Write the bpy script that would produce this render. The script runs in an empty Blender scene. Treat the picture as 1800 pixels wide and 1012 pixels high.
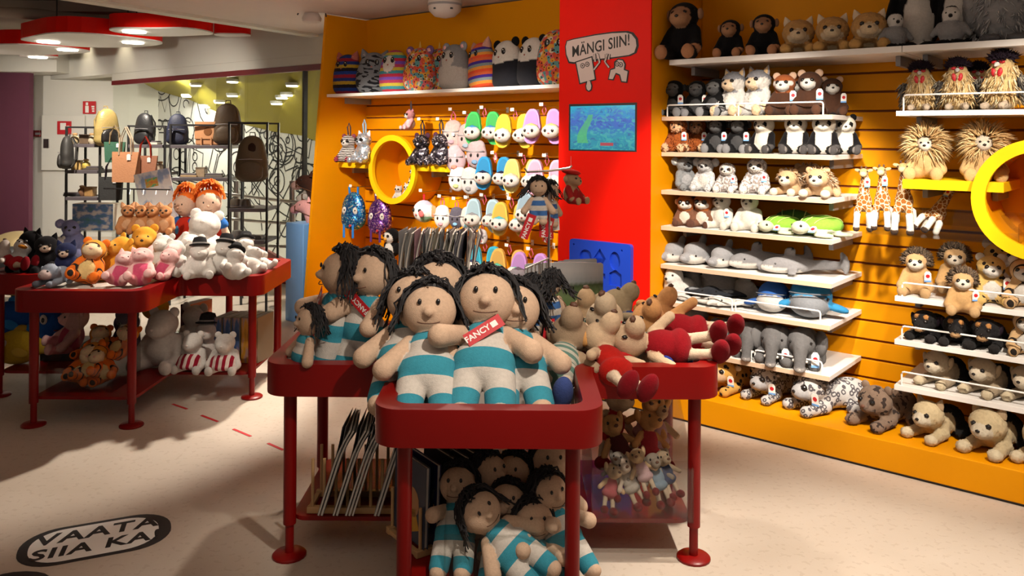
import bpy, bmesh, math, random
import numpy as np
from mathutils import Matrix, Vector, Euler
random.seed(7); rng = np.random.default_rng(7)
scene = bpy.context.scene
col = scene.collection

# ------------------------------------------------------------------ camera, light, exposure
F, CX, CY, H, ROLL = 1435.0, 900.0, 240.0, 1.55, 0.007
cam = bpy.data.cameras.new('camera'); cam.sensor_width = 36.0; cam.lens = F / 1800 * 36
cam.shift_y = -(506 - CY) / 1800; cam.clip_start = 0.05
camo = bpy.data.objects.new('camera', cam); col.objects.link(camo)
camo.matrix_world = Matrix(((1, -ROLL, 0, 0), (0, 0, -1, 0), (ROLL, 1, 0, H), (0, 0, 0, 1)))
scene.camera = camo
vs = scene.view_settings
vs.view_transform = 'Standard'; vs.look = 'None'; vs.gamma = 1.0; vs.use_curve_mapping = False
vs.exposure = 0.0
w = bpy.data.worlds.new('world'); scene.world = w; w.use_nodes = True
w.node_tree.nodes['Background'].inputs[0].default_value = (1.0, 0.86, 0.74, 1)
w.node_tree.nodes['Background'].inputs[1].default_value = 0.17

ND = (0.637, 0.771)      # into the wall
TD = (0.771, -0.637)     # along the wall, towards the right
WC = 4.037               # plan distance of the plinth front
def W(t, s, z=0.0):      # wall coordinates: t along, s depth behind the plinth front
    c = WC + s
    return Vector((t * TD[0] + c * ND[0], t * TD[1] + c * ND[1], z))
WYAW = math.atan2(TD[1], TD[0])     # local +x = along wall, local -y = out of the wall

WARM = (1.0, 0.86, 0.70); WARM2 = (1.0, 0.89, 0.75)
def spot(name, loc, tgt, power, ang, blend=0.4, colr=WARM2, size=0.05):
    l = bpy.data.lights.new(name, 'SPOT'); l.energy = power; l.spot_size = math.radians(ang); l.spot_blend = blend
    l.color = colr; l.shadow_soft_size = size
    o = bpy.data.objects.new(name, l); col.objects.link(o); o.location = loc
    o.rotation_euler = (Vector(tgt) - Vector(loc)).to_track_quat('-Z', 'Y').to_euler(); return o
def area(name, loc, sx, sy, power, colr=WARM, tgt=None):
    l = bpy.data.lights.new(name, 'AREA'); l.shape = 'RECTANGLE'; l.size = sx; l.size_y = sy; l.energy = power; l.color = colr
    o = bpy.data.objects.new(name, l); col.objects.link(o); o.location = loc
    if tgt: o.rotation_euler = (Vector(tgt) - Vector(loc)).to_track_quat('-Z', 'Y').to_euler()
    return o
spot('track_spot', W(-0.95, -1.45, 2.50), W(-1.85, 0.3, 0.98), 440, 44, 0.45)
spot('track_spot', W(-0.35, -1.35, 2.50), W(-1.5, 0.3, 0.75), 190, 40, 0.5)
spot('track_spot', W(0.15, -1.45, 2.50), W(-0.62, 0.3, 1.0), 330, 46, 0.45)
spot('track_spot', W(-3.1, -1.5, 2.5), W(-3.7, 0.35, 1.15), 430, 42, 0.45)
spot('track_spot', W(-4.2, -1.6, 2.5), W(-4.9, 0.4, 1.05), 370, 44, 0.5)
spot('track_spot', (-1.15, 5.9, 2.5), (-1.95, 5.0, 0.75), 520, 52, 0.5)
spot('track_spot', (-2.0, 3.2, 2.5), (-2.2, 5.0, 0.75), 150, 34, 0.6)
spot('track_spot', (-0.2, 4.5, 2.5), (-0.1, 3.1, 0.8), 120, 64, 0.6)
spot('track_spot', (0.5, 1.6, 2.5), (0.05, 2.95, 0.75), 170, 44, 0.7)
spot('track_spot', (1.3, 2.7, 2.5), (1.25, 2.75, 0.0), 380, 58, 0.8)
spot('track_spot', (-0.9, 4.3, 2.5), (-1.0, 4.8, 0.0), 150, 44, 0.8)
spot('track_spot', W(-2.35, -1.7, 2.5), W(-2.72, 0, 1.05), 60, 34, 0.6)  # extra spot added to brighten the red column
spot('track_spot', (-3.6, 6.6, 2.9), (-3.6, 7.6, 1.0), 420, 80, 0.6)
for x_, y_ in ((-4.9, 8.0), (-6.2, 9.0), (-3.4, 7.0)): spot('ceiling_spot', (x_, y_, 2.42), (x_ - .3, y_ + 2.6, 1.5), 150, 70, 0.9)
for t_ in (-12.5, -11.9, -10.8, -8.2): spot('wall_washer', W(t_, .84, 2.97), W(t_, 1.0, 2.3), 12, 80, 0.9, (1, .86, .6))
area('fill_area', (0.0, 0.9, 2.54), 3.6, 2.4, 24)  # added soft fill over the foreground, not a seen fixture
area('fill_area', (-0.9, 3.9, 2.52), 1.4, 1.4, 24, WARM, W(-3.9, .6, 2.1))  # added fill, tilted to brighten the upper centre wall
area('fill_area', (0.9, 2.3, 2.52), 1.2, 1.2, 5, WARM, W(-1.2, .6, 2.2))  # weaker added fill that lifts the upper right wall
area('fill_area', (-3.2, 3.6, 2.95), 2.4, 2.4, 25)  # added fill for the left side, no fixture there
for k in range(3): area('stairwell_fill', W(-7.2 - 1.5 * k, 1.5, 2.3), .5, .3, 170, (1, .95, .86))  # area lights added to brighten the drawn wall behind the glass

# ------------------------------------------------------------------ pixel helpers (frame 1800 x 1012)
def P(px, py, Y):
    u, v = px - CX, CY - py
    return Vector(((u - ROLL * v) / F * Y, Y, H + (v + ROLL * u) / F * Y))
def on_wall(px, s, z):          # point of the wall offset s seen in column px, at height z
    dx = (px - CX) / F; Y = (WC + s) / (ND[0] * dx + ND[1])
    v = (z - H) / Y * F; dx = (px - CX - ROLL * v) / F; Y = (WC + s) / (ND[0] * dx + ND[1])
    return Vector((dx * Y, Y, z))
def on_z(px, py, z):            # point at height z under a pixel
    u, v = px - CX, CY - py
    Y = (z - H) * F / (v + ROLL * u); return Vector(((u - ROLL * v) / F * Y, Y, z))
def t_of(px, s, z=1.55):
    p = on_wall(px, s, z); return p.x * TD[0] + p.y * TD[1]

# ------------------------------------------------------------------ materials
MATS = {}
def nmat(name):
    m = bpy.data.materials.new(name); m.use_nodes = True
    nt = m.node_tree; b = nt.nodes['Principled BSDF']; return m, nt, b
def S(b, **k):
    for a, v in k.items():
        a = a.replace('_', ' ')
        if a in b.inputs: b.inputs[a].default_value = v
def c4(c): return (c[0], c[1], c[2], 1.0)
def srgb(r, g, b):
    f = lambda x: (x / 255 / 12.92) if x <= 10 else ((x / 255 + 0.055) / 1.055) ** 2.4
    return (f(r), f(g), f(b))
def paint(name, c, rough=0.5, metal=0.0, var=0.06, vscale=6.0, bump=0.0, bscale=60.0, spec=0.5):
    if name in MATS: return MATS[name]
    m, nt, b = nmat(name); MATS[name] = m
    S(b, Roughness=rough, Metallic=metal); b.inputs['Specular IOR Level'].default_value = spec
    tc = nt.nodes.new('ShaderNodeTexCoord'); nz = nt.nodes.new('ShaderNodeTexNoise'); nz.inputs['Scale'].default_value = vscale; nz.inputs['Detail'].default_value = 4
    nt.links.new(tc.outputs['Object'], nz.inputs['Vector'])
    mx = nt.nodes.new('ShaderNodeMix'); mx.data_type = 'RGBA'
    mx.inputs[6].default_value = c4([x * (1 - var) for x in c]); mx.inputs[7].default_value = c4([min(1, x * (1 + var)) for x in c])
    nt.links.new(nz.outputs['Fac'], mx.inputs[0]); nt.links.new(mx.outputs[2], b.inputs['Base Color'])
    if bump:
        n2 = nt.nodes.new('ShaderNodeTexNoise'); n2.inputs['Scale'].default_value = bscale; nt.links.new(tc.outputs['Object'], n2.inputs['Vector'])
        bp = nt.nodes.new('ShaderNodeBump'); bp.inputs['Strength'].default_value = bump; bp.inputs['Distance'].default_value = 0.01
        nt.links.new(n2.outputs['Fac'], bp.inputs['Height']); nt.links.new(bp.outputs['Normal'], b.inputs['Normal'])
    return m
def emit(name, c, st):
    if name in MATS: return MATS[name]
    m, nt, b = nmat(name); MATS[name] = m
    S(b, Base_Color=c4(c), Emission_Color=c4(c), Emission_Strength=st); return m
def clear(name, c=(1, 1, 1), rough=0.02, ior=1.2):
    if name in MATS: return MATS[name]
    m = bpy.data.materials.new(name); m.use_nodes = True; MATS[name] = m; nt = m.node_tree
    out = nt.nodes['Material Output']; b = nt.nodes['Principled BSDF']; nt.nodes.remove(b)
    tr = nt.nodes.new('ShaderNodeBsdfTransparent'); tr.inputs[0].default_value = c4(c)
    gl = nt.nodes.new('ShaderNodeBsdfGlossy'); gl.inputs['Roughness'].default_value = rough
    lw = nt.nodes.new('ShaderNodeLayerWeight'); lw.inputs['Blend'].default_value = .5; f0 = ((ior - 1) / (ior + 1)) ** 2
    pw = nt.nodes.new('ShaderNodeMath'); pw.operation = 'POWER'; nt.links.new(lw.outputs['Facing'], pw.inputs[0]); pw.inputs[1].default_value = 5.0
    ma = nt.nodes.new('ShaderNodeMath'); ma.operation = 'MULTIPLY_ADD'; nt.links.new(pw.outputs[0], ma.inputs[0]); ma.inputs[1].default_value = .55; ma.inputs[2].default_value = f0
    mx = nt.nodes.new('ShaderNodeMixShader'); nt.links.new(ma.outputs[0], mx.inputs[0]); nt.links.new(tr.outputs[0], mx.inputs[1]); nt.links.new(gl.outputs[0], mx.inputs[2])
    nt.links.new(mx.outputs[0], out.inputs[0]); return m

class N:                        # tiny node-graph helper
    def __init__(s, nt): s.nt = nt
    def new(s, t, **k):
        n = s.nt.nodes.new('ShaderNode' + t)
        for a, v in k.items(): setattr(n, a, v)
        return n
    def math(s, op, a, b=None, c=None):
        n = s.new('Math', operation=op)
        for i, x in enumerate((a, b, c)):
            if x is None: continue
            if hasattr(x, 'links'): s.nt.links.new(x, n.inputs[i])
            else: n.inputs[i].default_value = x
        return n.outputs[0]
    def mix(s, f, a, b):
        n = s.new('Mix', data_type='RGBA')
        for i, x in ((0, f), (6, a), (7, b)):
            if hasattr(x, 'links'): s.nt.links.new(x, n.inputs[i])
            else: n.inputs[i].default_value = x if i == 0 else (c4(x))
        return n.outputs[2]
    def ramp(s, f, stops, interp='LINEAR'):
        n = s.new('ValToRGB'); cr = n.color_ramp; cr.interpolation = interp
        while len(cr.elements) < len(stops): cr.elements.new(0.5)
        for e, (p, c) in zip(cr.elements, stops): e.position = p; e.color = c4(c)
        s.nt.links.new(f, n.inputs[0]); return n.outputs[0]
    def link(s, a, b): s.nt.links.new(a, b)

def plush(pattern=None):
    """fabric that reads the colour stored on the mesh; alpha says where a printed pattern shows"""
    key = 'plush_' + (pattern or 'plain')
    if key in MATS: return MATS[key]
    m, nt, b = nmat(key); MATS[key] = m; g = N(nt)
    at = g.new('Attribute', attribute_name='Col'); base = at.outputs['Color']; al = at.outputs['Alpha']
    tc = g.new('TexCoord'); ob = tc.outputs['Object']
    sx = g.new('SeparateXYZ'); g.link(ob, sx.inputs[0])
    def noise(sc, det=2.0, vec=ob):
        n = g.new('TexNoise'); n.inputs['Scale'].default_value = sc; n.inputs['Detail'].default_value = det; g.link(vec, n.inputs['Vector']); return n.outputs['Fac']
    def voro(sc, feat='F1', vec=ob):
        n = g.new('TexVoronoi', feature=feat); n.inputs['Scale'].default_value = sc; g.link(vec, n.inputs['Vector']); return n
    c = base
    dark = (0.025, 0.018, 0.015)
    if pattern == 'cheetah':
        d = voro(26).outputs['Distance']; f = g.math('LESS_THAN', d, 0.30); c = g.mix(g.math('MULTIPLY', f, al), base, dark)
    elif pattern == 'snow':
        v = voro(36); d = v.outputs['Distance']; nz = noise(60)
        f = g.math('MULTIPLY', g.math('GREATER_THAN', g.math('ADD', d, g.math('MULTIPLY', nz, .25)), .36), g.math('LESS_THAN', g.math('ADD', d, g.math('MULTIPLY', nz, .25)), .60))
        c = g.mix(g.math('MULTIPLY', f, al), base, (0.10, 0.09, 0.10))
    elif pattern == 'blotch':
        f = g.math('GREATER_THAN', noise(34, 1.0), 0.57); c = g.mix(g.math('MULTIPLY', f, al), base, (0.05, 0.035, 0.03))
    elif pattern == 'tiger':
        wv = g.new('TexWave', wave_type='BANDS', bands_direction='Y'); wv.inputs['Scale'].default_value = 9; wv.inputs['Distortion'].default_value = 4; g.link(ob, wv.inputs['Vector'])
        f = g.math('GREATER_THAN', wv.outputs['Fac'], 0.90); c = g.mix(g.math('MULTIPLY', f, al), base, dark)
    elif pattern == 'tabby':
        mp = g.new('Mapping'); mp.inputs['Scale'].default_value = (14, 14, 42); g.link(ob, mp.inputs['Vector'])
        f = g.math('GREATER_THAN', noise(1.0, 1.0, mp.outputs[0]), 0.55); c = g.mix(g.math('MULTIPLY', f, al), base, (0.02, 0.02, 0.025))
    elif pattern == 'zebra':
        wv = g.new('TexWave', wave_type='BANDS', bands_direction='Z'); wv.inputs['Scale'].default_value = 22; wv.inputs['Distortion'].default_value = 3; g.link(ob, wv.inputs['Vector'])
        f = g.math('GREATER_THAN', wv.outputs['Fac'], 0.5); c = g.mix(g.math('MULTIPLY', f, al), base, dark)
    elif pattern == 'giraffe':
        d = voro(30, 'DISTANCE_TO_EDGE').outputs['Distance']; f = g.math('GREATER_THAN', d, 0.07); c = g.mix(g.math('MULTIPLY', f, al), base, (0.30, 0.105, 0.022))
    elif pattern in ('rainbow', 'rainbow_dark', 'stripes_bright'):
        n_b = {'rainbow': 17, 'rainbow_dark': 15, 'stripes_bright': 20}[pattern]
        z = g.math('FRACT', g.math('ADD', g.math('MULTIPLY', sx.outputs['Z'], n_b * 0.5), g.math('MULTIPLY', noise(70), 0.06 if pattern != 'stripes_bright' else 0.0)))
        pal = {'rainbow': [(.45, .03, .06), (.05, .25, .30), (.55, .45, .05), (.45, .05, .12), (.2, .08, .45)],
               'rainbow_dark': [(.30, .02, .04), (.02, .05, .25), (.02, .015, .02), (.45, .3, .03), (.02, .04, .2)],
               'stripes_bright': [(.75, .09, .03), (.75, .30, .05), (.22, .28, .30), (.06, .03, .28), (.7, .14, .05)]}[pattern]
        c = g.mix(al, base, g.ramp(z, [(i / 5, q) for i, q in enumerate(pal)], 'CONSTANT'))
    elif pattern == 'multidot':
        v = voro(44); hs = g.new('HueSaturation'); hs.inputs['Saturation'].default_value = 1.4
        cc = g.ramp(g.math('FRACT', g.math('MULTIPLY', v.outputs['Color'], 3.7)), [(0, (.6, .09, .04)), (.3, (.65, .32, .05)), (.5, (.12, .3, .32)), (.7, (.6, .12, .14)), (.85, (.65, .55, .4))], 'CONSTANT')
        f = g.math('LESS_THAN', v.outputs['Distance'], .25); c = g.mix(al, base, g.mix(f, cc, dark))
    elif pattern and pattern.startswith('suit'):
        pal = {'suit_blue': ((0.05, 0.30, 0.40), (0.66, 0.60, 0.54)), 'suit_small': ((0.06, 0.16, 0.42), (0.66, 0.60, 0.54)), 'suit_green': ((0.13, 0.24, 0.20), (0.55, 0.52, 0.44)), 'suit_apron': ((0.30, 0.012, 0.03), (0.72, 0.60, 0.55))}[pattern]
        per, ax = {'suit_blue': (0.15, 'Z'), 'suit_small': (0.055, 'Z'), 'suit_green': (0.032, 'Z'), 'suit_apron': (0.038, 'X')}[pattern]
        z = g.math('FRACT', g.math('ADD', g.math('DIVIDE', sx.outputs[ax], per), {'suit_blue': .2}.get(pattern, .55) if ax == 'Z' else 0.25)); f = g.math('GREATER_THAN', z, 0.5)
        c = g.mix(al, base, g.mix(f, pal[1], pal[0]))
    elif pattern == 'speckle':
        f = g.math('GREATER_THAN', noise(60, 3), 0.52); c = g.mix(g.math('MULTIPLY', g.math('MULTIPLY', f, al), .8), base, (0.75, 0.73, 0.72))
    sh = noise(90, 3.0)
    c2 = g.mix(g.math('MULTIPLY', sh, 0.30), c, (0.0, 0.0, 0.0))
    g.link(c2, b.inputs['Base Color'])
    S(b, Roughness=0.95); b.inputs['Specular IOR Level'].default_value = 0.05
    if 'Sheen Weight' in b.inputs: b.inputs['Sheen Weight'].default_value = 0.04; b.inputs['Sheen Roughness'].default_value = 0.6
    bp = g.new('Bump'); bp.inputs['Strength'].default_value = 0.35; bp.inputs['Distance'].default_value = 0.006
    g.link(noise(260 if pattern != 'speckle' else 120, 3.0), bp.inputs['Height']); g.link(bp.outputs[0], b.inputs['Normal'])
    if pattern == 'speckle': bp.inputs['Strength'].default_value = .9
    return m
def sequin(name, c1, c2, c3):
    if name in MATS: return MATS[name]
    m, nt, b = nmat(name); MATS[name] = m; g = N(nt)
    tc = g.new('TexCoord'); v = g.new('TexVoronoi'); v.inputs['Scale'].default_value = 95; g.link(tc.outputs['Object'], v.inputs['Vector'])
    sp = g.new('SeparateColor'); g.link(v.outputs['Color'], sp.inputs[0])
    g.link(g.ramp(sp.outputs[0], [(0, c1), (.45, c2), (.75, c1), (.88, c3)], 'CONSTANT'), b.inputs['Base Color'])
    g.link(g.math('ADD', .15, g.math('MULTIPLY', sp.outputs[1], .3)), b.inputs['Roughness']); S(b, Metallic=0.75)
    nm = g.new('Bump'); nm.inputs['Strength'].default_value = .8; nm.inputs['Distance'].default_value = .01; g.link(sp.outputs[2], nm.inputs['Height']); g.link(nm.outputs[0], b.inputs['Normal'])
    return m

M = dict(
    orange=paint('orange_laminate', (0.70, 0.27, 0.001), 0.5, var=.03, spec=.12), orange_dark=paint('orange_groove', (0.22, 0.05, 0.004), 0.7),
    red=paint('red_laminate', (0.80, 0.008, 0.002), 0.5, var=.03, spec=.12), table_red=paint('red_lacquer', (0.19, 0.002, 0.0015), 0.35, var=.05, spec=.3),
    yellow=paint('yellow_laminate', (0.86, 0.52, 0.006), 0.4, var=.02, spec=.2), white=paint('white_laminate', (0.78, 0.75, 0.72), 0.4, var=.02),
    wire=paint('white_wire', (0.82, 0.80, 0.78), 0.35), edge=paint('beech_edge', (0.60, 0.43, 0.30), 0.5, var=.1),
    wood=paint('beech_wood', (0.46, 0.27, 0.12), 0.55, var=.2, vscale=20), black=paint('black_metal', (0.018, 0.017, 0.018), 0.45),
    chrome=paint('brushed_steel', (0.45, 0.43, 0.41), 0.3, 1.0), wall=paint('white_wall_paint', (0.66, 0.65, 0.60), 0.8, var=.02),
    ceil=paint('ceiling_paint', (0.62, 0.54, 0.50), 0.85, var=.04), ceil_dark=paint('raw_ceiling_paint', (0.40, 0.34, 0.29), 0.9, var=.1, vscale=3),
    purple=paint('purple_wall_paint', (0.115, 0.026, 0.055), 0.7, var=.08), lime=paint('lime_paint', (0.40, 0.34, 0.03), 0.6, var=.05),
    ink=paint('black_ink', (0.012, 0.011, 0.012), 0.6), paper=paint('white_paper', (0.80, 0.78, 0.75), 0.6, var=.02), pages=paint('paper_pages', (0.62, 0.58, 0.52), 0.8, var=.1, vscale=40),
    blue=paint('blue_plastic', (0.012, 0.06, 0.55), 0.35), sky=paint('light_blue_laminate', (0.16, 0.36, 0.72), 0.4), bead=paint('black_bead', (0.012, 0.01, 0.01), 0.18, var=0),
    brown=paint('brown_stitch', (0.10, 0.04, 0.02), 0.6), yarn=paint('black_yarn', (0.012, 0.010, 0.012), 0.75), red_yarn=paint('orange_yarn', (0.80, 0.17, 0.012), 0.8),
    tagred=paint('red_card', (0.50, 0.012, 0.02), 0.5), cord=paint('white_cord', (0.7, 0.68, 0.65), 0.7), glass=clear('clear_glass', (0.96, 0.98, 0.95), 0.03, 1.35), acrylic=clear('clear_acrylic', (0.93, 0.93, 0.92), 0.03, 1.4),
    grey=paint('grey_plastic', (0.25, 0.24, 0.25), 0.5), wellfloor=paint('tray_liner', (0.45, 0.41, 0.36), 0.7), smoke=paint('dark_grey_shelf', (0.10, 0.085, 0.095), 0.45),
)

# ------------------------------------------------------------------ mesh helpers
def tag(o, label=None, cat=None, group=None, kind=None):
    if label: o['label'] = label
    if cat: o['category'] = cat
    if group: o['group'] = group
    if kind: o['kind'] = kind
    return o
def obj(name, me, mat=None, parent=None, loc=None, rot=None, scale=None):
    o = bpy.data.objects.new(name, me); col.objects.link(o)
    if mat is not None and len(me.materials) == 0: me.materials.append(mat)
    if parent is not None: o.parent = parent
    if loc is not None: o.location = loc
    if rot is not None: o.rotation_euler = rot
    if scale is not None: o.scale = scale if hasattr(scale, '__len__') else (scale,) * 3
    return o
def empty(name, loc=(0, 0, 0), rz=0.0, scale=1.0):
    o = bpy.data.objects.new(name, None); col.objects.link(o); o.empty_display_size = 0.05
    o.location = loc; o.rotation_euler = (0, 0, rz); o.scale = (scale,) * 3; return o
def copy_tree(o, parent=None):
    c = o.copy(); col.objects.link(c)
    if parent is not None: c.parent = parent
    for ch in o.children: copy_tree(ch, c)
    return c
class MB:
    """collects boxes, tubes and plates; build() links them as one mesh"""
    def __init__(s): s.v, s.f = [], []
    def add(s, vs, fs):
        n = len(s.v); s.v += [tuple(q) for q in vs]; s.f += [tuple(i + n for i in f) for f in fs]; return s
    def box(s, x0, x1, y0, y1, z0, z1, b=0.0, mtx=None):
        b = min(b, (x1 - x0) / 2.01, (y1 - y0) / 2.01, (z1 - z0) / 2.01)
        if b <= 0:
            vs = [(x, y, z) for x in (x0, x1) for y in (y0, y1) for z in (z0, z1)]
            fs = [(0, 1, 3, 2), (4, 6, 7, 5), (0, 4, 5, 1), (2, 3, 7, 6), (0, 2, 6, 4), (1, 5, 7, 3)]
        else:
            bm = bmesh.new(); bmesh.ops.create_cube(bm, size=1.0)
            for q in bm.verts: q.co = Vector(((x0 + x1) / 2 + q.co.x * (x1 - x0), (y0 + y1) / 2 + q.co.y * (y1 - y0), (z0 + z1) / 2 + q.co.z * (z1 - z0)))
            bmesh.ops.bevel(bm, geom=list(bm.edges), offset=b, segments=2, affect='EDGES', profile=.5)
            bm.verts.index_update(); vs = [q.co.copy() for q in bm.verts]; fs = [[q.index for q in f.verts] for f in bm.faces]; bm.free()
        if mtx is not None: vs = [mtx @ Vector(q) for q in vs]
        return s.add(vs, fs)
    def tube(s, pts, r, n=8, cap=True, r2=None):
        pts = [Vector(p) for p in pts]; m = len(pts); rings = []
        up = Vector((0, 0, 1))
        for i, p in enumerate(pts):
            d = (pts[min(i + 1, m - 1)] - pts[max(i - 1, 0)]);
            d = d.normalized() if d.length > 1e-9 else Vector((0, 0, 1))
            a = d.cross(up) if abs(d.dot(up)) < .95 else d.cross(Vector((1, 0, 0))); a.normalize(); bb = d.cross(a)
            rr = r if r2 is None else r + (r2 - r) * i / (m - 1)
            rings.append([p + (a * math.cos(2 * math.pi * k / n) + bb * math.sin(2 * math.pi * k / n)) * rr for k in range(n)])
        vs = [q for rg in rings for q in rg]; fs = []
        for i in range(m - 1):
            for k in range(n): k2 = (k + 1) % n; fs.append((i * n + k, (i + 1) * n + k, (i + 1) * n + k2, i * n + k2))
        if cap: fs.append(tuple(range(n))); fs.append(tuple(reversed(range((m - 1) * n, m * n))))
        return s.add(vs, fs)
    def prism(s, poly, z0, z1, mtx=None):
        """outline in xy extruded in z"""
        n = len(poly); vs = [(x, y, z0) for x, y in poly] + [(x, y, z1) for x, y in poly]
        fs = [tuple(reversed(range(n))), tuple(range(n, 2 * n))] + [(i, (i + 1) % n, n + (i + 1) % n, n + i) for i in range(n)]
        if mtx is not None: vs = [mtx @ Vector(q) for q in vs]
        return s.add(vs, fs)
    def lathe(s, prof, n=20, mtx=None):
        """(r, z) profile turned about z"""
        m = len(prof); vs = [(r * math.cos(2 * math.pi * k / n), r * math.sin(2 * math.pi * k / n), z) for r, z in prof for k in range(n)]
        fs = [(i * n + k, i * n + (k + 1) % n, (i + 1) * n + (k + 1) % n, (i + 1) * n + k) for i in range(m - 1) for k in range(n)]
        fs += [tuple(reversed(range(n))), tuple(range((m - 1) * n, m * n))]
        if mtx is not None: vs = [mtx @ Vector(q) for q in vs]
        return s.add(vs, fs)
    def mesh(s, name, mat=None, smooth=False):
        me = bpy.data.meshes.new(name); me.from_pydata(s.v, [], s.f)
        if mat is not None: me.materials.append(mat)
        bm = bmesh.new(); bm.from_mesh(me); bmesh.ops.recalc_face_normals(bm, faces=bm.faces); bm.to_mesh(me); bm.free()
        if smooth:
            me.shade_smooth()
            try: me.set_sharp_from_angle(angle=math.radians(40))
            except Exception: pass
        return me
    def build(s, name, mat, parent=None, smooth=False, **k): return obj(name, s.mesh(name, mat, smooth), None, parent, **k)
def rrect(x0, x1, y0, y1, r, n=5):
    out = []
    for cx, cy, a0 in ((x1 - r, y1 - r, 0), (x0 + r, y1 - r, 90), (x0 + r, y0 + r, 180), (x1 - r, y0 + r, 270)):
        for i in range(n + 1): a = math.radians(a0 + 90 * i / n); out.append((cx + r * math.cos(a), cy + r * math.sin(a)))
    return out
def WM(t, s, z): return Matrix.Translation(W(t, s, z)) @ Matrix.Rotation(WYAW, 4, 'Z')
def text_mesh(name, body, size, mat, depth=0.0006, shear=0.0, bold=0.0, space=1.0):
    cu = bpy.data.curves.new(name + '_text', 'FONT'); cu.body = body; cu.size = size; cu.align_x = 'CENTER'; cu.align_y = 'CENTER'; cu.extrude = depth; cu.offset = bold; cu.shear = shear; cu.resolution_u = 3; cu.space_character = space
    to = bpy.data.objects.new('tmp_text', cu); col.objects.link(to)
    dg = bpy.context.evaluated_depsgraph_get(); me = bpy.data.meshes.new_from_object(to.evaluated_get(dg)); me.name = name
    bpy.data.objects.remove(to); bpy.data.curves.remove(cu); me.materials.clear(); me.materials.append(mat); return me
def stroke(mb, pts, wd, th=0.002, closed=False):
    """flat inked line in the local xz plane, facing -y"""
    pts = [Vector((p[0], p[1])) for p in pts]; n = len(pts); L, R = [], []
    for i, p in enumerate(pts):
        a = pts[(i - 1) % n] if (closed or i > 0) else p; b = pts[(i + 1) % n] if (closed or i < n - 1) else p
        d = (b - a); d = d.normalized() if d.length > 1e-9 else Vector((1, 0)); q = Vector((-d.y, d.x)) * wd / 2
        L.append(p + q); R.append(p - q)
    vs = [(q.x, 0, q.y) for q in L] + [(q.x, 0, q.y) for q in R]; fs = []
    for i in range(n if closed else n - 1): j = (i + 1) % n; fs.append((i, j, n + j, n + i))
    mb.add(vs, fs)
def arc(cx, cz, rx, rz, a0=0, a1=360, n=20):
    return [(cx + rx * math.cos(math.radians(a0 + (a1 - a0) * i / n)), cz + rz * math.sin(math.radians(a0 + (a1 - a0) * i / n))) for i in range(n + 1)]

# ------------------------------------------------------------------ the setting
def floor_mat():
    m, nt, b = nmat('floor_linoleum'); g = N(nt); tc = g.new('TexCoord')
    n1 = g.new('TexNoise'); n1.inputs['Scale'].default_value = 1.6; n1.inputs['Detail'].default_value = 5; g.link(tc.outputs['Object'], n1.inputs['Vector'])
    n2 = g.new('TexNoise'); n2.inputs['Scale'].default_value = 38; n2.inputs['Detail'].default_value = 6; g.link(tc.outputs['Object'], n2.inputs['Vector'])
    a = g.ramp(n1.outputs['Fac'], [(.3, (.45, .375, .305)), (.7, (.54, .465, .395))])
    c = g.mix(g.math('MULTIPLY', g.math('GREATER_THAN', n2.outputs['Fac'], .60), .22), a, (.28, .20, .14))
    g.link(c, b.inputs['Base Color']); S(b, Roughness=.5); b.inputs['Specular IOR Level'].default_value = .35
    return m
def structure(o): o['kind'] = 'structure'; return o
structure(MB().box(-9, 4.5, -2.5, 14, -.1, 0).build('floor', floor_mat()))
# slatted back wall in two stretches with the red column between them
T_COL0, T_COL1, T_L, T_R, SW = -2.965, -2.326, -5.50, 0.6, 0.62
def slat_wall(name, t0, t1, z1):
    wl = MB().box(t0, t1, SW + .015 + WC, SW + .12 + WC, 0, z1).build(name, M['orange_dark'])
    wl.rotation_euler = (0, 0, WYAW); structure(wl)
    pitch = .1035; k = 0; z = .15
    while z < 1.92:
        sl = MB().box(t0 + .002, t1 - .002, SW + WC, SW + WC + .014, z + .006, z + pitch - .006, .003).build('slat', M['orange'], wl); z += pitch
    MB().box(t0 + .002, t1 - .002, SW + WC, SW + WC + .014, z + .004, z1, .002).build('upper_panel', M['orange'], wl)
    return wl
slat_wall('wall_right', T_COL1 + .001, T_R, 2.55)
slat_wall('wall_center', T_L, T_COL0 - .001, 2.55)
colm = MB().box(T_COL0, T_COL1, WC + .012, WC + SW + .1, .15, 2.55).build('wall_column', M['orange']); colm.rotation_euler = (0, 0, WYAW); structure(colm)
pl = MB().box(T_L + .02, T_R, WC, WC + SW + .005, .012, .15, .004).build('baseboard_right', M['orange']); pl.rotation_euler = (0, 0, WYAW); structure(pl)
MB().box(T_L + .02, T_R, WC + .012, WC + SW, 0, .0118).build('toe_kick', M['black'], pl)
MB().box(T_COL0, T_COL1, WC + .0005, WC + .0118, .1505, 2.55, .002).build('red_panel', M['red'], colm)
# tapered end panel of the display wall
s0, s1 = .20, .08
poly = [(WC + s0, 2.55), (WC + SW + .12, 2.55), (WC + SW + .12, 0.0), (WC + s1 - .09, 0.0)]
ep = MB(); n = len(poly)
ep.add([(T_L - .03, y, z) for y, z in poly] + [(T_L, y, z) for y, z in poly], [(3, 2, 1, 0), (4, 5, 6, 7)] + [(i, (i + 1) % 4, 4 + (i + 1) % 4, 4 + i) for i in range(4)])
ep = ep.build('wall_end', M['orange']); ep.rotation_euler = (0, 0, WYAW); structure(ep)
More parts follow.
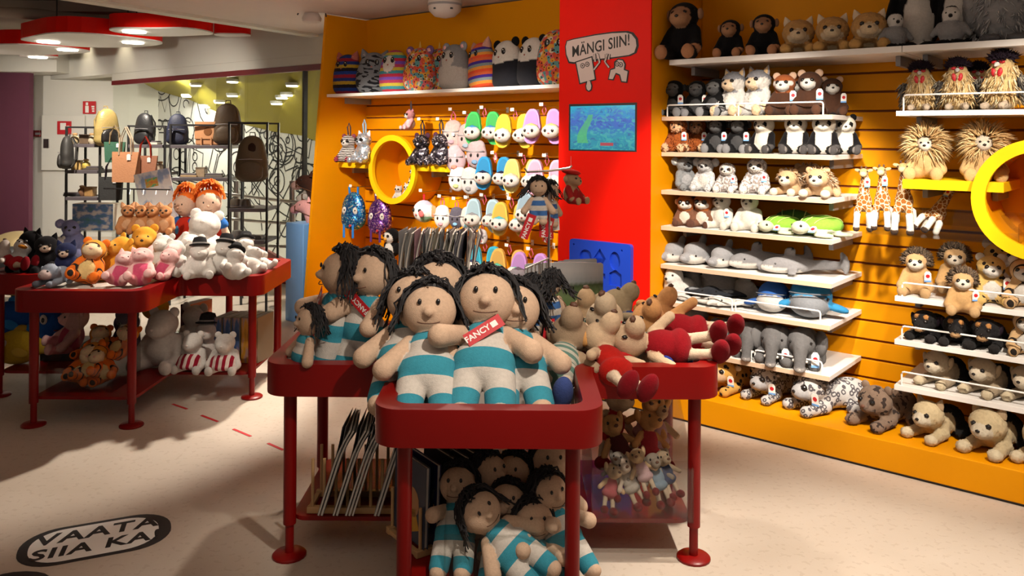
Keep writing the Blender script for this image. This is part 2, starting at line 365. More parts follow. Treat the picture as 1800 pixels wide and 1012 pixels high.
# ceilings, bulkhead, far walls
def zplate(name, poly, z0, z1, mat): return structure(MB().prism(poly, z0, z1).build(name, mat))
near = zplate('ceiling', [(-8.36, -2.5), (4.6, -2.5), (4.6, 2.75), (-2.05, 8.24)], 2.56, 2.66, M['ceil'])
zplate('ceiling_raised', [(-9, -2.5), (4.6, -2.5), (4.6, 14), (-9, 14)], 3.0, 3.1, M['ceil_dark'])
lip = MB(); a, b_ = Vector((-8.36, -2.5, 0)), Vector((-2.05, 8.24, 0)); d = (b_ - a).normalized(); q = Vector((-d.y, d.x, 0))
lip.prism([(v.x, v.y) for v in (a - q * .14, b_ - q * .14, b_ + q * .0, a + q * .0)], 2.535, 2.66)
structure(lip.build('trim_1', M['wall']))
rib = MB()
for f_, ln in ((.62, 1.9), (.80, 1.3)):
    o_ = a + d * (b_ - a).length * f_
    rib.prism([(v.x, v.y) for v in (o_, o_ + d * .12, o_ + d * .12 - q * ln, o_ - q * ln)], 2.537, 2.5598)
structure(rib.build('trim_2', M['wall'])); bpy.data.objects['trim_2']['kind'] = 'structure'
bk = MB().box(-13.3, -5.6, WC + 1.013, WC + 1.30, 2.36, 2.998).build('wall_bulkhead', M['wall']); bk.rotation_euler = (0, 0, WYAW); structure(bk)
structure(MB().box(-9, -6.45, 11.55, 12.4, 2.42, 2.998).build('wall_soffit', M['wall']))
bw = structure(MB().box(-9, -4.6, 12.3, 12.4, 0, 2.998).build('wall_back', M['wall']))
structure(MB().box(-9, -6.95, 11.75, 11.85, 0, 2.42).build('wall_left', M['purple']))
structure(MB().box(-9.1, -9, -2.5, 14, 0, 3.0).build('wall_side', M['wall']))
structure(MB().box(-6.95, -5.3, 12.285, 12.2995, 0, .12).build('baseboard_back', M['wall']))
# beams and round pipe under the raised ceiling
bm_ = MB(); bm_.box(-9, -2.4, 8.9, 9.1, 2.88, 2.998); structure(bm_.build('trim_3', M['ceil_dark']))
pp = MB().tube([(-8.5, 7.0, 2.84), (-2.6, 10.3, 2.84)], .06, 12).build('ceiling_pipe', M['ceil_dark'], smooth=True); tag(pp, 'round grey service pipe under the raised ceiling', 'pipe')

# downlight glow helper: a small lamp with its bezel
lamp_face = emit('lamp_face', (1.0, .93, .80), 9.0)
def disc(name, r, mat, parent, loc, n=20, h=.012):
    me = MB().lathe([(r, 0), (r, h)], n).mesh(name, mat); return obj(name, me, None, parent, loc)
# glass front
G0, G1, GS = t_of(198, 1.03), t_of(602, 1.03), 1.03
cuts = [G0, t_of(346, GS), t_of(434, GS), t_of(535, GS), G1]
gw = MB().box(G0, G1, WC + GS - .02, WC + GS + .04, 2.205, 2.262).build('window_1', paint('dark_red_rail', (0.16, 0.008, 0.012), .4)); gw.rotation_euler = (0, 0, WYAW); structure(gw)
MB().box(G0, G1, WC + GS - .015, WC + GS + .035, 2.264, 2.359).build('header', M['wall'], gw)
MB().box(G0, G1, WC + GS - .02, WC + GS + .04, 0.0, .05).build('sill', paint('dark_red_rail', (0.16, 0.008, 0.012), .4), gw)
for i in range(4):
    MB().box(cuts[i] + .004, cuts[i + 1] - .004, WC + GS, WC + GS + .012, .052, 2.203).build('pane', M['glass'], gw)
MB().box(cuts[3] - .012, cuts[3] + .012, WC + GS - .02, WC + GS + .03, .052, 2.203).build('mullion', M['black'], gw)
# white wall with drawings, and the lime soffit in front of it
DS = 2.05
dw = MB().box(t_of(150, DS), -4.2, WC + DS, WC + DS + .1, 0, 2.998).build('wall_doodle', paint('doodle_wall_paint', (.66, .65, .62), .75, var=.02)); dw.rotation_euler = (0, 0, WYAW); structure(dw)
def tz(px, py, s): # wall coordinates of a pixel on plane s
    u, v = px - CX, CY - py; X, Z = (u - ROLL * v) / F, (v + ROLL * u) / F
    Y = (WC + s) / (ND[0] * X + ND[1]); return (X * Y * TD[0] + Y * TD[1], H + Z * Y)
sof = MB(); A_, B_ = [], []
for px, py in ((232, 144), (280, 160), (335, 176), (380, 196), (430, 219), (480, 231), (530, 238), (565, 252), (595, 290)):
    t, z = tz(px, py, DS - .01); t2, _ = tz(px, 200, GS + .08)
    A_.append((t, WC + DS - .01, z)); B_.append((t2, WC + GS + .08, 2.36))
n = len(A_); sof.add(A_ + B_ + [(x, y, z + .05) for x, y, z in A_ + B_], [(i, i + 1, n + i + 1, n + i) for i in range(n - 1)] + [(2 * n + i, 3 * n + i, 3 * n + i + 1, 2 * n + i + 1) for i in range(n - 1)])
sof = sof.build('ceiling_soffit', M['lime']); sof.rotation_euler = (0, 0, WYAW); structure(sof)
lights = [(346, 146), (329, 165), (414, 141), (411, 165), (390, 178), (516, 146), (505, 164), (500, 170), (488, 177), (364, 184)]
for k, (px, py) in enumerate(lights):
    # locate on the soffit by marching along the pixel ray
    best = None
    for i in range(n - 1):
        p0, p1, q0, q1 = [Vector(x) for x in (A_[i], A_[i + 1], B_[i], B_[i + 1])]
        for a1 in np.linspace(0, 1, 12):
            for b1 in np.linspace(.02, .98, 25):
                c_ = p0.lerp(p1, a1).lerp(q0.lerp(q1, a1), b1); Wp = Vector((c_.x * TD[0] + c_.y * ND[0], c_.x * TD[1] + c_.y * ND[1], c_.z))
                u = Wp.x / Wp.y * F; v = (Wp.z - H) / Wp.y * F; X, Yp = CX + u + ROLL * v, CY - v + ROLL * u
                e = (X - px) ** 2 + (Yp - py) ** 2
                if best is None or e < best[0]: nn = (p1 - p0).cross(q0 - p0).normalized(); best = (e, Wp, nn)
    nv = best[2]; nv = -nv if nv.z > 0 else nv; nw = Vector((nv.x * TD[0] + nv.y * ND[0], nv.x * TD[1] + nv.y * ND[1], nv.z))
    r_ = empty('downlight', best[1] + nw * .03)
    MB().lathe([(.075, 0), (.075, .03)], 20).build('bezel', M['wall'], r_); disc('lamp', .062, lamp_face, r_, (0, 0, -.014))
    tag(r_, ['round downlight in the lime soffit, left of the pane joint', 'lowest left round downlight in the lime soffit', 'upper round downlight in the middle of the lime soffit', 'middle round downlight in the lime soffit above the tall backpack', 'round downlight in the lime soffit just above the tall backpack', 'upper right round downlight in the lime soffit by the black mullion', 'second round downlight from the top by the black mullion', 'third round downlight from the top by the black mullion', 'lowest round downlight near the black mullion', 'small round downlight where the lime soffit meets the drawings'][k], 'light', 'downlights in the lime soffit')
# drawings printed on the white wall
dd = MB()
def dood(px, py, sc, lines, rot=0):
    t, z = tz(px, py, DS)
    ca, sa = math.cos(rot), math.sin(rot)
    for pts, closed in lines:
        stroke(dd, [(t + (x * ca - y * sa) * sc, z + (x * sa + y * ca) * sc) for x, y in pts], .019, closed=closed)
C_ = lambda x, y, r, r2=None: (arc(x, y, r, r2 or r, 0, 342, 18), True)
L_ = lambda *p: (list(p), False)
Q_ = lambda *p: (list(p), True)
heart = Q_((0, -.9), (-.9, .1), (-.8, .7), (-.3, .8), (0, .4), (.3, .8), (.8, .7), (.9, .1))
dood(290, 128, .9, [(arc(0, 0, 1, .8, 150, 290, 24), False)])
dood(255, 200, 2.4, [(arc(0, 0, .62, .75, 95, 268, 30), False)])
dood(240, 165, .2, [heart], .3); dood(262, 178, .16, [heart], -.4); dood(232, 143, .2, [Q_((-1, -1), (-1, .6), (-.3, .2), (0, .9), (.4, .2), (1, .5), (1, -1))])
dood(285, 152, .3, [C_(0, 0, 1, .7), C_(0, 0, .5, .4)]); dood(306, 170, .14, [C_(0, 0, 1)])
dood(327, 188, .2, [Q_((-1, -.8), (-.7, 1), (1, .7), (.8, -1)), (arc(0, .2, .4, .3, 20, 250, 10), False)], -.2)
dood(286, 205, .34, [L_((-.8, -1), (-.9, .8), (-.5, .2), (-.2, .9), (.2, .2), (.5, .9), (.8, -.2), (.8, -1)), C_(-.25, -.35, .22), C_(.25, -.35, .22), L_((-.3, -.7), (.3, -.7))])
dood(250, 197, .3, [Q_((-1, -.4), (-.8, .7), (.2, .7), (.3, -.3)), Q_((.35, -.2), (.3, .6), (1, .4), (1, -.3))], .1)
dood(362, 200, .2, [L_((-1.2, .9), (-.7, -.2), (0, -.8), (.9, -.7)), (arc(.3, .4, .4, .4, 40, 260, 10), False)])
dood(330, 240, .3, [C_(0, .3, .6), L_((-.8, -1), (-.5, .2)), L_((.6, -.9), (.5, .1)), (arc(0, -.9, .9, .8, 20, 160, 12), False)])
dood(315, 285, .36, [Q_((-1, -.8), (-.7, 1), (.8, .7), (.9, -1)), C_(-.25, .3, .22), C_(.3, .25, .22), C_(0, -.5, .6, .28)], -.1)
dood(342, 290, .24, [Q_((-.8, -1), (-.7, 1), (.9, .8), (.9, -1)), C_(0, .5, .25), C_(.05, -.1, .25), C_(0, -.65, .2)], -.1)
dood(383, 270, .3, [(arc(.2, .7, .8, .6, 180, 360, 12), False), L_((-.4, .2), (-.8, -.8), (-.4, -1), (0, 0)), Q_((-1, -.6), (-1.3, -.9), (-.9, -1.2), (-.6, -.9))])
dood(402, 288, .42, [L_((-1, -.8), (-.6, .2), (0, .7), (.7, .6), (1, -.2)), C_(.5, -.1, .5), C_(.5, -.1, .2), L_((-1, .3), (-.8, .8), (-.5, .3)), L_((-1, -.8), (-.4, -.4), (.3, -.9), (1, -.7))])
dood(445, 225, .32, [L_((-1, .6), (-.5, -.2), (.2, .1), (.8, -.7)), (arc(.6, .2, .5, .4, 180, 360, 10), False), L_((-.6, -1), (-.2, -.3))])
dood(474, 243, .22, [C_(0, 0, 1, .95), C_(-.35, .2, .22), C_(.35, .2, .22), L_((-.3, -.4), (.3, -.35)), L_((.4, .9), (1.1, 1.9)), C_(1.6, 2.1, .45)])
dood(484, 268, .24, [C_(0, 0, 1, .9), C_(-.3, .25, .25), C_(.4, .2, .25), L_((-.3, -.4), (.3, -.45)), L_((.9, -.2), (1.7, -.1)), C_(2.1, -.1, .4), L_((2.4, .2), (3.0, .8)), C_(3.2, 1.0, .3)])
dood(497, 250, .27, [C_(0, -.2, 1, .85), L_((-.3, .6), (.5, 1.4)), C_(.65, 1.7, .25), C_(-.5, -.3, .14), C_(-.2, -.7, .14), C_(.4, .1, .14), L_((-.8, .1), (-.3, -.1), (.2, -.5), (.8, -.4))])
dood(528, 248, .34, [Q_((-.9, -.2), (-.4, .9), (.8, .6), (.5, -.6)), C_(.1, .3, .3), L_((-.8, -.3), (-1.1, -1)), L_((-.2, -.6), (-.5, -1.3)), L_((.2, -.7), (.1, -1.4))])
dood(520, 222, .14, [L_((-1, .8), (1, 0), (-.6, -.6))])
dood(497, 285, .36, [C_(0, .6, .6), L_((-.5, .2), (-1.8, -1.3)), L_((-.3, 0), (-.8, -.7), (.4, -1.5), (1.2, -.9)), C_(1.4, -.6, .6), L_((1.2, -1.2), (.4, -2.2))])
dood(487, 318, .16, [C_(0, 0, 1), C_(0, 0, .35)])
dood(548, 270, .38, [Q_((-.7, -1), (-.4, .7), (.6, .7), (.4, -1)), L_((-.3, .7), (-.2, 1.3), (.1, 1.3), (.1, .7)), L_((.3, .7), (.4, 1.3), (.7, 1.2), (.6, .7)), L_((-.7, -.4), (-1.4, -.6), (-1.8, .2), (-2, .8))])
dood(548, 312, .32, [Q_((-1, -.5), (-1, .5), (1, .5), (1, -.5)), C_(-.5, 0, .35), C_(.3, 0, .35)], -.05)
dood(420, 345, .42, [L_((-1, .8), (.2, -.2), (1.2, .6)), C_(-.5, .3, .4), L_((-.2, -1), (.3, .2), (1.1, -.4))])
dood(455, 350, .4, [L_((-1, 1), (0, .2), (.2, -1)), (arc(.2, .4, .6, .6, 90, 280, 10), False)])
dood(480, 375, .5, [L_((-.6, -.9), (.9, 1.0)), L_((-.1, -1.1), (1.3, .7)), C_(1.1, .9, .3), Q_((-.6, -.9), (-.1, -1.1), (-.3, -1.5), (-.8, -1.3))])
dood(500, 402, .34, [C_(0, 0, .3), L_((.1, .3), (.7, 1.7)), L_((.5, .2), (1.5, 1.8)), L_((1.0, -.7), (1.8, -.1), (1.6, .3))])
dood(470, 385, 1.5, [(arc(.6, 1.2, 1.2, 1.2, 205, 265, 20), False), (arc(.6, 1.2, 1.1, 1.1, 208, 262, 20), False)] + [L_((.6 + 1.1 * math.cos(a), 1.2 + 1.1 * math.sin(a)), (.6 + .93 * math.cos(a + .05), 1.2 + .93 * math.sin(a + .05))) for a in np.radians(np.linspace(212, 240, 7))])
dood(410, 400, .4, [L_((-1, 0), (0, .6), (1, -.2)), C_(.2, -.6, .5)]); dood(300, 335, .4, [C_(0, 0, .8), L_((-.8, .8), (.8, -.8))]); dood(235, 262, .3, [C_(0, 0, .9), C_(-.3, .2, .2), C_(.3, .2, .2), L_((-.4, -.4), (.4, -.4))]); dood(232, 300, .3, [Q_((-.9, -.9), (-.9, .9), (.9, .8), (.8, -.9))])
do = dd.build('printed_drawings', M['ink'], dw, loc=(0, WC + DS - .003, 0)); do['kind'] = 'stuff'
# pink stringer and steel railing in front of the drawings
RS = .86
st = MB(); (ta, za), (tb, zb) = tz(440, 425, RS + .1), tz(560, 490, RS + .1)
st.add([(ta, WC + RS + .1, za), (tb, WC + RS + .1, zb), (tb, WC + RS + .1, zb - .22), (ta, WC + RS + .1, za - .22)] + [(ta, WC + RS + .14, za), (tb, WC + RS + .14, zb), (tb, WC + RS + .14, zb - .22), (ta, WC + RS + .14, za - .22)], [(0, 1, 2, 3), (7, 6, 5, 4), (0, 4, 5, 1), (3, 2, 6, 7), (0, 3, 7, 4), (1, 5, 6, 2)])
st = st.build('stair_stringer', paint('pink_stringer', (.42, .16, .15), .5)); st.rotation_euler = (0, 0, WYAW); tag(st, 'sloping dusty pink stair stringer behind the steel railing', 'stringer')
rl = empty('steel_railing'); tag(rl, 'brushed steel handrail with posts and bars before the drawn wall', 'railing')
for px in (515, 417):
    tp = t_of(px, RS); zt = tz(px, 318, RS)[1]
    p = W(tp, RS); MB().tube([(p.x, p.y, 0), (p.x, p.y, zt)], .032, 12).build('post', M['chrome'], rl, smooth=True)
for y0, y1 in ((340, 362), (384, 397), (428, 436), (462, 470)):
    t0, z0 = tz(395, y0, RS - .04); t1, z1 = tz(575, y1, RS - .04); MB().tube([W(t0, RS - .045, z0), W(t1, RS - .045, z1)], .017, 8).build('bar', M['chrome'], rl, smooth=True)

# fire cabinet, signs and call point on the far white wall
Yb = 12.28
def wplate(name, x0, y0, x1, y1, mat, th=.01, parent=None, Y=Yb, b=.004):
    a, b2 = P(x0, y1, Y), P(x1, y0, Y); return MB().box(a.x, b2.x, Y - th, Y, a.z, b2.z, b).build(name, mat, parent)
fc = empty('fire_hose_cabinet', P(97, 299, Yb - .03)); fc.location.z = 0.9
def child(o, par): o.parent = par; o.matrix_parent_inverse = Matrix.Translation(-par.location); return o
child(wplate('door', 74, 203, 150, 299, M['wall'], .03, None, Yb - .0), fc); child(wplate('latch', 79, 244, 89, 260, M['chrome'], .045), fc)
tag(fc, 'flush white hose cabinet door on the wall beside the purple wall', 'cabinet')
sg = wplate('fire_hose_sign', 101, 213, 126, 236, M['tagred'], .012, None, Yb - .031); tag(sg, 'square red fire hose sign on the white cabinet door', 'sign')
wplate('pictogram', 106, 216, 116, 228, M['paper'], .004, sg, Yb - .0435, 0); wplate('pictogram', 117, 221, 122, 224, M['paper'], .004, sg, Yb - .0435, 0)
sg = wplate('fire_extinguisher_sign', 146, 178, 169, 200, M['tagred'], .012, None, Yb - .001); tag(sg, 'square red fire extinguisher sign above the gold backpack', 'sign')
wplate('pictogram', 150, 186, 156, 198, M['paper'], .004, sg, Yb - .0135, 0); wplate('pictogram', 151, 180, 155, 185, M['paper'], .004, sg, Yb - .0135, 0)
for i in range(3): wplate('pictogram', 161 + i * .5, 186 + i * 4, 166, 188.5 + i * 4, M['paper'], .004, sg, Yb - .0135, 0)
sg = wplate('alarm_call_point', 60, 229, 73, 240, paint('dark_red_box', (.16, .02, .02), .4), .05, None, Yb - .001); tag(sg, 'small dark red alarm box beside the purple wall', 'alarm'); wplate('window', 62, 233, 71, 237, M['grey'], .006, sg, Yb - .0515, 0)

# red cloud lamps
def cloud(name, px0, px1, py, z, label, lamps, wav, hh=.14):
    pa, pb = on_z(px0, py, z), on_z(px1, py, z); yc = pa.y
    r_ = empty(name, ((pa.x + pb.x) / 2, yc, z)); L = (pb.x - pa.x) / 2; pts = []
    for i in range(36):
        a = 2 * math.pi * i / 36; rr = 1 + .22 * math.cos(2 * a + wav) + .1 * math.cos(3 * a + wav * 2)
        pts.append((L * math.cos(a) * .95, min(.62, L * .75) * math.sin(a) * rr))
    MB().prism(pts, .012, hh).build('shade', M['red'], r_); MB().prism(pts, 0, .0119).build('underside', M['white'], r_)
    for px, pyl in lamps:
        p = on_z(px, pyl, z); disc('lamp', .11, lamp_face, r_, (p.x - r_.location.x, p.y - yc, -.013), 24)
    for sx in (-.5, .5): MB().tube([(L * sx, 0, hh), (L * sx, 0, 2.999 - z)], .006, 6).build('cable', M['black'], r_)
    tag(r_, label, 'lamp', 'red cloud pendant lamps')
cloud('cloud_lamp', 195, 372, 56, 2.58, 'highest red cloud shaped pendant lamp with one downlight', [(236, 55)], .5, .15)
cloud('cloud_lamp', 37, 281, 72, 2.55, 'long red cloud shaped pendant lamp with two downlights', [(85, 73), (234, 74)], 2.2, .17)
cloud('cloud_lamp', -120, 150, 87, 2.55, 'red cloud shaped pendant lamp cut by the left edge of the picture', [(119, 87)], 1.1, .17)
cloud('cloud_lamp', 34, 99, 100, 2.56, 'smallest and farthest red cloud shaped pendant lamp', [(67, 100)], 2.9, .1)
cloud('cloud_lamp', 376, 440, 62, 2.60, 'red pendant lamp mostly hidden by the ceiling edge', [], .2, .15)
# ceiling devices
p = on_z(548, 36, 2.5); sd = empty('smoke_detector', (p.x, p.y, 2.47)); tag(sd, 'round white ceiling sensor with cable loop near the display wall end', 'sensor')
MB().lathe([(.03, 0), (.075, .02), (.08, .05), (.06, .088)], 20).build('housing', M['ceil'], sd, smooth=True)
MB().tube([(.12 * math.cos(a) , 0, .06 + .1 * math.sin(a)) for a in np.linspace(.0, 3.0, 10)], .006, 6).build('cable_loop', M['black'], sd, smooth=True)
p = on_z(782, 22, 2.44); cm = empty('ceiling_projector', (p.x, p.y, 2.40)); tag(cm, 'white round projector housing hanging from the ceiling above pillow shelf', 'projector')
MB().lathe([(.02, 0), (.075, .012), (.115, .05), (.125, .11), (.11, .159)], 24).build('housing', paint('projector_white', (.5, .45, .42), .5), cm, smooth=True)
MB().lathe([(.124, 0), (.127, .008), (.124, .016)], 24).build('seam_ring', M['grey'], cm, loc=(0, 0, .085), smooth=True)
for a in (-.6, .5): disc('lens', .013, M['black'], cm, (math.sin(a) * .108, -math.cos(a) * .108, .05), 10)

# ------------------------------------------------------------------ the two red display tables
def cross(L, a, r, rc=.03, n=6):
    P12 = [(a, -L), (a, -a), (L, -a), (L, a), (a, a), (a, L), (-a, L), (-a, a), (-L, a), (-L, -a), (-a, -a), (-a, -L)]
    out = []
    for i, p in enumerate(P12):
        p, p0, p1 = Vector(p), Vector(P12[i - 1]), Vector(P12[(i + 1) % 12])
        d0, d1 = (p0 - p).normalized(), (p1 - p).normalized(); rr = rc if i % 3 == 1 else r
        c_ = p + (d0 + d1) * rr; s_, e_ = p + d0 * rr, p + d1 * rr
        a0 = math.atan2(s_.y - c_.y, s_.x - c_.x); a1 = math.atan2(e_.y - c_.y, e_.x - c_.x); da = (a1 - a0 + math.pi) % (2 * math.pi) - math.pi
        for k in range(n + 1): t = a0 + da * k / n; out.append((c_.x + rr * math.cos(t), c_.y + rr * math.sin(t)))
    return out
LEGS = [(sx * .26, sy * .745) for sx in (-1, 1) for sy in (-1, 1)] + [(sx * .745, sy * .26) for sx in (-1, 1) for sy in (-1, 1)]
def display_table(loc, label, tray=.617):
    r_ = empty('display_table', loc); tag(r_, label, 'table', 'red cross shaped display tables')
    o, i_ = cross(.825, .352, .085), cross(.765, .292, .05, .09); n = len(o); z0, z1, b = .615, .73, .006
    rings = [[(x, y, z0) for x, y in i_], [(x, y, z0) for x, y in o], [(x, y, z1 - b) for x, y in o], [(x * .9985, y * .9985, z1) for x, y in o], [(x, y, z1) for x, y in i_], [(x, y, z0) for x, y in i_]]
    mb = MB(); mb.add([v for rg in rings for v in rg], [(k * n + j, k * n + (j + 1) % n, (k + 1) * n + (j + 1) % n, (k + 1) * n + j) for k in range(5) for j in range(n)])
    mb.build('rim', M['table_red'], r_, smooth=True)
    MB().prism(cross(.763, .290, .05, .09), tray - .013, tray).build('tray_floor', M['wellfloor'], r_)
    MB().prism(cross(.735, .27, .05, .05), .135, .150).build('lower_shelf', M['table_red'], r_)
    for x, y in LEGS:
        lg = MB().tube([(x, y, .12), (x, y, .614)], .0235, 14).build('leg', M['table_red'], r_, smooth=True)
        MB().lathe([(.062, .001), (.062, .008), (.055, .014), (.016, .016), (.016, .119)], 18, Matrix.Translation((x, y, 0))).build('foot', M['table_red'], lg, smooth=True)
    return r_
TA, TB = Vector((-.065, 3.27, 0)), Vector((-2.27, 5.08, 0))
display_table(TA, 'red cross shaped display table in the foreground holding striped rag dolls')
display_table(TB, 'red cross shaped display table at left holding bears and white plush toys', .715)

# floor graphics
def floor_decal():
    c0 = on_z(170, 947, 0); e0, e1 = on_z(35, 970, 0), on_z(305, 922, 0); rz = math.atan2(e1.y - e0.y, e1.x - e0.x); L = (e1 - e0).length / 2
    r_ = empty('floor_sticker', (c0.x, c0.y, .0), rz); tag(r_, 'white oval floor sticker reading VAATA SIIA KA! with black border', 'sticker')
    hgt = .155
    MB().prism(rrect(-L, L, -hgt, hgt, .14, 8), .0005, .0012).build('border', M['ink'], r_)
    MB().prism(rrect(-L + .035, L - .045, -hgt + .022, hgt - .022, .12, 8), .0012, .0018).build('bubble', M['paper'], r_)
    for tx, y, sz in (('VAATA', .058, .118), ('SIIA KA!', -.058, .108)):
        o = obj('lettering', text_mesh('lettering', tx, sz, M['ink'], .0003, .12, .003, 1.1), None, r_, (0.0, y, .0024)); o.scale = (1.06, 1.0, 1)
    p = on_z(40, 1012, 0); r2 = MB().prism([(p.x + .10 * math.cos(a), p.y + .05 * math.sin(a) - .02) for a in np.linspace(0, 6.1, 16)], .0005, .0012).build('floor_sticker_edge', M['ink']); tag(r2, 'black edge of another floor sticker at the bottom of the picture', 'sticker')
floor_decal()
for k, (x0, y0, x1, y1) in enumerate(((303, 710, 329, 719), (354, 730, 383, 741), (410, 754, 441, 767), (471, 779, 498, 791))):
    a, b2 = on_z(x0, y0, 0), on_z(x1, y1, 0); d = (b2 - a).normalized(); q = Vector((-d.y, d.x, 0)) * .008
    o = MB().prism([(v.x, v.y) for v in (a - q, b2 - q, b2 + q, a + q)], .0005, .0015).build('floor_dash', M['tagred'])
    tag(o, ['red dash on the floor nearest the left table', 'second red floor dash from the left table', 'third red floor dash from the left table', 'red floor dash beside the foreground table leg'][k], 'floor mark', 'red dashes on the floor')

# ------------------------------------------------------------------ shelves of the display wall
def shelf(t0, t1, z, label, s=.12, depth=.5, front='edge', guards=(), name='wall_shelf', th=.024, body='white', group='shelves of the right display wall', gz=.065):
    r_ = empty(name, W((t0 + t1) / 2, s, z), WYAW); L = (t1 - t0) / 2; tag(r_, label, 'shelf', group)
    MB().box(-L, L, .006, depth - .001, -th, 0, .002).build('board', M[body], r_)
    MB().box(-L, L, 0, .0058, -th, 0, .001).build('front_edge', M[front], r_)
    for x in (-L + .06, L - .06): MB().box(x - .012, x + .012, depth * .35, depth - .001, -th - .05, -th - .0005, .002).build('bracket', M['grey'], r_)
    for g0, g1 in guards:
        a, b = g0 - (t0 + t1) / 2, g1 - (t0 + t1) / 2; pts = []
        MB().tube([(a, .012, 0), (a, .012, gz - .012), (a + .004, .012, gz - .003), (a + .012, .012, gz), (b - .012, .012, gz), (b - .004, .012, gz - .003), (b, .012, gz - .012), (b, .012, 0)], .0042, 8).build('wire_guard', M['wire'], r_, smooth=True)
    return r_
TL0, TL1 = -2.322, -1.362
ZR = dict(top=1.993, r1=1.671, r2=1.468, r3=1.25, r4=1.045, r5=.826, r6=.62, r7=.367, plinth=.15, q1=1.685, q2=1.362, q3=1.09, q4=.806, q5=.60, q6=.384)
GL = [(TL0 + .03, TL0 + .44), (TL0 + .46, TL1 - .05)]
shelf(TL0, TL1, ZR['r1'], 'white shelf with wire guards under gorillas, wolves and red pandas', guards=GL)
shelf(TL0, TL1, ZR['r2'], 'white shelf under the sitting pandas')
shelf(TL0, TL1, ZR['r3'], 'white shelf under the koalas and sloths')
shelf(TL0, TL1, ZR['r4'], 'white shelf under the foxes, polar bears and turtles')
shelf(TL0, TL1, ZR['r5'], 'white shelf under the dolphins and sharks')
shelf(TL0, TL1, ZR['r6'], 'white shelf with wire guards under seals and blue whales', guards=GL, s=.10, depth=.52)
shelf(TL0, TL1, ZR['r7'], 'white shelf with wire guards under the grey elephants', guards=[(TL0 + .2, TL0 + .55), (TL0 + .57, TL1 - .04)], s=.10, depth=.52)
QL0, QM, QL1 = -1.066, -.50, .45
GQ = [(QL0 + .03, QM - .02), (QM + .02, QM + .55)]
shelf(QL0, QL1, ZR['q1'], 'white shelf with wire guards under the fluffy roosters', front='white', guards=GQ, gz=.075)
shelf(QL0, QL1, ZR['q4'], 'white shelf with wire guards under maned lions and leopards', front='white', guards=GQ)
shelf(QL0, QL1, ZR['q5'], 'white shelf with wire guards under the black and tan dogs', front='white', guards=GQ)
shelf(QL0, QL1, ZR['q6'], 'white shelf with wire guards under the two standing shepherd dogs', front='white', guards=GQ)
shelf(QL0 + .03, -.62, ZR['q2'], 'yellow shelf under the two long maned lions', front='yellow', body='yellow', th=.045, s=.12)
shelf(T_COL1 + .05, -1.043, ZR['top'], 'long white top shelf under monkeys and fox cubs', s=.12, front='white', th=.03)
shelf(-1.04, .5, ZR['top'], 'white top shelf under the penguins at the right', s=.12, front='white', th=.03)
shelf(T_L + .004, T_COL0 - .004, 1.89, 'long white top shelf under the round pillow plushies', s=.20, depth=.42, front='white', group='shelves of the centre display wall')
shelf(T_L + .02, t_of(645, .31), 1.325, 'short yellow shelf left of the centre porthole ring', s=.31, depth=.31, front='yellow', body='yellow', th=.042, group='shelves of the centre display wall')
shelf(t_of(733, .31), t_of(790, .31), 1.325, 'short yellow shelf right of the centre porthole ring', s=.31, depth=.31, front='yellow', body='yellow', th=.042, group='shelves of the centre display wall')
# clear tray for the giraffes
r_ = empty('acrylic_tray', W(-.98, .12, ZR['q3']), WYAW); tag(r_, 'clear acrylic tray holding the giraffes on the slat wall', 'tray')
for nm, bx in (('base', (-.22, .42, 0, .3, 0, .005)), ('front_lip', (-.22, .42, 0, .005, .0052, .05)), ('end_panel', (.415, .42, .0052, .3, .0052, .09)), ('end_panel', (-.22, -.215, .0052, .3, .0052, .09)), ('back_panel', (-.22, .42, .295, .3, .0052, .12))):
    MB().box(*bx).build(nm, M['acrylic'], r_)
MB().box(-.22, .42, .3, .499, .04, .1).build('bracket', M['acrylic'], r_)
# porthole rings
def ring(name, tc, zc, R, s0, depth, label, wd=.045):
    r_ = empty(name, W(tc, s0, zc), WYAW); tag(r_, label, 'porthole', 'yellow porthole rings'); mb = MB(); n = 48
    def turned(nm, prof, mat):
        mb = MB(); m = len(prof); vs = [(rr * math.cos(2 * math.pi * k / n), y, rr * math.sin(2 * math.pi * k / n)) for rr, y in prof for k in range(n)]
        mb.add(vs, [(i * n + k, i * n + (k + 1) % n, ((i + 1) % m) * n + (k + 1) % n, ((i + 1) % m) * n + k) for i in range(m) for k in range(n)]); mb.build(nm, mat, r_, smooth=True)
    turned('rim', [(R, 0), (R, .03), (R - wd, .03), (R - wd, 0)], M['yellow'])
    turned('barrel', [(R - .004, .0302), (R - .004, depth), (R - wd * .6, depth), (R - wd * .8, .0302)], M['orange'])
    MB().lathe([(R - wd * .6, 0), (R - wd * .6, .008)], 48, Matrix.Translation((0, depth, 0)) @ Matrix.Rotation(math.pi / 2, 4, 'X')).build('back_plate', M['orange'], r_)
    return r_
RING_T = t_of(688, .3)
ring('porthole_ring', RING_T, 1.285, .272, .30, .305, 'round yellow porthole ring with small plush toys in the centre wall')
ring('porthole_ring', t_of(1832, .1), 1.295, .262, .06, .53, 'round yellow porthole ring cut by the right edge of the picture', .055)
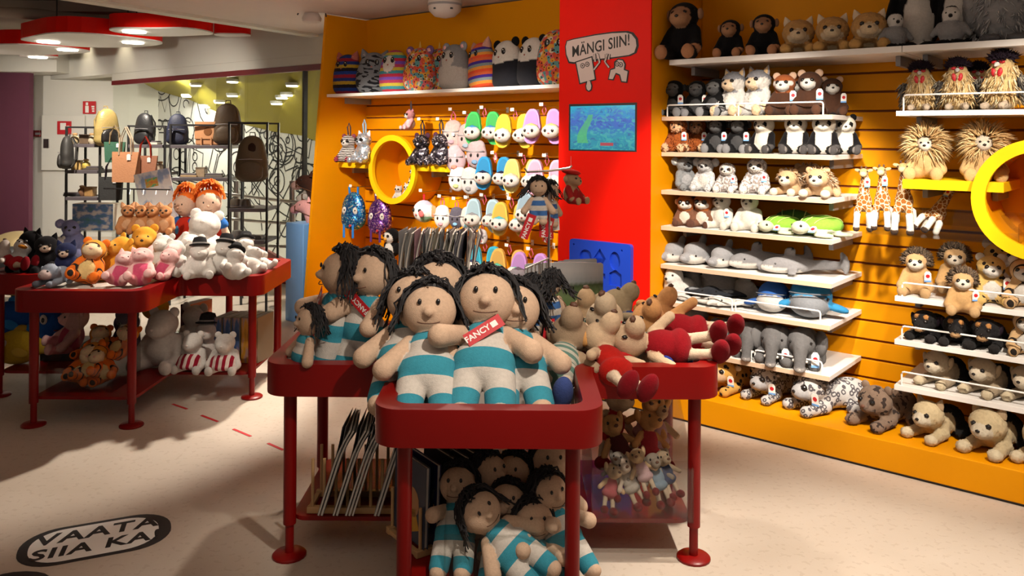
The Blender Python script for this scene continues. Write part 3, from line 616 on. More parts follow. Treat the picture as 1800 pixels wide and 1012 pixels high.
# ------------------------------------------------------------------ soft toys: smooth blended bodies
def _rot(e):
    return np.array(Euler(e).to_matrix()) if e is not None else None
def E(c, r, colr, rot=None, part=0, pat=None, k=None): return ('e', np.array(c, float), np.array(r if hasattr(r, '__len__') else (r, r, r), float), colr, _rot(rot), part, pat)
def K(a, b, r1, r2, colr, part=0, pat=None): return ('k', np.array(a, float), np.array(b, float), (r1, r2), colr, part, pat)
def _col(p):
    c = p[3] if p[0] == 'e' else p[4]; pat = p[6]
    return (c[0], c[1], c[2], 1.0 if pat is None else pat)
def _dist(p, X):
    if p[0] == 'e':
        q = X - p[1]
        if p[4] is not None: q = q @ p[4]
        k0 = np.linalg.norm(q / p[2], axis=-1); k1 = np.linalg.norm(q / p[2] ** 2, axis=-1)
        return k0 * (k0 - 1) / np.maximum(k1, 1e-9)
    a, b, (r1, r2) = p[1], p[2], p[3]; ba = b - a; t = np.clip(((X - a) @ ba) / max(ba @ ba, 1e-12), 0, 1)
    return np.linalg.norm(X - a - t[..., None] * ba, axis=-1) - (r1 + (r2 - r1) * t)
def _bounds(p):
    if p[0] == 'e': m = p[2].max() if p[4] is not None else p[2]; return p[1] - m, p[1] + m
    m = max(p[3]); return np.minimum(p[1], p[2]) - m, np.maximum(p[1], p[2]) + m
def blob(name, prims, res=34, k=.03, paints=(), fluff=0.0, parts=None, clip=None):
    """one continuous surface through all primitives; returns {part: mesh}"""
    lo = np.min([_bounds(p)[0] for p in prims], axis=0); hi = np.max([_bounds(p)[1] for p in prims], axis=0)
    h = (hi - lo).max() / res; lo = lo - 2.2 * h; n = np.ceil((hi - lo) / h).astype(int) + 3
    ax = [lo[i] + h * np.arange(n[i]) for i in range(3)]; X = np.stack(np.meshgrid(*ax, indexing='ij'), -1)
    Fv = None
    for p in prims:
        d = _dist(p, X)
        if Fv is None: Fv = d
        else: hh = np.clip(.5 + .5 * (Fv - d) / k, 0, 1); Fv = Fv * (1 - hh) + d * hh - k * hh * (1 - hh)
    if clip is not None: Fv = np.maximum(Fv, clip - X[..., 2])
    ins = Fv < 0; nc = n - 1; acc = np.zeros((*nc, 3)); cnt = np.zeros(nc); quads = []
    for a in range(3):
        s0 = [slice(None)] * 3; s1 = [slice(None)] * 3; s0[a] = slice(0, -1); s1[a] = slice(1, None)
        f0, f1 = Fv[tuple(s0)], Fv[tuple(s1)]; cr = (f0 < 0) != (f1 < 0); t = np.where(cr, f0 / np.where(cr, f0 - f1, 1), 0)
        pos = np.stack(np.meshgrid(*[np.arange(q, dtype=float) for q in f0.shape], indexing='ij'), -1); pos[..., a] += t
        o1, o2 = [(1, 2), (2, 0), (0, 1)][a]
        for d1 in (0, 1):
            for d2 in (0, 1):
                src = [slice(None)] * 3; src[o1] = slice(d1, d1 + nc[o1]); src[o2] = slice(d2, d2 + nc[o2]); src = tuple(src)
                m = cr[src]; acc[m] += pos[src][m]; cnt[m] += 1
        I = np.argwhere(cr); I = I[(I[:, o1] > 0) & (I[:, o2] > 0) & (I[:, o1] < n[o1] - 1) & (I[:, o2] < n[o2] - 1)]
        e1 = np.zeros(3, int); e1[o1] = 1; e2 = np.zeros(3, int); e2[o2] = 1
        q = np.stack([I - e1 - e2, I - e2, I, I - e1], 1); fl = ins[tuple(I.T)]; q[~fl] = q[~fl][:, ::-1]; quads.append(q)
    has = cnt > 0; idx = np.full(nc, -1); idx[has] = np.arange(has.sum()); V = lo + h * (acc[has] / cnt[has][:, None])
    Q = np.concatenate(quads); Fq = idx[Q[..., 0], Q[..., 1], Q[..., 2]]; Fq = Fq[(Fq >= 0).all(1)]
    D = np.stack([_dist(p, V) for p in prims]); am = D.argmin(0)
    cols = np.array([_col(p) for p in prims])[am]; prt = np.array([p[5] for p in prims])[am]
    for c_, r_, pc, *rest in paints:
        q = (V - np.array(c_)) / np.array(r_ if hasattr(r_, '__len__') else (r_,) * 3); m = (q ** 2).sum(1) < 1
        cols[m] = (*pc[:3], rest[0] if rest else 0.0)
    if fluff: V = V + rng.normal(0, fluff, V.shape)
    out = {}
    plist = [None] if parts is None else list(range(len(parts)))
    for pi in plist:
        if pi is None: fs, vsel = Fq, np.arange(len(V))
        else:
            fp = np.sort(prt[Fq], 1)[:, 1]; fs = Fq[fp == pi]
            if len(fs) == 0: continue
            vsel, inv = np.unique(fs, return_inverse=True); fs = inv.reshape(fs.shape)
        me = bpy.data.meshes.new(name); me.vertices.add(len(vsel)); me.vertices.foreach_set('co', V[vsel].astype(np.float32).ravel())
        me.loops.add(fs.size); me.loops.foreach_set('vertex_index', fs.astype(np.int32).ravel())
        me.polygons.add(len(fs)); me.polygons.foreach_set('loop_start', np.arange(0, fs.size, 4, dtype=np.int32)); me.polygons.foreach_set('loop_total', np.full(len(fs), 4, np.int32))
        me.update(calc_edges=True); at = me.color_attributes.new('Col', 'FLOAT_COLOR', 'POINT'); at.data.foreach_set('color', cols[vsel].astype(np.float32).ravel())
        me.validate(); me.shade_smooth(); out[pi] = me
    return out[None] if parts is None else out
def dressed(name, prims, names, res, k, grow=.0035, **kw):
    """a continuous body plus one slightly larger garment for each clothing part"""
    out = {0: blob('body', prims, res, k, **kw)}
    for i in range(1, len(names)):
        pr = []
        for p in prims:
            if p[5] != i: continue
            q = list(p); 
            if p[0] == 'e': q[2] = p[2] + grow
            else: q[3] = (p[3][0] + grow, p[3][1] + grow)
            pr.append(tuple(q))
        if pr: out[i] = blob(names[i], pr, res, k, **kw)
    return out
BALLS = {}
def ball(parent, name, loc, r, mat, rot=(0, 0, 0), sub=2):
    key = (mat.name, sub)
    if key not in BALLS:
        bm = bmesh.new(); bmesh.ops.create_icosphere(bm, subdivisions=sub, radius=1.0); me = bpy.data.meshes.new('round_part'); bm.to_mesh(me); bm.free(); me.shade_smooth(); me.materials.append(mat); BALLS[key] = me
    return obj(name, BALLS[key], None, parent, loc, rot, r if hasattr(r, '__len__') else (r, r, r))
def cone(parent, name, loc, r, h, mat, rot=(0, 0, 0), n=10):
    me = MB().lathe([(r, 0), (r * .85, h * .35), (r * .35, h * .8), (r * .05, h)], n).mesh(name, mat, True); return obj(name, me, None, parent, loc, rot)
FAB = {}
def fab(c):
    k = 'fabric_%d_%d_%d' % tuple(int(x * 99) for x in c)
    if k not in MATS:
        m = paint(k, c, .95, var=.1, vscale=80, bump=.3, bscale=250, spec=.15)
    return MATS[k]
def hang_tag(parent, loc, w=.05, h=.08, rot=(0, 0, 0), mat=None, dot=True, foot=True):
    t = MB().prism([(-w / 2, -h), (w / 2, -h), (w / 2, -.2 * h), (w * .25, 0), (-w * .25, 0), (-w / 2, -.2 * h)], -.0008, .0008, Matrix.Rotation(math.pi / 2, 4, 'X')).build('hang_tag', mat or M['paper'], parent, loc=loc, rot=rot)
    if dot: MB().lathe([(w * .3, 0), (w * .3, .0008)], 12, Matrix.Translation((0, -.0008, -h * .45)) @ Matrix.Rotation(math.pi / 2, 4, 'X')).build('emblem', M['tagred'], t)
    if foot: MB().box(-w / 2, w / 2, -.0018, -.0009, -h, -h * .84).build('band', M['sky'], t)
    return t
def tufts(name, parent, mat, spots, n=1, r=.006, ln=(.05, .08), spread=.35, droop=.0, loc=None):
    """long pile: slim tapered locks growing from (point, direction) spots"""
    mb = MB()
    for p, d in spots:
        p, d = Vector(p), Vector(d).normalized()
        for _ in range(n):
            q = (d + Vector(rng.normal(0, spread, 3))).normalized(); L = random.uniform(*ln); p0 = p + Vector(rng.normal(0, r, 3))
            m = p0 + q * L * .5; e = p0 + q * L + Vector((0, 0, -droop * L)); s = q.cross(Vector((0, 0, 1)));
            s = s.normalized() if s.length > 1e-4 else Vector((1, 0, 0)); u = q.cross(s)
            a = [p0 + s * r, p0 - s * r * .5 + u * r * .87, p0 - s * r * .5 - u * r * .87]; b = [m + (x - p0) * .85 for x in a]
            mb.add(a + b + [e], [(0, 1, 4, 3), (1, 2, 5, 4), (2, 0, 3, 5), (3, 4, 6), (4, 5, 6), (5, 3, 6)])
    o = mb.build(name, mat, parent); 
    for f in o.data.polygons: f.use_smooth = True
    o['kind'] = 'stuff'; return o
def locks_mat(name, c0, c1, c2):
    if name in MATS: return MATS[name]
    m, nt, b = nmat(name); MATS[name] = m; g = N(nt); gi = g.new('NewGeometry')
    g.link(g.ramp(gi.outputs['Random Per Island'], [(0, c0), (.5, c1), (1, c2)]), b.inputs['Base Color']); S(b, Roughness=.8); b.inputs['Specular IOR Level'].default_value = .2; return m
# colours
WHITE = (.62, .59, .55); CREAM = (.66, .54, .38); BLACK = (.006, .0055, .0065); GREY = (.19, .185, .19); LGREY = (.42, .42, .43); BROWN = (.13, .06, .03); TAN = (.50, .28, .10)
SKIN = (.68, .47, .33); PINK = (.70, .36, .36); RUST = (.33, .085, .02); ORANGE = (.72, .15, .015); HONEY = (.70, .30, .03)
KINDS = {}
def kind(f): KINDS[f.__name__] = f; return f
PROTO = {}
USED = set()
def put(kname, loc, label, cat, rz=0.0, sc=1.0, group=None, tilt=(0, 0), name=None, **kw):
    """first call builds the toy, later calls copy it with all its parts"""
    key = (kname, tuple(sorted(kw.items(), key=str)))
    if key not in PROTO: r_ = KINDS[kname](**kw); PROTO[key] = r_
    else: r_ = copy_tree(PROTO[key])
    if key in USED and r_ is PROTO[key]: r_ = copy_tree(r_)
    USED.add(key)
    if name: r_.name = name
    r_.location = loc; r_.scale = (sc,) * 3
    r_.rotation_euler = (Matrix.Rotation(rz, 3, 'Z') @ Matrix.Rotation(tilt[0], 3, 'X') @ Matrix.Rotation(tilt[1], 3, 'Y')).to_euler()
    for kk in ('group',):
        if kk in r_: del r_[kk]
    return tag(r_, label, cat, group)
def eyes(r_, x, y, z, r, mat=None, name='eye'):
    for s in (-1, 1): ball(r_, name, (s * x, y, z), r, mat or M['bead'], sub=1)
def face_ring(r_, x, y, z, r, c):
    for s in (-1, 1): ball(r_, 'eye_patch', (s * x, y, z), r, fab(c), (0, 0, 0), 1)

def sitter(name, fur, head=None, muzzle=None, belly=None, paw=None, earc=None, earin=None, ear='round', pattern=None, headsz=1.0, mz=1.0, arm=None, leg=None, fluff=0.0, eye=.014, patch=None, noseC=None, fat=1.0, mzpat=0.0, extra=(), paints=(), tagged=None, eyez=.70, headrot=0.0, limb=1.0, res=36):
    """a plush animal sitting upright with its legs forward, one unit tall before scaling to .25 m"""
    head = head or fur; muzzle = muzzle or head; belly = belly or fur; paw = paw or fur; arm = arm or fur; leg = leg or fur; earc = earc or head
    q = .25; hs = headsz
    V = lambda *a: [x * q for x in a]
    r_ = empty(name)
    pr = [E(V(0, 0, .28), V(.23 * fat, .2 * fat, .27), fur), E(V(0, -.07 * fat, .27), V(.17 * fat, .155 * fat, .2), belly, pat=0 if belly != fur else None), E(V(0, -.03, .68), V(.235 * hs, .2 * hs, .205 * hs), head)]
    if mz: pr.append(E(V(0, -.21 * hs, .62), V(.115 * mz, .09 * mz, .085 * mz), muzzle, pat=mzpat))
    for s in (-1, 1):
        pr += [K(V(s * .19 * fat, -.03, .44), V(s * .27 * fat, -.19, .2), .075 * q * limb, .07 * q * limb, arm), E(V(s * .27 * fat, -.215, .17), .062 * q * limb, paw),
               K(V(s * .14 * fat, -.08, .1), V(s * .21 * fat, -.36, .09), .095 * q * limb, .082 * q * limb, leg), E(V(s * .215 * fat, -.42, .105), V(.082 * limb, .05, .1 * limb), paw)]
        if ear == 'round': pass
    pr += list(extra)
    me = blob('body', pr, res, .02, paints, fluff); obj('body', me, plush(pattern), r_)
    for s in (-1, 1):
        if ear == 'round':
            e = ball(r_, 'ear', V(s * .17 * hs, -.0, .68 + .17 * hs), V(.085, .04, .085), fab(earc));
            if earin: ball(e, 'inner_ear', (0, -.55, -.05), (.65, .6, .65), fab(earin), sub=1)
        elif ear == 'point':
            e = cone(r_, 'ear', V(s * .14 * hs, .0, .68 + .13 * hs), .085 * q, .17 * q, fab(earc), (0, s * .35, 0)); e.scale = (1, .5, 1)
            if earin: i_ = cone(e, 'inner_ear', (0, -.045 * q, .015 * q), .055 * q, .12 * q, fab(earin))
        elif ear == 'side':
            e = ball(r_, 'ear', V(s * .25 * hs, .0, .70), V(.05, .07, .09), fab(earc)); 
            if earin: ball(e, 'inner_ear', (s * .3, -.4, 0), (.7, .7, .75), fab(earin), sub=1)
        elif ear == 'long':
            ball(r_, 'ear', V(s * .17 * hs, .02, .58), V(.06, .04, .2), fab(earc), (0, s * .25, 0))
        elif ear == 'up':
            e = ball(r_, 'ear', V(s * .1 * hs, .0, .98), V(.05, .03, .17), fab(earc), (0, s * .2, 0))
            if earin: ball(e, 'inner_ear', (0, -.5, 0), (.6, .6, .75), fab(earin), sub=1)
        elif ear == 'koala':
            e = ball(r_, 'ear', V(s * .27 * hs, .02, .78), V(.12, .06, .12), fab(earc)); ball(e, 'inner_ear', (0, -.5, -.1), (.65, .6, .65), fab(earin or WHITE), sub=1)
    if patch: face_ring(r_, .105 * q * hs, (-.03 - .172 * hs) * q, (eyez - .01) * q, V(.062, .03, .075), patch)
    eyes(r_, .088 * q * hs, (-.03 - .2 * hs) * q, eyez * q, eye * q / .25 * .9)
    if mz: ball(r_, 'nose', V(0, -.21 * hs - .085 * mz, .645), V(.036, .025, .028), fab(noseC) if noseC else M['bead'], sub=1)
    if tagged: hang_tag(r_, V(.24 * tagged, -.24, .52), .032, .055, (0.1, 0, .25 * tagged))
    return r_
def lier(name, fur, head=None, muzzle=None, belly=None, paw=None, earc=None, earin=None, ear='round', pattern=None, headsz=1.0, mz=1.0, back=None, tail=None, eye=.016, fluff=0.0, long=1.0, patch=None, mzpat=0.0, extra=(), paints=(), tagged=None, res=40, noseC=None, neck=None, hz=.40):
    """a plush animal lying on its belly with the front paws forward; about .3 m long before scaling"""
    head = head or fur; muzzle = muzzle or head; paw = paw or fur; earc = earc or head; back = back or fur; q = .30; hs = headsz
    V = lambda *a: [x * q for x in a]; r_ = empty(name)
    pr = [E(V(0, .12, .25), V(.24, .3, .24), neck or fur), E(V(0, .42 * long, .25), V(.25, .36 * long, .25), back), E(V(0, -.17, hz), V(.225 * hs, .19 * hs, .2 * hs), head)]
    if mz: pr.append(E(V(0, -.17 - .17 * hs, hz - .06), V(.105 * mz, .1 * mz, .085 * mz), muzzle, pat=mzpat))
    for s in (-1, 1):
        pr += [K(V(s * .19, -.02, .11), V(s * .22, -.4, .085), .095 * q, .085 * q, fur), E(V(s * .225, -.46, .085), V(.095, .08, .082), paw),
               K(V(s * .25, .55 * long, .13), V(s * .32, .3 * long, .08), .11 * q, .085 * q, back)]
    if tail: pr.append(K(V(.05, .75 * long, .15), V(.3, .85 * long, .06), .05 * q, .045 * q, tail))
    pr += list(extra)
    obj('body', blob('body', pr, res, .022, paints, fluff), plush(pattern), r_)
    zt = hz
    for s in (-1, 1):
        if ear == 'round':
            e = ball(r_, 'ear', V(s * .17 * hs, -.13, zt + .17 * hs), V(.075, .035, .075), fab(earc))
            if earin: ball(e, 'inner_ear', (0, -.55, -.05), (.65, .6, .65), fab(earin), sub=1)
        elif ear == 'point':
            e = cone(r_, 'ear', V(s * .14 * hs, -.12, zt + .13 * hs), .085 * q, .17 * q, fab(earc), (0, s * .35, 0)); e.scale = (1, .5, 1)
            if earin: cone(e, 'inner_ear', (0, -.045 * q, .015 * q), .055 * q, .12 * q, fab(earin))
        elif ear == 'flop':
            ball(r_, 'ear', V(s * .215 * hs, -.13, zt + .02), V(.055, .075, .14), fab(earc), (0, s * .3, 0))
        elif ear == 'side':
            e = ball(r_, 'ear', V(s * .235 * hs, -.1, zt + .1), V(.085, .035, .055), fab(earc), (0, -s * .2, 0))
            if earin: ball(e, 'inner_ear', (0, -.5, 0), (.7, .65, .65), fab(earin), sub=1)
    if patch: face_ring(r_, .10 * q * hs, (-.17 - .165 * hs) * q, (zt + .035) * q, V(.05, .03, .055), patch)
    eyes(r_, .09 * q * hs, (-.17 - .185 * hs) * q, (zt + .035) * q, eye * q / .30 * .9)
    if mz: ball(r_, 'nose', V(0, -.17 - .17 * hs - .095 * mz, zt - .035), V(.04, .028, .03), fab(noseC) if noseC else M['bead'], sub=1)
    if tagged: hang_tag(r_, V(.25 * tagged, -.3, zt - .02), .038, .062, (.15, 0, .3 * tagged))
    return r_

# ---- right wall animals
@kind
def chimp(): return sitter('plush_chimpanzee', BLACK, muzzle=(.36, .19, .1), earc=(.3, .16, .09), ear='side', paw=(.42, .2, .1), mz=1.35, paints=[((0, -.05, .178), (.042, .03, .022), (.30, .15, .08))], eye=.012, limb=1.05)
@kind
def gorilla(tg=1): return sitter('plush_gorilla', (.005, .005, .0055), head=(.006, .006, .0065), muzzle=(.08, .08, .083), belly=(.06, .06, .063), earc=(.03, .03, .03), ear='side', paw=(.22, .22, .23), mz=1.25, tagged=tg, limb=1.12, paints=[((0, -.05, .178), (.042, .03, .022), (.14, .14, .14))], eye=.010)
@kind
def orangutan(): return sitter('plush_orangutan', RUST, muzzle=(.72, .42, .25), ear='none', paw=(.68, .45, .27), mz=1.3, fluff=.0035, tagged=1, paints=[((0, -.05, .178), (.042, .03, .024), (.7, .38, .2))], limb=1.0)
@kind
def fox_cub(): return lier('plush_fox_cub', TAN, muzzle=(.66, .52, .34), earc=(.62, .50, .36), ear='point', headsz=1.3, mz=1.25, fluff=.002, long=.8, paw=(.52, .30, .10), neck=(.62, .48, .30), paints=[((0, -.09, .09), (.06, .05, .035), (.64, .52, .36))])
@kind
def penguin(big=False):
    r_ = empty('plush_penguin'); q = .3
    if big:
        pr = [E((0, 0, .16), (.11, .09, .17), BLACK), E((0, -.022, .15), (.085, .08, .155), WHITE), E((0, 0, .36), (.07, .07, .075), BLACK)]
        for s in (-1, 1): pr += [E((s * .12, .0, .2), (.022, .05, .12), BLACK, (0, -s * .2, 0)), E((s * .05, -.075, .018), (.045, .06, .02), BLACK)]
        obj('body', blob('body', pr, 40, .012), plush(), r_); cone(r_, 'beak', (0, -.06, .355), .02, .05, M['bead'], (math.pi / 2, 0, 0)); eyes(r_, .035, -.062, .38, .008)
    else:
        g = (.26, .26, .27)
        pr = [E((0, 0, .065), (.062, .055, .068), g), E((0, -.005, .155), (.043, .042, .042), (.62, .6, .57)), E((0, .004, .185), (.03, .03, .018), BLACK)]
        for s in (-1, 1): pr += [K((s * .05, 0, .1), (s * .085, -.01, .055), .02, .014, g), E((s * .035, -.05, .01), (.035, .04, .012), BLACK)]
        obj('body', blob('body', pr, 36, .012, fluff=.001), plush(), r_); cone(r_, 'beak', (0, -.04, .148), .012, .026, M['bead'], (math.pi / 2, 0, 0)); eyes(r_, .02, -.038, .163, .006)
    return r_
@kind
def grey_bird():
    r_ = empty('plush_chick_giant'); g = (.30, .30, .31); pr = [E((0, 0, .17), (.15, .13, .18), g), E((0, -.01, .38), (.1, .1, .1), g), E((-.06, -.12, .02), (.05, .06, .022), (.1, .1, .11)), E((.06, -.12, .02), (.05, .06, .022), (.1, .1, .11))]
    for s in (-1, 1): pr.append(E((s * .15, 0, .2), (.03, .07, .13), g))
    obj('body', blob('body', pr, 40, .02, fluff=.002), plush(), r_)
    sp = []
    for _ in range(800):
        a = random.uniform(0, 6.28); z = random.uniform(.03, .46); rr = .15 * math.sqrt(max(.05, 1 - ((z - .2) / .28) ** 2)); sp.append(((rr * math.cos(a), rr * .9 * math.sin(a), z), (math.cos(a) * .5, math.sin(a) * .5, -.8)))
    tufts('long_fur', r_, locks_mat('grey_locks', (.2, .2, .21), (.32, .32, .33), (.42, .42, .43)), sp, 1, .005, (.03, .05), .3); return r_
@kind
def wolf(): return sitter('plush_wolf', (.50, .485, .47), head=(.22, .22, .24), muzzle=(.66, .50, .34), belly=WHITE, earc=(.32, .31, .33), earin=(.62, .42, .22), ear='point', paw=(.66, .48, .30), headsz=1.08, mz=1.25, fluff=.0015, paints=[((.045, -.03, .155), (.025, .05, .03), WHITE), ((-.045, -.03, .155), (.025, .05, .03), WHITE)])
@kind
def red_panda(dark=0): return sitter('plush_red_panda', (.055, .024, .014) if dark else (.06, .026, .015), head=(.065, .028, .016) if dark else (.28, .08, .025), muzzle=WHITE, earc=(.6, .4, .28), ear='round', paw=(.08, .035, .02), mz=1.15, tagged=1, paints=[((.045, -.045, .172), (.018, .02, .014), WHITE), ((-.045, -.045, .172), (.018, .02, .014), WHITE)] if not dark else ())
@kind
def panda(): return sitter('plush_panda', WHITE, head=(.68, .62, .52), muzzle=(.72, .68, .6), belly=(.68, .63, .55), earc=BLACK, ear='round', paw=(.06, .055, .055), arm=BLACK, leg=BLACK, patch=BLACK, mz=.9, headsz=1.08, eye=.008, fat=1.05, paints=[((0, -.105, .028), (.09, .012, .02), (.2, .18, .17))])
@kind
def koala(lt=0):
    c = (.50, .50, .51) if lt else (.24, .25, .26)
    return sitter('plush_koala', c, muzzle=c, belly=WHITE if lt else (.36, .36, .37), earc=c, earin=WHITE, ear='koala', noseC=(.02, .02, .022), mz=.9, headsz=1.0, pattern='speckle' if lt else None, fluff=.0015, extra=[E((0, -.062, .168), (.012, .012, .022), (.02, .02, .022))])
@kind
def sloth(): return sitter('plush_sloth', (.33, .28, .26), head=(.33, .28, .26), muzzle=(.70, .64, .58), earc=(.3, .25, .23), ear='none', paw=(.7, .66, .6), headsz=1.05, mz=1.0, pattern='speckle', patch=(.10, .06, .045), tagged=1, fluff=.002, paints=[((0, -.05, .168), (.05, .03, .038), (.70, .64, .58))], fat=1.1, limb=1.1)
@kind
def tawny_cub():
    r_ = lier('plush_lion_cub', (.55, .36, .20), muzzle=(.70, .60, .48), ear='round', headsz=1.05, mz=1.2, long=.7, paw=(.70, .60, .48))
    sp = []
    for _ in range(330):
        v = Vector(rng.normal(0, 1, 3)).normalized(); v.z = abs(v.z) * .9
        c_ = Vector((0, .08, .075)) if random.random() < .65 else Vector((0, -.02, .12)); rad = Vector((.075, .10, .065)) if c_.z < .1 else Vector((.07, .06, .065))
        p = c_ + Vector((v.x * rad.x, v.y * rad.y, v.z * rad.z))
        if p.y < -.06 and p.z < .17: continue
        sp.append((p, v + Vector((0, 0, -.3))))
    tufts('long_fur', r_, locks_mat('tawny_locks', (.30, .17, .09), (.55, .36, .20), (.72, .62, .5)), sp, 2, .004, (.025, .045), .35, .3); return r_
@kind
def red_fox(): return sitter('plush_fox', (.16, .07, .04), head=(.33, .10, .025), muzzle=(.72, .66, .6), belly=(.66, .58, .48), earc=(.55, .38, .28), ear='side', paw=(.10, .045, .03), headsz=1.18, mz=1.2, eye=.024, paints=[((.03, -.06, .15), (.03, .03, .022), (.72, .66, .6)), ((-.03, -.06, .15), (.03, .03, .022), (.72, .66, .6))])
@kind
def polar_bear(tg=None): return sitter('plush_polar_bear', (.60, .575, .51), earc=(.55, .52, .45), ear='round', headsz=.9, mz=1.2, fat=1.12, limb=1.05, tagged=tg)
@kind
def turtle(dk=0):
    r_ = empty('plush_turtle'); sh = (.07, .16, .03) if dk else (.22, .48, .05); bd = (.16, .24, .08) if dk else (.60, .62, .46)
    pr = [E((0, .03, .035), (.085, .095, .03), bd), E((0, -.085, .04), (.036, .04, .03), bd)] + [E((s * .085, -.03 + y, .012), (.045, .03, .01), bd, (0, 0, s * .5)) for s in (-1, 1) for y in (0, .11)]
    obj('body', blob('body', pr, 36, .012), plush(), r_)
    sh_me = blob('shell', [E((0, .035, .045), (.088, .1, .045), sh)], 26, .01); obj('shell', sh_me, plush(), r_)
    mb = MB()
    for x in (-.04, 0, .04): mb.tube([(x * (1 + .3 * math.cos(a)), .035 + .1 * math.sin(a) * .98 * math.sqrt(1 - (x / .09) ** 2), .0455 + .046 * math.cos(a) * math.sqrt(1 - (x / .088) ** 2)) for a in np.linspace(-1.2, 1.2, 9)], .002, 5)
    mb.build('seam', fab((.5, .6, .2)), r_)['kind'] = 'stuff'
    eyes(r_, .027, -.105, .05, .007); hang_tag(r_, (.06, -.06, .05), .03, .04, (-.9, 0, .4)); return r_
@kind
def dolphin():
    r_ = empty('plush_dolphin'); g = (.30, .30, .315)
    pr = [E((0, 0, .075), (.075, .11, .068), g, (-.25, 0, 0)), E((0, .16, .07), (.05, .12, .05), g), E((0, -.11, .048), (.04, .045, .03), g), E((0, -.03, .042), (.07, .10, .04), WHITE), E((0, .05, .155), (.012, .035, .045), (.2, .2, .21), (-.5, 0, 0)), E((0, .29, .08), (.08, .03, .012), g)]
    for s in (-1, 1): pr.append(E((s * .09, .02, .03), (.05, .03, .01), g, (0, s * .4, -s * .5)))
    obj('body', blob('body', pr, 40, .012), plush(), r_); eyes(r_, .058, -.075, .065, .008); ball(r_, 'snout', (0, -.125, .045), (.034, .035, .025), fab(g)); return r_
@kind
def shark():
    r_ = empty('plush_shark'); g = (.24, .235, .245)
    pr = [E((0, 0, .06), (.055, .17, .05), g), E((0, .2, .06), (.03, .14, .032), g), E((0, -.03, .04), (.05, .15, .035), WHITE), E((0, .0, .13), (.01, .035, .045), g, (-.5, 0, 0)), E((0, .33, .09), (.01, .025, .06), g, (.4, 0, 0)), E((0, .335, .035), (.01, .02, .03), g)]
    for s in (-1, 1): pr.append(E((s * .085, .0, .03), (.055, .035, .009), g, (0, s * .35, -s * .5)))
    obj('body', blob('body', pr, 48, .01, [((0, .015, .175), (.03, .04, .02), BLACK)]), plush(), r_); eyes(r_, .042, -.095, .068, .007)
    for s in (-1, 1): MB().tube([(s * .05, -.05 + .012 * i, .05 + (.012 if i % 2 else -.012)) for i in range(4)], .0015, 5).build('gill', M['grey'], r_)
    return r_
@kind
def seal(): 
    r_ = empty('plush_seal'); w_ = (.62, .60, .57); pr = [E((0, .05, .07), (.085, .12, .07), w_), E((0, -.02, .15), (.06, .06, .065), w_), E((0, -.07, .135), (.032, .03, .026), w_), E((0, -.02, .08), (.065, .065, .075), w_), E((0, .17, .03), (.07, .05, .018), w_)]
    for s in (-1, 1): pr.append(E((s * .09, -.02, .025), (.05, .035, .018), w_, (0, 0, s * .4)))
    obj('body', blob('body', pr, 38, .015, fluff=.0008), plush(), r_); eyes(r_, .03, -.07, .165, .008); ball(r_, 'nose', (0, -.1, .142), (.012, .008, .009), M['bead'], sub=1); return r_
@kind
def ray(wh=0):
    r_ = empty('plush_ray'); c = (.66, .64, .6) if wh else (.02, .022, .028)
    pr = [E((0, 0, .025), (.15, .09, .022), c), E((0, -.02, .035), (.05, .07, .03), c), K((0, .08, .02), (.03, .24, .015), .01, .005, c)]
    for s in (-1, 1): pr += [E((s * .15, .03, .022), (.06, .045, .015), c, (0, s * .3, s * .5)), E((s * .03, -.095, .025), (.014, .03, .012), c)]
    o = obj('body', blob('body', pr, 48, .012, [((x, y, .05), (.03, .025, .05), (.25, .26, .28)) for x, y in ((.05, .02), (-.06, .03), (.1, -.02), (-.1, -.01), (0, .06))] if not wh else ()), plush(), r_); eyes(r_, .04, -.07, .045, .006); return r_
@kind
def whale(lt=0):
    r_ = empty('plush_whale'); b = (.035, .24, .48) if lt else (.03, .11, .38); g = (.20, .21, .23)
    pr = [E((0, .04, .1), (.105, .13, .1), b), E((0, -.022, .068), (.098, .11, .066), g if lt else (.5, .48, .46)), E((0, .2, .07), (.05, .09, .04), b), E((0, .29, .09), (.1, .035, .02), b)]
    for s in (-1, 1): pr.append(E((s * .125, -.02, .06), (.07, .04, .02), b, (0, s * .3, s * .3)))
    obj('body', blob('body', pr, 40, .008), plush(), r_); eyes(r_, .09, -.055, .105, .008)
    MB().tube([(.103 * math.sin(a), -.02 - .1 * math.cos(a), .125 + .01 * math.cos(a)) for a in np.linspace(-1.2, 1.2, 10)], .004, 6).build('mouth_seam', fab((.12, .13, .15)), r_); return r_
@kind
def elephant(tg=None):
    r_ = empty('plush_elephant'); g = (.135, .13, .132)
    pr = [E((0, .07, .09), (.075, .1, .075), g), E((0, -.03, .115), (.062, .06, .068), g), K((0, -.08, .10), (0, -.115, .02), .034, .022, g), E((0, -.118, .012), (.024, .022, .014), (.3, .28, .27))]
    for s in (-1, 1): pr += [K((s * .05, -.01, .05), (s * .06, -.06, .022), .034, .028, g), K((s * .06, .12, .04), (s * .07, .08, .022), .036, .03, g)]
    obj('body', blob('body', pr, 42, .014, fluff=.0008), plush(), r_)
    for s in (-1, 1): ball(r_, 'ear', (s * .078, -.005, .11), (.03, .055, .062), fab(g), (0, s * .15, s * .5)); ball(r_, 'tusk', (s * .028, -.095, .045), (.008, .014, .008), fab(WHITE), sub=1)
    eyes(r_, .046, -.075, .125, .0065); ball(r_, 'trunk_tip', (0, -.136, .014), (.011, .005, .009), fab((.6, .5, .45)), sub=1)
    if tg: hang_tag(r_, (.065 * tg, -.09, .09), .034, .07, (.05, 0, .2))
    return r_
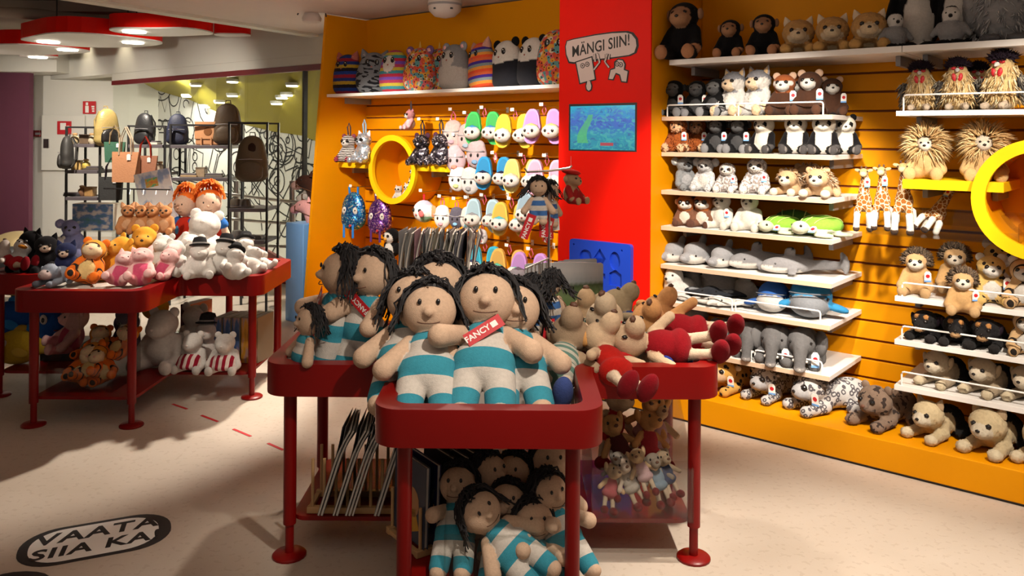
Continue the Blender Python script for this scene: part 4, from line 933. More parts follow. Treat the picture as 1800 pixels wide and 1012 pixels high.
@kind
def manatee():
    r_ = empty('plush_manatee'); g = (.24, .24, .245); pr = [E((0, .06, .07), (.08, .13, .068), g), E((0, -.07, .06), (.055, .05, .05), g), E((0, .2, .05), (.07, .05, .015), g)]
    for s in (-1, 1): pr.append(E((s * .09, -.02, .035), (.04, .03, .012), g))
    obj('body', blob('body', pr, 36, .015), plush(), r_); eyes(r_, .035, -.1, .08, .007); hang_tag(r_, (.07, -.07, .08), .03, .05, (.2, 0, .3), M['tagred'], False, False); return r_
@kind
def cheetah(): return lier('plush_cheetah', (.62, .34, .08), muzzle=(.62, .42, .26), earc=(.6, .52, .42), ear='side', pattern='cheetah', headsz=1.15, mz=1.5, long=1.2, eye=.02, patch=WHITE, tagged=1, tail=(.6, .33, .08))
@kind
def snow_leopard(): return lier('plush_snow_leopard', (.52, .50, .49), muzzle=(.40, .39, .40), earc=(.12, .11, .11), earin=(.5, .45, .4), ear='side', pattern='snow', headsz=1.15, mz=1.5, long=1.25, eye=.022, patch=WHITE, tagged=1, tail=(.5, .48, .47))
@kind
def brown_leopard(): return lier('plush_leopard', (.24, .165, .12), muzzle=(.24, .17, .13), ear='round', pattern='blotch', headsz=1.2, mz=1.1, mzpat=.4, fluff=.0015, long=1.0, noseC=(.2, .1, .07), tail=(.2, .14, .1))
@kind
def shepherd(st=0):
    c = (.40, .31, .21) if st else (.58, .46, .28)
    return lier('plush_shepherd_dog', c, muzzle=(.60, .52, .40), earc=(.36, .26, .16), ear='flop' if st else 'point', earin=None, headsz=1.15, mz=1.35, back=(.015, .014, .014), fluff=.0018, long=.9, paw=(.62, .52, .36), neck=c, hz=.46 if st else .42, paints=[((0, .1, .16), (.06, .12, .06), (.02, .018, .017))])
@kind
def rooster(crest=(.02, .012, .02)):
    r_ = empty('plush_rooster'); c = (.62, .43, .20)
    pr = [E((0, .01, .11), (.10, .095, .11), c), E((0, -.01, .20), (.07, .06, .08), c), E((0, .0, .265), (.055, .052, .045), c)]
    for s in (-1, 1): pr += [E((s * .10, .02, .12), (.028, .06, .08), (.05, .045, .045)), K((s * .04, -.03, .03), (s * .05, -.11, .02), .022, .02, (.5, .4, .3))]
    obj('body', blob('body', pr, 38, .02, fluff=.002), plush(), r_)
    sp, sc_, sw = [], [], []
    for _ in range(560):
        a = random.uniform(0, 6.28); z = random.uniform(.05, .265); rr = .10 * math.sqrt(max(.1, 1 - ((z - .11) / .19) ** 2)) if z < .19 else .062; sp.append(((rr * math.cos(a), .01 + rr * .95 * math.sin(a), z), (math.cos(a) * .5, math.sin(a) * .5, -.9)))
    for _ in range(420):
        v = Vector(rng.normal(0, 1, 3)).normalized(); v.z = abs(v.z) - .15; sc_.append(((v.x * .05, v.y * .05, .295 + v.z * .03), v + Vector((0, 0, .2))))
    for _ in range(170):
        s = random.choice((-1, 1)); sw.append(((s * .11, random.uniform(-.05, .07), random.uniform(.06, .2)), (s * .4, .1, -.9)))
    tufts('long_feathers', r_, locks_mat('golden_locks', (.42, .26, .10), (.66, .48, .24), (.74, .64, .44)), sp, 1, .0045, (.04, .07), .25)
    ball(r_, 'crest_core', (0, 0, .315), (.055, .052, .04), fab(crest)); tufts('crest', r_, fab(crest), sc_, 1, .005, (.03, .05), .5); tufts('wing_feathers', r_, locks_mat('dark_locks', (.03, .03, .03), (.10, .09, .08), (.3, .26, .2)), sw, 1, .005, (.04, .07), .2)
    cone(r_, 'beak', (0, -.062, .262), .015, .035, fab(WHITE), (math.pi / 2 + .4, 0, 0))
    for s in (-1, 1): ball(r_, 'wattle', (s * .018, -.068, .215), (.014, .010, .028), M['tagred'], (0, s * .2, 0)); ball(r_, 'comb', (s * .022, -.052, .275), (.018, .012, .012), M['tagred'], sub=1)
    return r_
@kind
def maned_lion():
    r_ = sitter('plush_maned_lion', (.55, .36, .16), head=(.66, .56, .44), muzzle=(.72, .64, .54), ear='none', headsz=.72, mz=.8, paw=(.58, .38, .17), limb=1.25, eye=.007, fat=1.1)
    sp = []
    for _ in range(900):
        a = random.uniform(0, 6.28); rr = random.uniform(.035, .06); y = random.uniform(-.05, .03); sp.append(((rr * math.cos(a), y, .172 + rr * math.sin(a)), (math.cos(a), -.25 if y < -.02 else .2, math.sin(a))))
    tufts('mane', r_, locks_mat('mane_locks', (.30, .17, .07), (.55, .36, .16), (.70, .55, .30)), sp, 1, .004, (.055, .085), .22, .25); return r_
@kind
def dark_lion():
    r_ = sitter('plush_lion', (.50, .30, .13), head=(.56, .35, .17), muzzle=(.70, .62, .52), ear='none', headsz=.95, mz=1.15, paw=(.52, .33, .16), tagged=1, limb=1.1)
    sp = []
    for _ in range(620):
        a = random.uniform(-.35, 3.5); rr = random.uniform(.045, .056); y = random.uniform(-.03, .04); sp.append(((rr * math.cos(a), y, .175 + rr * math.sin(a) * .9), (math.cos(a) * 1.1, .55, math.sin(a) + .1)))
    tufts('mane', r_, locks_mat('dark_mane_locks', (.05, .035, .025), (.12, .085, .06), (.24, .16, .1)), sp, 2, .0035, (.018, .034), .3, .15); return r_
@kind
def leopard_sit(): return sitter('plush_leopard_cub', (.64, .42, .14), muzzle=WHITE, belly=WHITE, ear='round', earc=(.6, .55, .48), pattern='cheetah', headsz=1.05, mz=1.2, tagged=1)
@kind
def tiger_sit(): return sitter('plush_tiger_cub', (.62, .40, .20), muzzle=WHITE, belly=WHITE, ear='round', earc=WHITE, pattern='tiger', headsz=1.05, mz=1.2)
@kind
def black_dog(): return lier('plush_black_dog', (.016, .015, .016), muzzle=(.02, .018, .018), earc=(.014, .013, .013), ear='flop', headsz=1.2, mz=1.3, long=.8, paw=(.02, .018, .018), fluff=.002, extra=[E((-.03, -.105, .16), (.012, .008, .01), (.48, .22, .07)), E((.03, -.105, .16), (.012, .008, .01), (.48, .22, .07)), E((0, -.135, .078), (.03, .02, .014), (.45, .27, .13))])
@kind
def giraffe(lean=0):
    r_ = empty('plush_giraffe'); c = (.72, .60, .40); wh = (.74, .71, .66)
    pr = [E((0, .02, .17), (.06, .065, .08), c), K((0, .0, .22), (.01, -.02, .38), .045, .028, c), E((0, -.035, .41), (.035, .045, .034), (.55, .36, .16), pat=.3), E((0, -.075, .395), (.026, .025, .022), (.62, .46, .26), pat=0)]
    for s in (-1, 1): pr += [K((s * .035, -.02, .13), (s * .045, -.045, .07), .026, .022, c), K((s * .045, -.045, .075), (s * .05, -.05, -.02), .024, .024, wh, pat=0), E((s * .05, -.055, -.04), (.026, .03, .022), (.06, .035, .025), pat=0), K((s * .05, .04, .1), (s * .055, .06, .03), .026, .024, wh, pat=0)]
    obj('body', blob('body', pr, 52, .012), plush('giraffe'), r_)
    for s in (-1, 1): ball(r_, 'ear', (s * .045, -.02, .425), (.025, .01, .014), fab((.5, .33, .16)), (0, s * -.3, 0)); ball(r_, 'horn', (s * .016, -.03, .45), (.009, .009, .014), fab((.10, .05, .03)), sub=1)
    eyes(r_, .03, -.065, .42, .006); hang_tag(r_, (.03, -.065, .37), .04, .075, (.05, 0, .15)); return r_
# ------------------------------------------------------------------ right display wall: toys on the shelves
FACE = WYAW
def rw(kname, px, row, s, label, cat='plush toy', sc=1.0, yaw=0.0, dz=0.0, group=None, tilt=(0, 0), **kw):
    z = ZR[row] if isinstance(row, str) else row
    p = on_wall(px, s, z); p.z = z + dz + .001
    return put(kname, p, label, cat, FACE + yaw, sc, group, tilt, **kw)
TOW = .35    # toys turn a little towards the room
g = 'soft toys on the top shelf'
rw('chimp', 1203, 'top', .21, 'largest black chimpanzee plush at the left end of the top shelf', sc=1.5, yaw=.1, group=g)
rw('chimp', 1284, 'top', .26, 'middle black chimpanzee plush on the top shelf', sc=.98, yaw=.2, group=g)
rw('chimp', 1343, 'top', .26, 'rightmost black chimpanzee plush on the top shelf', sc=1.04, yaw=.25, group=g)
rw('fox_cub', 1403, 'top', .28, 'leftmost tan fox cub plush on the top shelf', sc=.92, yaw=.35, group=g)
rw('fox_cub', 1463, 'top', .28, 'middle tan fox cub plush on the top shelf', sc=.92, yaw=.3, group=g)
rw('fox_cub', 1527, 'top', .28, 'tan fox cub plush beside the small penguins on the top shelf', sc=.95, yaw=.3, group=g)
rw('penguin', 1573, 'top', .24, 'small grey penguin chick plush beside the fox cubs', sc=.86, yaw=.6, group=g)
rw('penguin', 1672, 'top', .22, 'small grey penguin chick plush in front of a big penguin', sc=.90, yaw=.1, group=g)
rw('penguin', 1612, 'top', .43, 'large black and white penguin plush behind the left chick', sc=1.0, yaw=.3, group=g, big=True)
rw('penguin', 1690, 'top', .43, 'large black and white penguin plush behind the right chick', sc=1.05, yaw=.1, group=g, big=True)
rw('grey_bird', 1762, 'top', .33, 'huge shaggy grey plush bird at the right end of top shelf', sc=.9, yaw=.2, group=g)
g = 'soft toys on the gorilla shelf'
rw('gorilla', 1186, 'r1', .24, 'leftmost gorilla plush with a red dotted tag behind wire guard', sc=0.96, yaw=.1, group=g, tg=1)
rw('gorilla', 1226, 'r1', .28, 'middle gorilla plush on the wire guarded shelf', sc=0.94, yaw=.2, group=g, tg=1)
rw('gorilla', 1260, 'r1', .25, 'rightmost gorilla plush next to the grey wolves', sc=0.96, yaw=-.1, group=g, tg=None)
rw('wolf', 1291, 'r1', .25, 'left grey and white wolf plush on the guarded shelf', sc=1.09, yaw=-.15, group=g)
rw('wolf', 1334, 'r1', .26, 'right grey and white wolf plush on the guarded shelf', sc=1.12, yaw=-.2, group=g)
rw('red_panda', 1379, 'r1', .24, 'rusty red panda plush with white muzzle between wolf and dark bear', sc=0.99, yaw=.1, group=g)
rw('red_panda', 1424, 'r1', .24, 'dark brown red panda plush with white muzzle and hanging tag', sc=1.03, yaw=.1, group=g, dark=1)
rw('red_panda', 1402, 'r1', .42, 'red panda plush half hidden in the second row of the guarded shelf', sc=1.03, group=g)
rw('red_panda', 1462, 'r1', .38, 'dark red panda plush in the second row at the shelf end', sc=0.90, yaw=.4, group=g, dark=1)
g = 'soft toys on the panda shelf'
rw('orangutan', 1193, 'r2', .22, 'orange orangutan plush at the left end above the koalas', sc=0.88, yaw=.1, group=g)
rw('orangutan', 1226, 'r2', .36, 'second orangutan plush behind hanging tags', sc=0.88, yaw=.2, group=g)
rw('gorilla', 1262, 'r2', .26, 'gorilla plush with pale feet beside the orangutans', sc=0.88, yaw=.1, group=g, tg=1)
rw('gorilla', 1300, 'r2', .25, 'gorilla plush sitting next to the tilted panda', sc=0.88, yaw=.1, group=g, tg=1)
rw('panda', 1344, 'r2', .25, 'panda plush at the left of the panda row, head partly tagged', sc=0.90, yaw=-.1, group=g)
rw('panda', 1399, 'r2', .24, 'panda plush in the middle of the panda row', sc=0.92, yaw=.2, group=g)
rw('panda', 1448, 'r2', .24, 'panda plush third in the panda row', sc=0.92, yaw=.25, group=g)
rw('panda', 1484, 'r2', .40, 'panda plush at the right end behind white tags', sc=0.90, yaw=.4, group=g)
g = 'soft toys on the koala shelf'
rw('koala', 1203, 'r3', .22, 'dark grey koala plush turned to the right', sc=.84, yaw=.9, group=g)
rw('koala', 1240, 'r3', .24, 'pale mottled koala plush beside the dark koala', sc=.82, yaw=.1, group=g, lt=1)
rw('sloth', 1279, 'r3', .22, 'smaller left sloth plush with striped face', sc=.72, yaw=.1, group=g)
rw('sloth', 1331, 'r3', .24, 'larger right sloth plush leaning back', sc=.86, yaw=.1, group=g)
rw('tawny_cub', 1390, 'r3', .26, 'shaggy tawny lion cub plush on the left', sc=.72, yaw=-.1, group=g)
rw('tawny_cub', 1440, 'r3', .22, 'shaggy tawny lion cub plush on the right near the shelf end', sc=.80, yaw=.1, group=g)
rw('tawny_cub', 1420, 'r3', .43, 'shaggy tawny lion cub plush in the back row', sc=.85, yaw=.1, group=g, dz=.0)
g = 'soft toys on the fox and turtle shelf'
rw('red_fox', 1206, 'r4', .22, 'left big eyed red fox plush', sc=0.77, yaw=.2, group=g)
rw('red_fox', 1237, 'r4', .24, 'right big eyed red fox plush', sc=0.81, yaw=.1, group=g)
rw('polar_bear', 1271, 'r4', .25, 'left white polar bear plush with hanging tag', sc=0.88, yaw=-.1, group=g, tg=1)
rw('polar_bear', 1318, 'r4', .25, 'right white polar bear plush beside the turtles', sc=0.92, yaw=.1, group=g)
rw('turtle', 1367, 'r4', .23, 'lime green turtle plush beside the polar bear', sc=1.01, yaw=-.4, group=g)
rw('turtle', 1433, 'r4', .24, 'lime green turtle plush at the shelf end', sc=1.16, yaw=-.5, group=g)
rw('turtle', 1395, 'r4', .42, 'dark green turtle plush behind the lime turtles', sc=1.21, yaw=.3, group=g, dk=1)
g = 'soft toys on the dolphin shelf'
for i, (px, s, sc, yw) in enumerate(((1189, .25, .78, -.45), (1226, .26, .86, -.3), (1273, .25, .80, -.3))):
    rw('dolphin', px, 'r5', s, ['leftmost grey dolphin plush at the red column', 'middle grey dolphin plush', 'grey dolphin plush next to the sharks'][i], sc=sc, yaw=yw, group=g)
rw('shark', 1330, 'r5', .30, 'left grey shark plush with white belly', sc=.92, yaw=-.75, group=g)
rw('shark', 1388, 'r5', .27, 'right grey shark plush with black tipped fin and tail', sc=.86, yaw=-1.0, group=g)
g = 'soft toys on the seal and whale shelf'
rw('seal', 1188, 'r6', .20, 'bright white seal pup plush at the left front', sc=.88, yaw=-.2, group=g)
rw('seal', 1223, 'r6', .42, 'white seal plush in the back row beside the front pup', sc=.95, yaw=-.5, group=g)
rw('seal', 1258, 'r6', .42, 'white seal plush in the back row above the black ray', sc=.95, yaw=-.6, group=g)
rw('ray', 1250, 'r6', .24, 'black spotted ray plush on the seal shelf', sc=.95, yaw=.3, group=g, dz=.035)
rw('ray', 1262, 'r6', .20, 'white ray plush under the black one', sc=.92, yaw=.2, group=g, wh=1)
rw('polar_bear', 1308, 'r6', .43, 'white bear plush turned away, behind the rays', sc=.85, yaw=3.0, group=g)
rw('polar_bear', 1362, 'r6', .44, 'white bear plush turned away, behind the blue whales', sc=.8, yaw=3.2, group=g)
rw('whale', 1358, 'r6', .24, 'smaller dark blue whale plush', sc=.8, yaw=.2, group=g)
rw('whale', 1424, 'r6', .25, 'large sky blue whale plush with grey belly', sc=1.02, yaw=.25, group=g, lt=1)
g = 'soft toys on the elephant shelf'
rw('manatee', 1216, 'r7', .26, 'grey manatee plush with red tag behind the table toys', sc=1.0, yaw=.3, group=g, dz=.07)
for i, (px, s, sc, tg) in enumerate(((1283, .26, 1.0, None), (1322, .22, 1.05, None), (1362, .20, 1.08, 1), (1410, .21, 1.12, 1))):
    rw('elephant', px, 'r7', s, ['first grey elephant plush from the left', 'second grey elephant plush from the left', 'third grey elephant plush from the left with a white tag', 'rightmost grey elephant plush with tilted trunk'][i], sc=sc, yaw=.1 + .05 * i, group=g, tg=tg)
g = 'large lying soft toys on the orange plinth'
rw('cheetah', 1283, 'plinth', .24, 'yellow cheetah plush lying on the orange plinth', sc=.94, yaw=-.25, group=g)
rw('snow_leopard', 1352, 'plinth', .25, 'left snow leopard plush lying on the orange plinth', sc=.94, yaw=-.2, group=g)
rw('snow_leopard', 1440, 'plinth', .22, 'right snow leopard plush stretched along the orange plinth', sc=1.04, yaw=-.55, group=g)
rw('brown_leopard', 1550, 'plinth', .22, 'brown blotched leopard plush lying on the orange plinth', sc=1.02, yaw=-.35, group=g)
rw('shepherd', 1642, 'plinth', .20, 'cream shepherd dog plush with black back, left on the plinth', sc=.90, yaw=-.35, group=g)
rw('shepherd', 1745, 'plinth', .19, 'cream shepherd dog plush at the right on the plinth', sc=1.0, yaw=-.25, group=g)
rw('shepherd', 1840, 'plinth', .20, 'shepherd dog plush cut by the right picture edge on the plinth', sc=.95, yaw=-.3, group=g)
rw('cheetah', 1345, 'plinth', .45, 'second cheetah plush in the shade behind the front cats', sc=.9, yaw=-1.2, group=g)
g = 'fluffy roosters'
rw('rooster', 1618, 'q1', .23, 'leftmost shaggy rooster plush with dark crest', sc=0.69, yaw=.1, group=g)
rw('rooster', 1683, 'q1', .23, 'middle shaggy rooster plush with reddish dark crest', sc=0.71, yaw=.15, group=g)
rw('rooster', 1762, 'q1', .22, 'rightmost and largest shaggy rooster plush', sc=0.78, yaw=-.3, group=g)
rw('rooster', 1718, 'q1', .42, 'rooster plush in the back row between two front roosters', sc=0.69, yaw=.2, group=g)
g = 'long maned lions on the yellow shelf'
rw('maned_lion', 1627, 'q2', .26, 'left long maned lion plush with pale face on yellow shelf', sc=.98, yaw=.1, group=g)
rw('maned_lion', 1727, 'q2', .30, 'right long maned lion plush beside the yellow ring', sc=1.02, yaw=.3, group=g)
g = 'giraffes in the clear tray'
rw('giraffe', 1518, 'q3', .20, 'leftmost standing giraffe plush in the clear tray', sc=0.62, yaw=.2, group=g, dz=.04)
rw('giraffe', 1550, 'q3', .21, 'second standing giraffe plush with a round red tag dot', sc=0.62, yaw=.1, group=g, dz=.05)
rw('giraffe', 1588, 'q3', .22, 'third standing giraffe plush, the tallest', sc=0.69, yaw=.1, group=g, dz=.04)
rw('giraffe', 1625, 'q3', .26, 'giraffe plush slumped to the right in the tray', sc=0.61, yaw=-.3, group=g, dz=.03, tilt=(-.7, .2))
g = 'lions and big cats on the guarded shelf'
rw('dark_lion', 1611, 'q4', .24, 'dark maned lion plush at the left end of its shelf', sc=.92, yaw=.1, group=g)
rw('dark_lion', 1678, 'q4', .34, 'dark maned lion plush raised in the back row', sc=.95, yaw=.2, group=g, dz=.02)
rw('dark_lion', 1692, 'q4', .15, 'dark maned lion plush hanging over the shelf edge in front', sc=.86, yaw=.2, group=g, dz=-.045)
rw('leopard_sit', 1741, 'q4', .24, 'spotted leopard cub plush with white muzzle', sc=.96, yaw=.3, group=g)
rw('leopard_sit', 1757, 'q4', .44, 'spotted leopard cub plush in the back row', sc=1.15, yaw=.3, group=g)
rw('tiger_sit', 1800, 'q4', .24, 'striped tiger cub plush at the right picture edge', sc=.96, yaw=.1, group=g)
g = 'black and tan dogs'
for i, (px, s, yw) in enumerate(((1632, .24, -.2), (1683, .23, .1), (1737, .23, -.1))):
    rw('black_dog', px, 'q5', s, ['left black dog plush with tan eyebrows', 'middle black dog plush with tan eyebrows', 'right black dog plush with tan eyebrows'][i], sc=.72, yaw=yw, group=g)
rw('tiger_sit', 1803, 'q5', .22, 'brown striped plush beside the black dogs at the picture edge', sc=.85, yaw=.1, group=g)
g = 'shepherd dogs on the guarded shelf'
rw('shepherd', 1655, 'q6', .28, 'left standing shepherd dog plush behind the wire guard', sc=0.78, yaw=-.3, group=g, st=1)
rw('shepherd', 1737, 'q6', .27, 'right standing shepherd dog plush behind the wire guard', sc=0.80, yaw=-.35, group=g, st=1)
rw('shepherd', 1812, 'q6', .27, 'third shepherd dog plush cut by the picture edge', sc=0.78, yaw=-.3, group=g, st=1)
# ------------------------------------------------------------------ centre display wall
def lw_z(px, py, s): t, z = tz(px, py, s); return W(t, s, z)
@kind
def pillow(pat=None, c=GREY, face=None, ears='round', earc=GREY, low=None, horn=False, eyec=1, prof=False):
    r_ = empty('pillow_plush'); pr = [E((0, 0, .12), (.142, .085, .135), c), E((0, 0, .225), (.112, .072, .10), c), E((0, 0, .05), (.12, .08, .06), c)]
    pts = []
    if low: pts.append(((0, 0, .06), (.2, .2, .115), low))
    if face: pts.append(((0, -.08, .215), (.062, .05, .068), face))
    if prof: pts.append(((0, 0, .26), (.2, .2, .105), WHITE))
    obj('body', blob('body', pr, 38, .05, pts, clip=.002), plush(pat), r_)
    for s in (-1, 1):
        if ears == 'round': e = ball(r_, 'ear', (s * .088, 0, .305), (.036, .018, .036), fab(earc)); ball(e, 'inner_ear', (0, -.5, 0), (.6, .7, .6), fab(PINK if earc != BLACK else BLACK), sub=1)
        elif ears == 'point': e = cone(r_, 'ear', (s * .075, 0, .285), .036, .07, fab(earc), (0, s * .4, 0)); cone(e, 'inner_ear', (0, -.016, .004), .018, .04, fab(PINK))
        ball(r_, 'eye', (s * .038, -.071, .24), (.018, .009, .025), M['bead']); ball(r_, 'eye_glint', (s * .038 + .006, -.0795, .25), .004, M['paper'], sub=1)
    ball(r_, 'nose', (0, -.08, .205), (.010, .007, .008), fab((.3, .12, .1)), sub=1)
    if horn: cone(r_, 'horn', (0, 0, .305), .012, .07, fab((.6, .38, .1)))
    return r_
g = 'pillow plushies on the top shelf of the centre wall'
PW = [(611, .34, 'dark rainbow striped pillow plush at the left end', dict(pat='rainbow_dark', c=(.1, .02, .05), ears='point', earc=(.4, .12, .1))), (655, .35, 'grey tabby cat pillow plush with pink ear', dict(pat='tabby', c=(.20, .215, .24), ears='point', earc=(.18, .19, .21), face=None)),
      (694, .33, 'owl pillow plush with white face and rainbow belly', dict(pat='rainbow', c=(.3, .05, .06), face=WHITE, ears='none')), (738, .34, 'multicolour spotted leopard pillow plush with horn', dict(pat='multidot', c=(.4, .1, .05), ears='round', earc=(.16, .08, .2), horn=True)),
      (772, .46, 'dark spotted pillow plush half hidden in the second row', dict(pat='multidot', c=(.2, .1, .05), ears='none', horn=True)), (799, .32, 'grey koala pillow plush with pale front', dict(c=(.22, .22, .23), face=(.45, .42, .39), low=(.45, .42, .39), ears='round', earc=(.24, .24, .26))),
      (850, .34, 'bright striped pillow plush in orange and purple', dict(pat='stripes_bright', c=(.5, .1, .05), ears='point', earc=(.5, .25, .2))), (894, .36, 'left panda pillow plush', dict(c=(.015, .015, .02), prof=True, ears='round', earc=BLACK)), (938, .34, 'right panda pillow plush', dict(c=(.015, .015, .02), prof=True, ears='round', earc=BLACK)),
      (981, .34, 'spotted pillow plush cut off by the red column', dict(pat='multidot', c=(.4, .1, .05), ears='none'))]
for i, (px, s, lb, kw) in enumerate(PW):
    p = on_wall(px, s, 1.89); put('pillow', p + Vector((0, 0, .001)), lb, 'pillow plush', FACE + [.45, .9, .4, .5, .5, .25, .0, .2, .1, .5][i] - .3, 1.03 if i != 9 else 1.15, g, (0, [0, .05, 0, 0, 0, .0, -.12, -.08, .0, 0][i]), **kw)

# things hanging from hooks
def hook(px, py, s, lb=''):
    p = lw_z(px, py, s); t = p.x * TD[0] + p.y * TD[1]; r_ = empty('peg_hook', W(t, SW - .001, p.z + .006), WYAW)
    MB().box(-.012, .012, -.004, 0, -.02, .02, .001).build('clip', M['wire'], r_); L = SW - s + .02
    MB().tube([(0, -.004, .0), (0, -L, .0), (0, -L - .012, .012)], .003, 6).build('peg', M['chrome'], r_)
    MB().box(-.016, .016, -L - .015, -L - .0138, .0, .022).build('price_tag', M['paper'], r_)
    tag(r_, ' '.join(('steel peg hook holding the ' + lb).replace(',', '').split()[:16]), 'hook', 'peg hooks of the centre wall')
@kind
def slippers(c=(.1, .5, .1), f=WHITE, acc=(.1, .2, .5)):
    """a pair of pool slippers hanging toes down, plush faces on the straps"""
    r_ = empty('slipper_pair'); m = paint('rubber_%d_%d_%d' % tuple(int(x * 99) for x in c), c, .45)
    MB().tube([(0, 0, .012), (-.012, -.002, -.02), (0, -.004, -.045), (.012, -.002, -.02), (0, 0, .012)], .003, 5).build('hanger', paint('pink_plastic', (.7, .12, .2), .4), r_)
    for s in (-1, 1):
        pts = [(x * (1 - .10 * (1 if z > -.1 else 0)), z) for x, z in [(.054 * abs(math.cos(a)) ** .8 * (1 if math.cos(a) > 0 else -1), -.108 + .098 * math.sin(a)) for a in np.linspace(0, 2 * math.pi, 22)[:-1]]]
        mt = Matrix.Translation((s * .060, -.012, 0)) @ Matrix.Rotation(s * -.08, 4, 'Y') @ Matrix.Rotation(math.pi / 2, 4, 'X')
        so = MB().prism(pts, -.011, .011, mt).build('sole', m, r_)
        MB().prism([(x * .8, (z + .115) * .88 - .115) for x, z in pts], .0112, .0135, mt).build('footbed', paint('rubber_in_%d_%d_%d' % tuple(int(x * 80) for x in c), [x * .75 for x in c], .6), so)
        up = ball(r_, 'strap_plush', (s * .060, -.048, -.135), (.056, .040, .040), fab(f))
        ball(up, 'crown', (0, .1, .55), (.75, .8, .6), fab(acc), sub=1)
        for e in (-1, 1): ball(up, 'eye', (e * .38, -.86, .1), (.17, .12, .27), M['bead'], sub=1)
        ball(up, 'nose', (0, -.98, -.25), (.14, .1, .1), fab((.6, .2, .2)), sub=1)
    return r_
sl = [(852, 193, (.04, .42, .09), WHITE, (.05, .25, .5), 'green pool slippers with white plush faces, top row'), (906, 197, (.72, .50, .03), WHITE, (.65, .6, .55), 'yellow pool slippers with white kitten faces, top row'), (957, 188, (.50, .24, .58), WHITE, (.65, .6, .2), 'lilac pool slippers with white plush faces, top row'),
      (871, 272, (.02, .28, .60), WHITE, (.02, .02, .05), 'bright blue pool slippers with husky faces, second row'), (921, 276, (.72, .58, .18), WHITE, (.6, .5, .4), 'pale yellow pool slippers with kitten faces, second row'), (962, 277, (.72, .40, .58), WHITE, (.6, .55, .6), 'pink pool slippers, second row by the red column'),
      (852, 346, (.42, .60, .70), WHITE, (.25, .25, .27), 'pale blue pool slippers with penguin faces, third row'), (900, 352, (.72, .48, .08), WHITE, (.1, .4, .5), 'golden yellow pool slippers, third row behind the hanging doll'), (945, 335, (.30, .42, .52), WHITE, (.3, .3, .3), 'grey blue pool slippers behind the hanging doll'),
      (853, 428, (.05, .45, .62), WHITE, (.03, .04, .09), 'turquoise pool slippers with penguin faces, lowest row'), (896, 434, (.72, .42, .10), WHITE, (.1, .4, .3), 'amber pool slippers, lowest row'), (934, 440, (.50, .26, .62), (.2, .18, .2), (.1, .08, .1), 'violet pool slippers, lowest row')]
for i, (px, py, c, f, a, lb) in enumerate(sl):
    s = .36; hook(px, py, s, lb); put('slippers', lw_z(px, py, s), lb, 'slippers', FACE + .25, 1.22, 'pool slippers hanging on the centre wall', c=c, f=f, acc=a)
@kind
def pet_pack(pat=None, fur=WHITE, seq=None, muz=WHITE, face=None, ear='round', earc=None, limbc=None, strap=(.05, .04, .05), paw=None):
    r_ = sitter('plush_backpack', fur, head=face or fur, muzzle=muz, ear=ear, earc=earc or fur, pattern=pat, headsz=1.1, arm=limbc or fur, leg=limbc or fur, paw=paw or fur, eye=.018, limb=.9)
    if seq: r_.children[0].data.materials[0] = seq
    MB().tube([(-.01, .01, .2), (-.014, 0, .29), (0, 0, .325), (.014, 0, .29), (.01, .01, .2)], .006, 6).build('loop', fab(strap), r_); return r_
@kind
def pouch(c=WHITE, c2=(.5, .2, .3), seq=None):
    r_ = empty('hanging_pouch'); m = seq or fab(c)
    obj('bag', blob('bag', [E((0, 0, -.13), (.06, .03, .07), c), E((0, 0, -.075), (.045, .025, .03), c)], 26, .02), plush() if not seq else seq, r_)
    MB().tube([(-.012, 0, -.06), (-.012, 0, -.02), (0, 0, 0), (.012, 0, -.02), (.012, 0, -.06)], .004, 5).build('loop', fab((.6, .12, .2)), r_)
    MB().tube([(.056 * math.cos(a), -.027, -.10 + .012 * math.sin(a)) for a in np.linspace(3.4, 6.0, 8)], .003, 5).build('zip', M['grey'], r_)
    for s in (-1, 1): ball(r_, 'eye', (s * .02, -.029, -.13), (.008, .004, .012), M['bead'], sub=1)
    ball(r_, 'print', (0, -.027, -.165), (.02, .005, .014), fab(c2), sub=1); return r_
@kind
def sequin_backpack(c1=(.02, .12, .4), c2=(.05, .35, .6), c3=(.6, .7, .75), strap=(.03, .2, .6)):
    r_ = empty('sequin_backpack'); m = sequin('sequin_%d_%d_%d' % tuple(int(x * 99) for x in c1), c1, c2, c3)
    obj('pack', blob('pack', [E((0, 0, -.16), (.125, .06, .165), c1), E((0, 0, -.24), (.12, .065, .09), c1)], 32, .05), m, r_)
    obj('pocket', blob('pocket', [E((0, -.05, -.25), (.095, .035, .075), c1)], 24, .02), m, r_)
    for s in (-1, 1):
        MB().tube([(s * .045, .0, -.03), (s * .05, -.005, .05)], .010, 6).build('strap', fab(strap), r_)
        MB().box(s * .05 - .012, s * .05 + .012, -.075, -.069, -.40, -.26, .002).build('strap_end', fab(strap), r_)
        ball(r_, 'print_patch', (s * .06, -.055, -.16), (.026, .012, .034), fab(WHITE)); ball(r_, 'print_eye', (s * .06 + .008, -.068, -.155), (.007, .004, .009), M['bead'], sub=1)
    ball(r_, 'badge', (.03, -.088, -.29), (.014, .005, .014), M['tagred'], sub=1); return r_
g = 'bags and backpacks on the centre wall'
def shelf_toy(px, s, z, *a, **k): p = on_wall(px, s, z); p.z = z + .001; return put(a[0], p, *a[1:], **k)
shelf_toy(613, .34, 1.326, 'pet_pack', 'zebra striped plush backpack with pink feet left of the porthole', 'backpack', FACE + .3, 1.0, g, pat='zebra', fur=(.72, .70, .68), paw=(.55, .06, .12), earc=(.2, .05, .08))
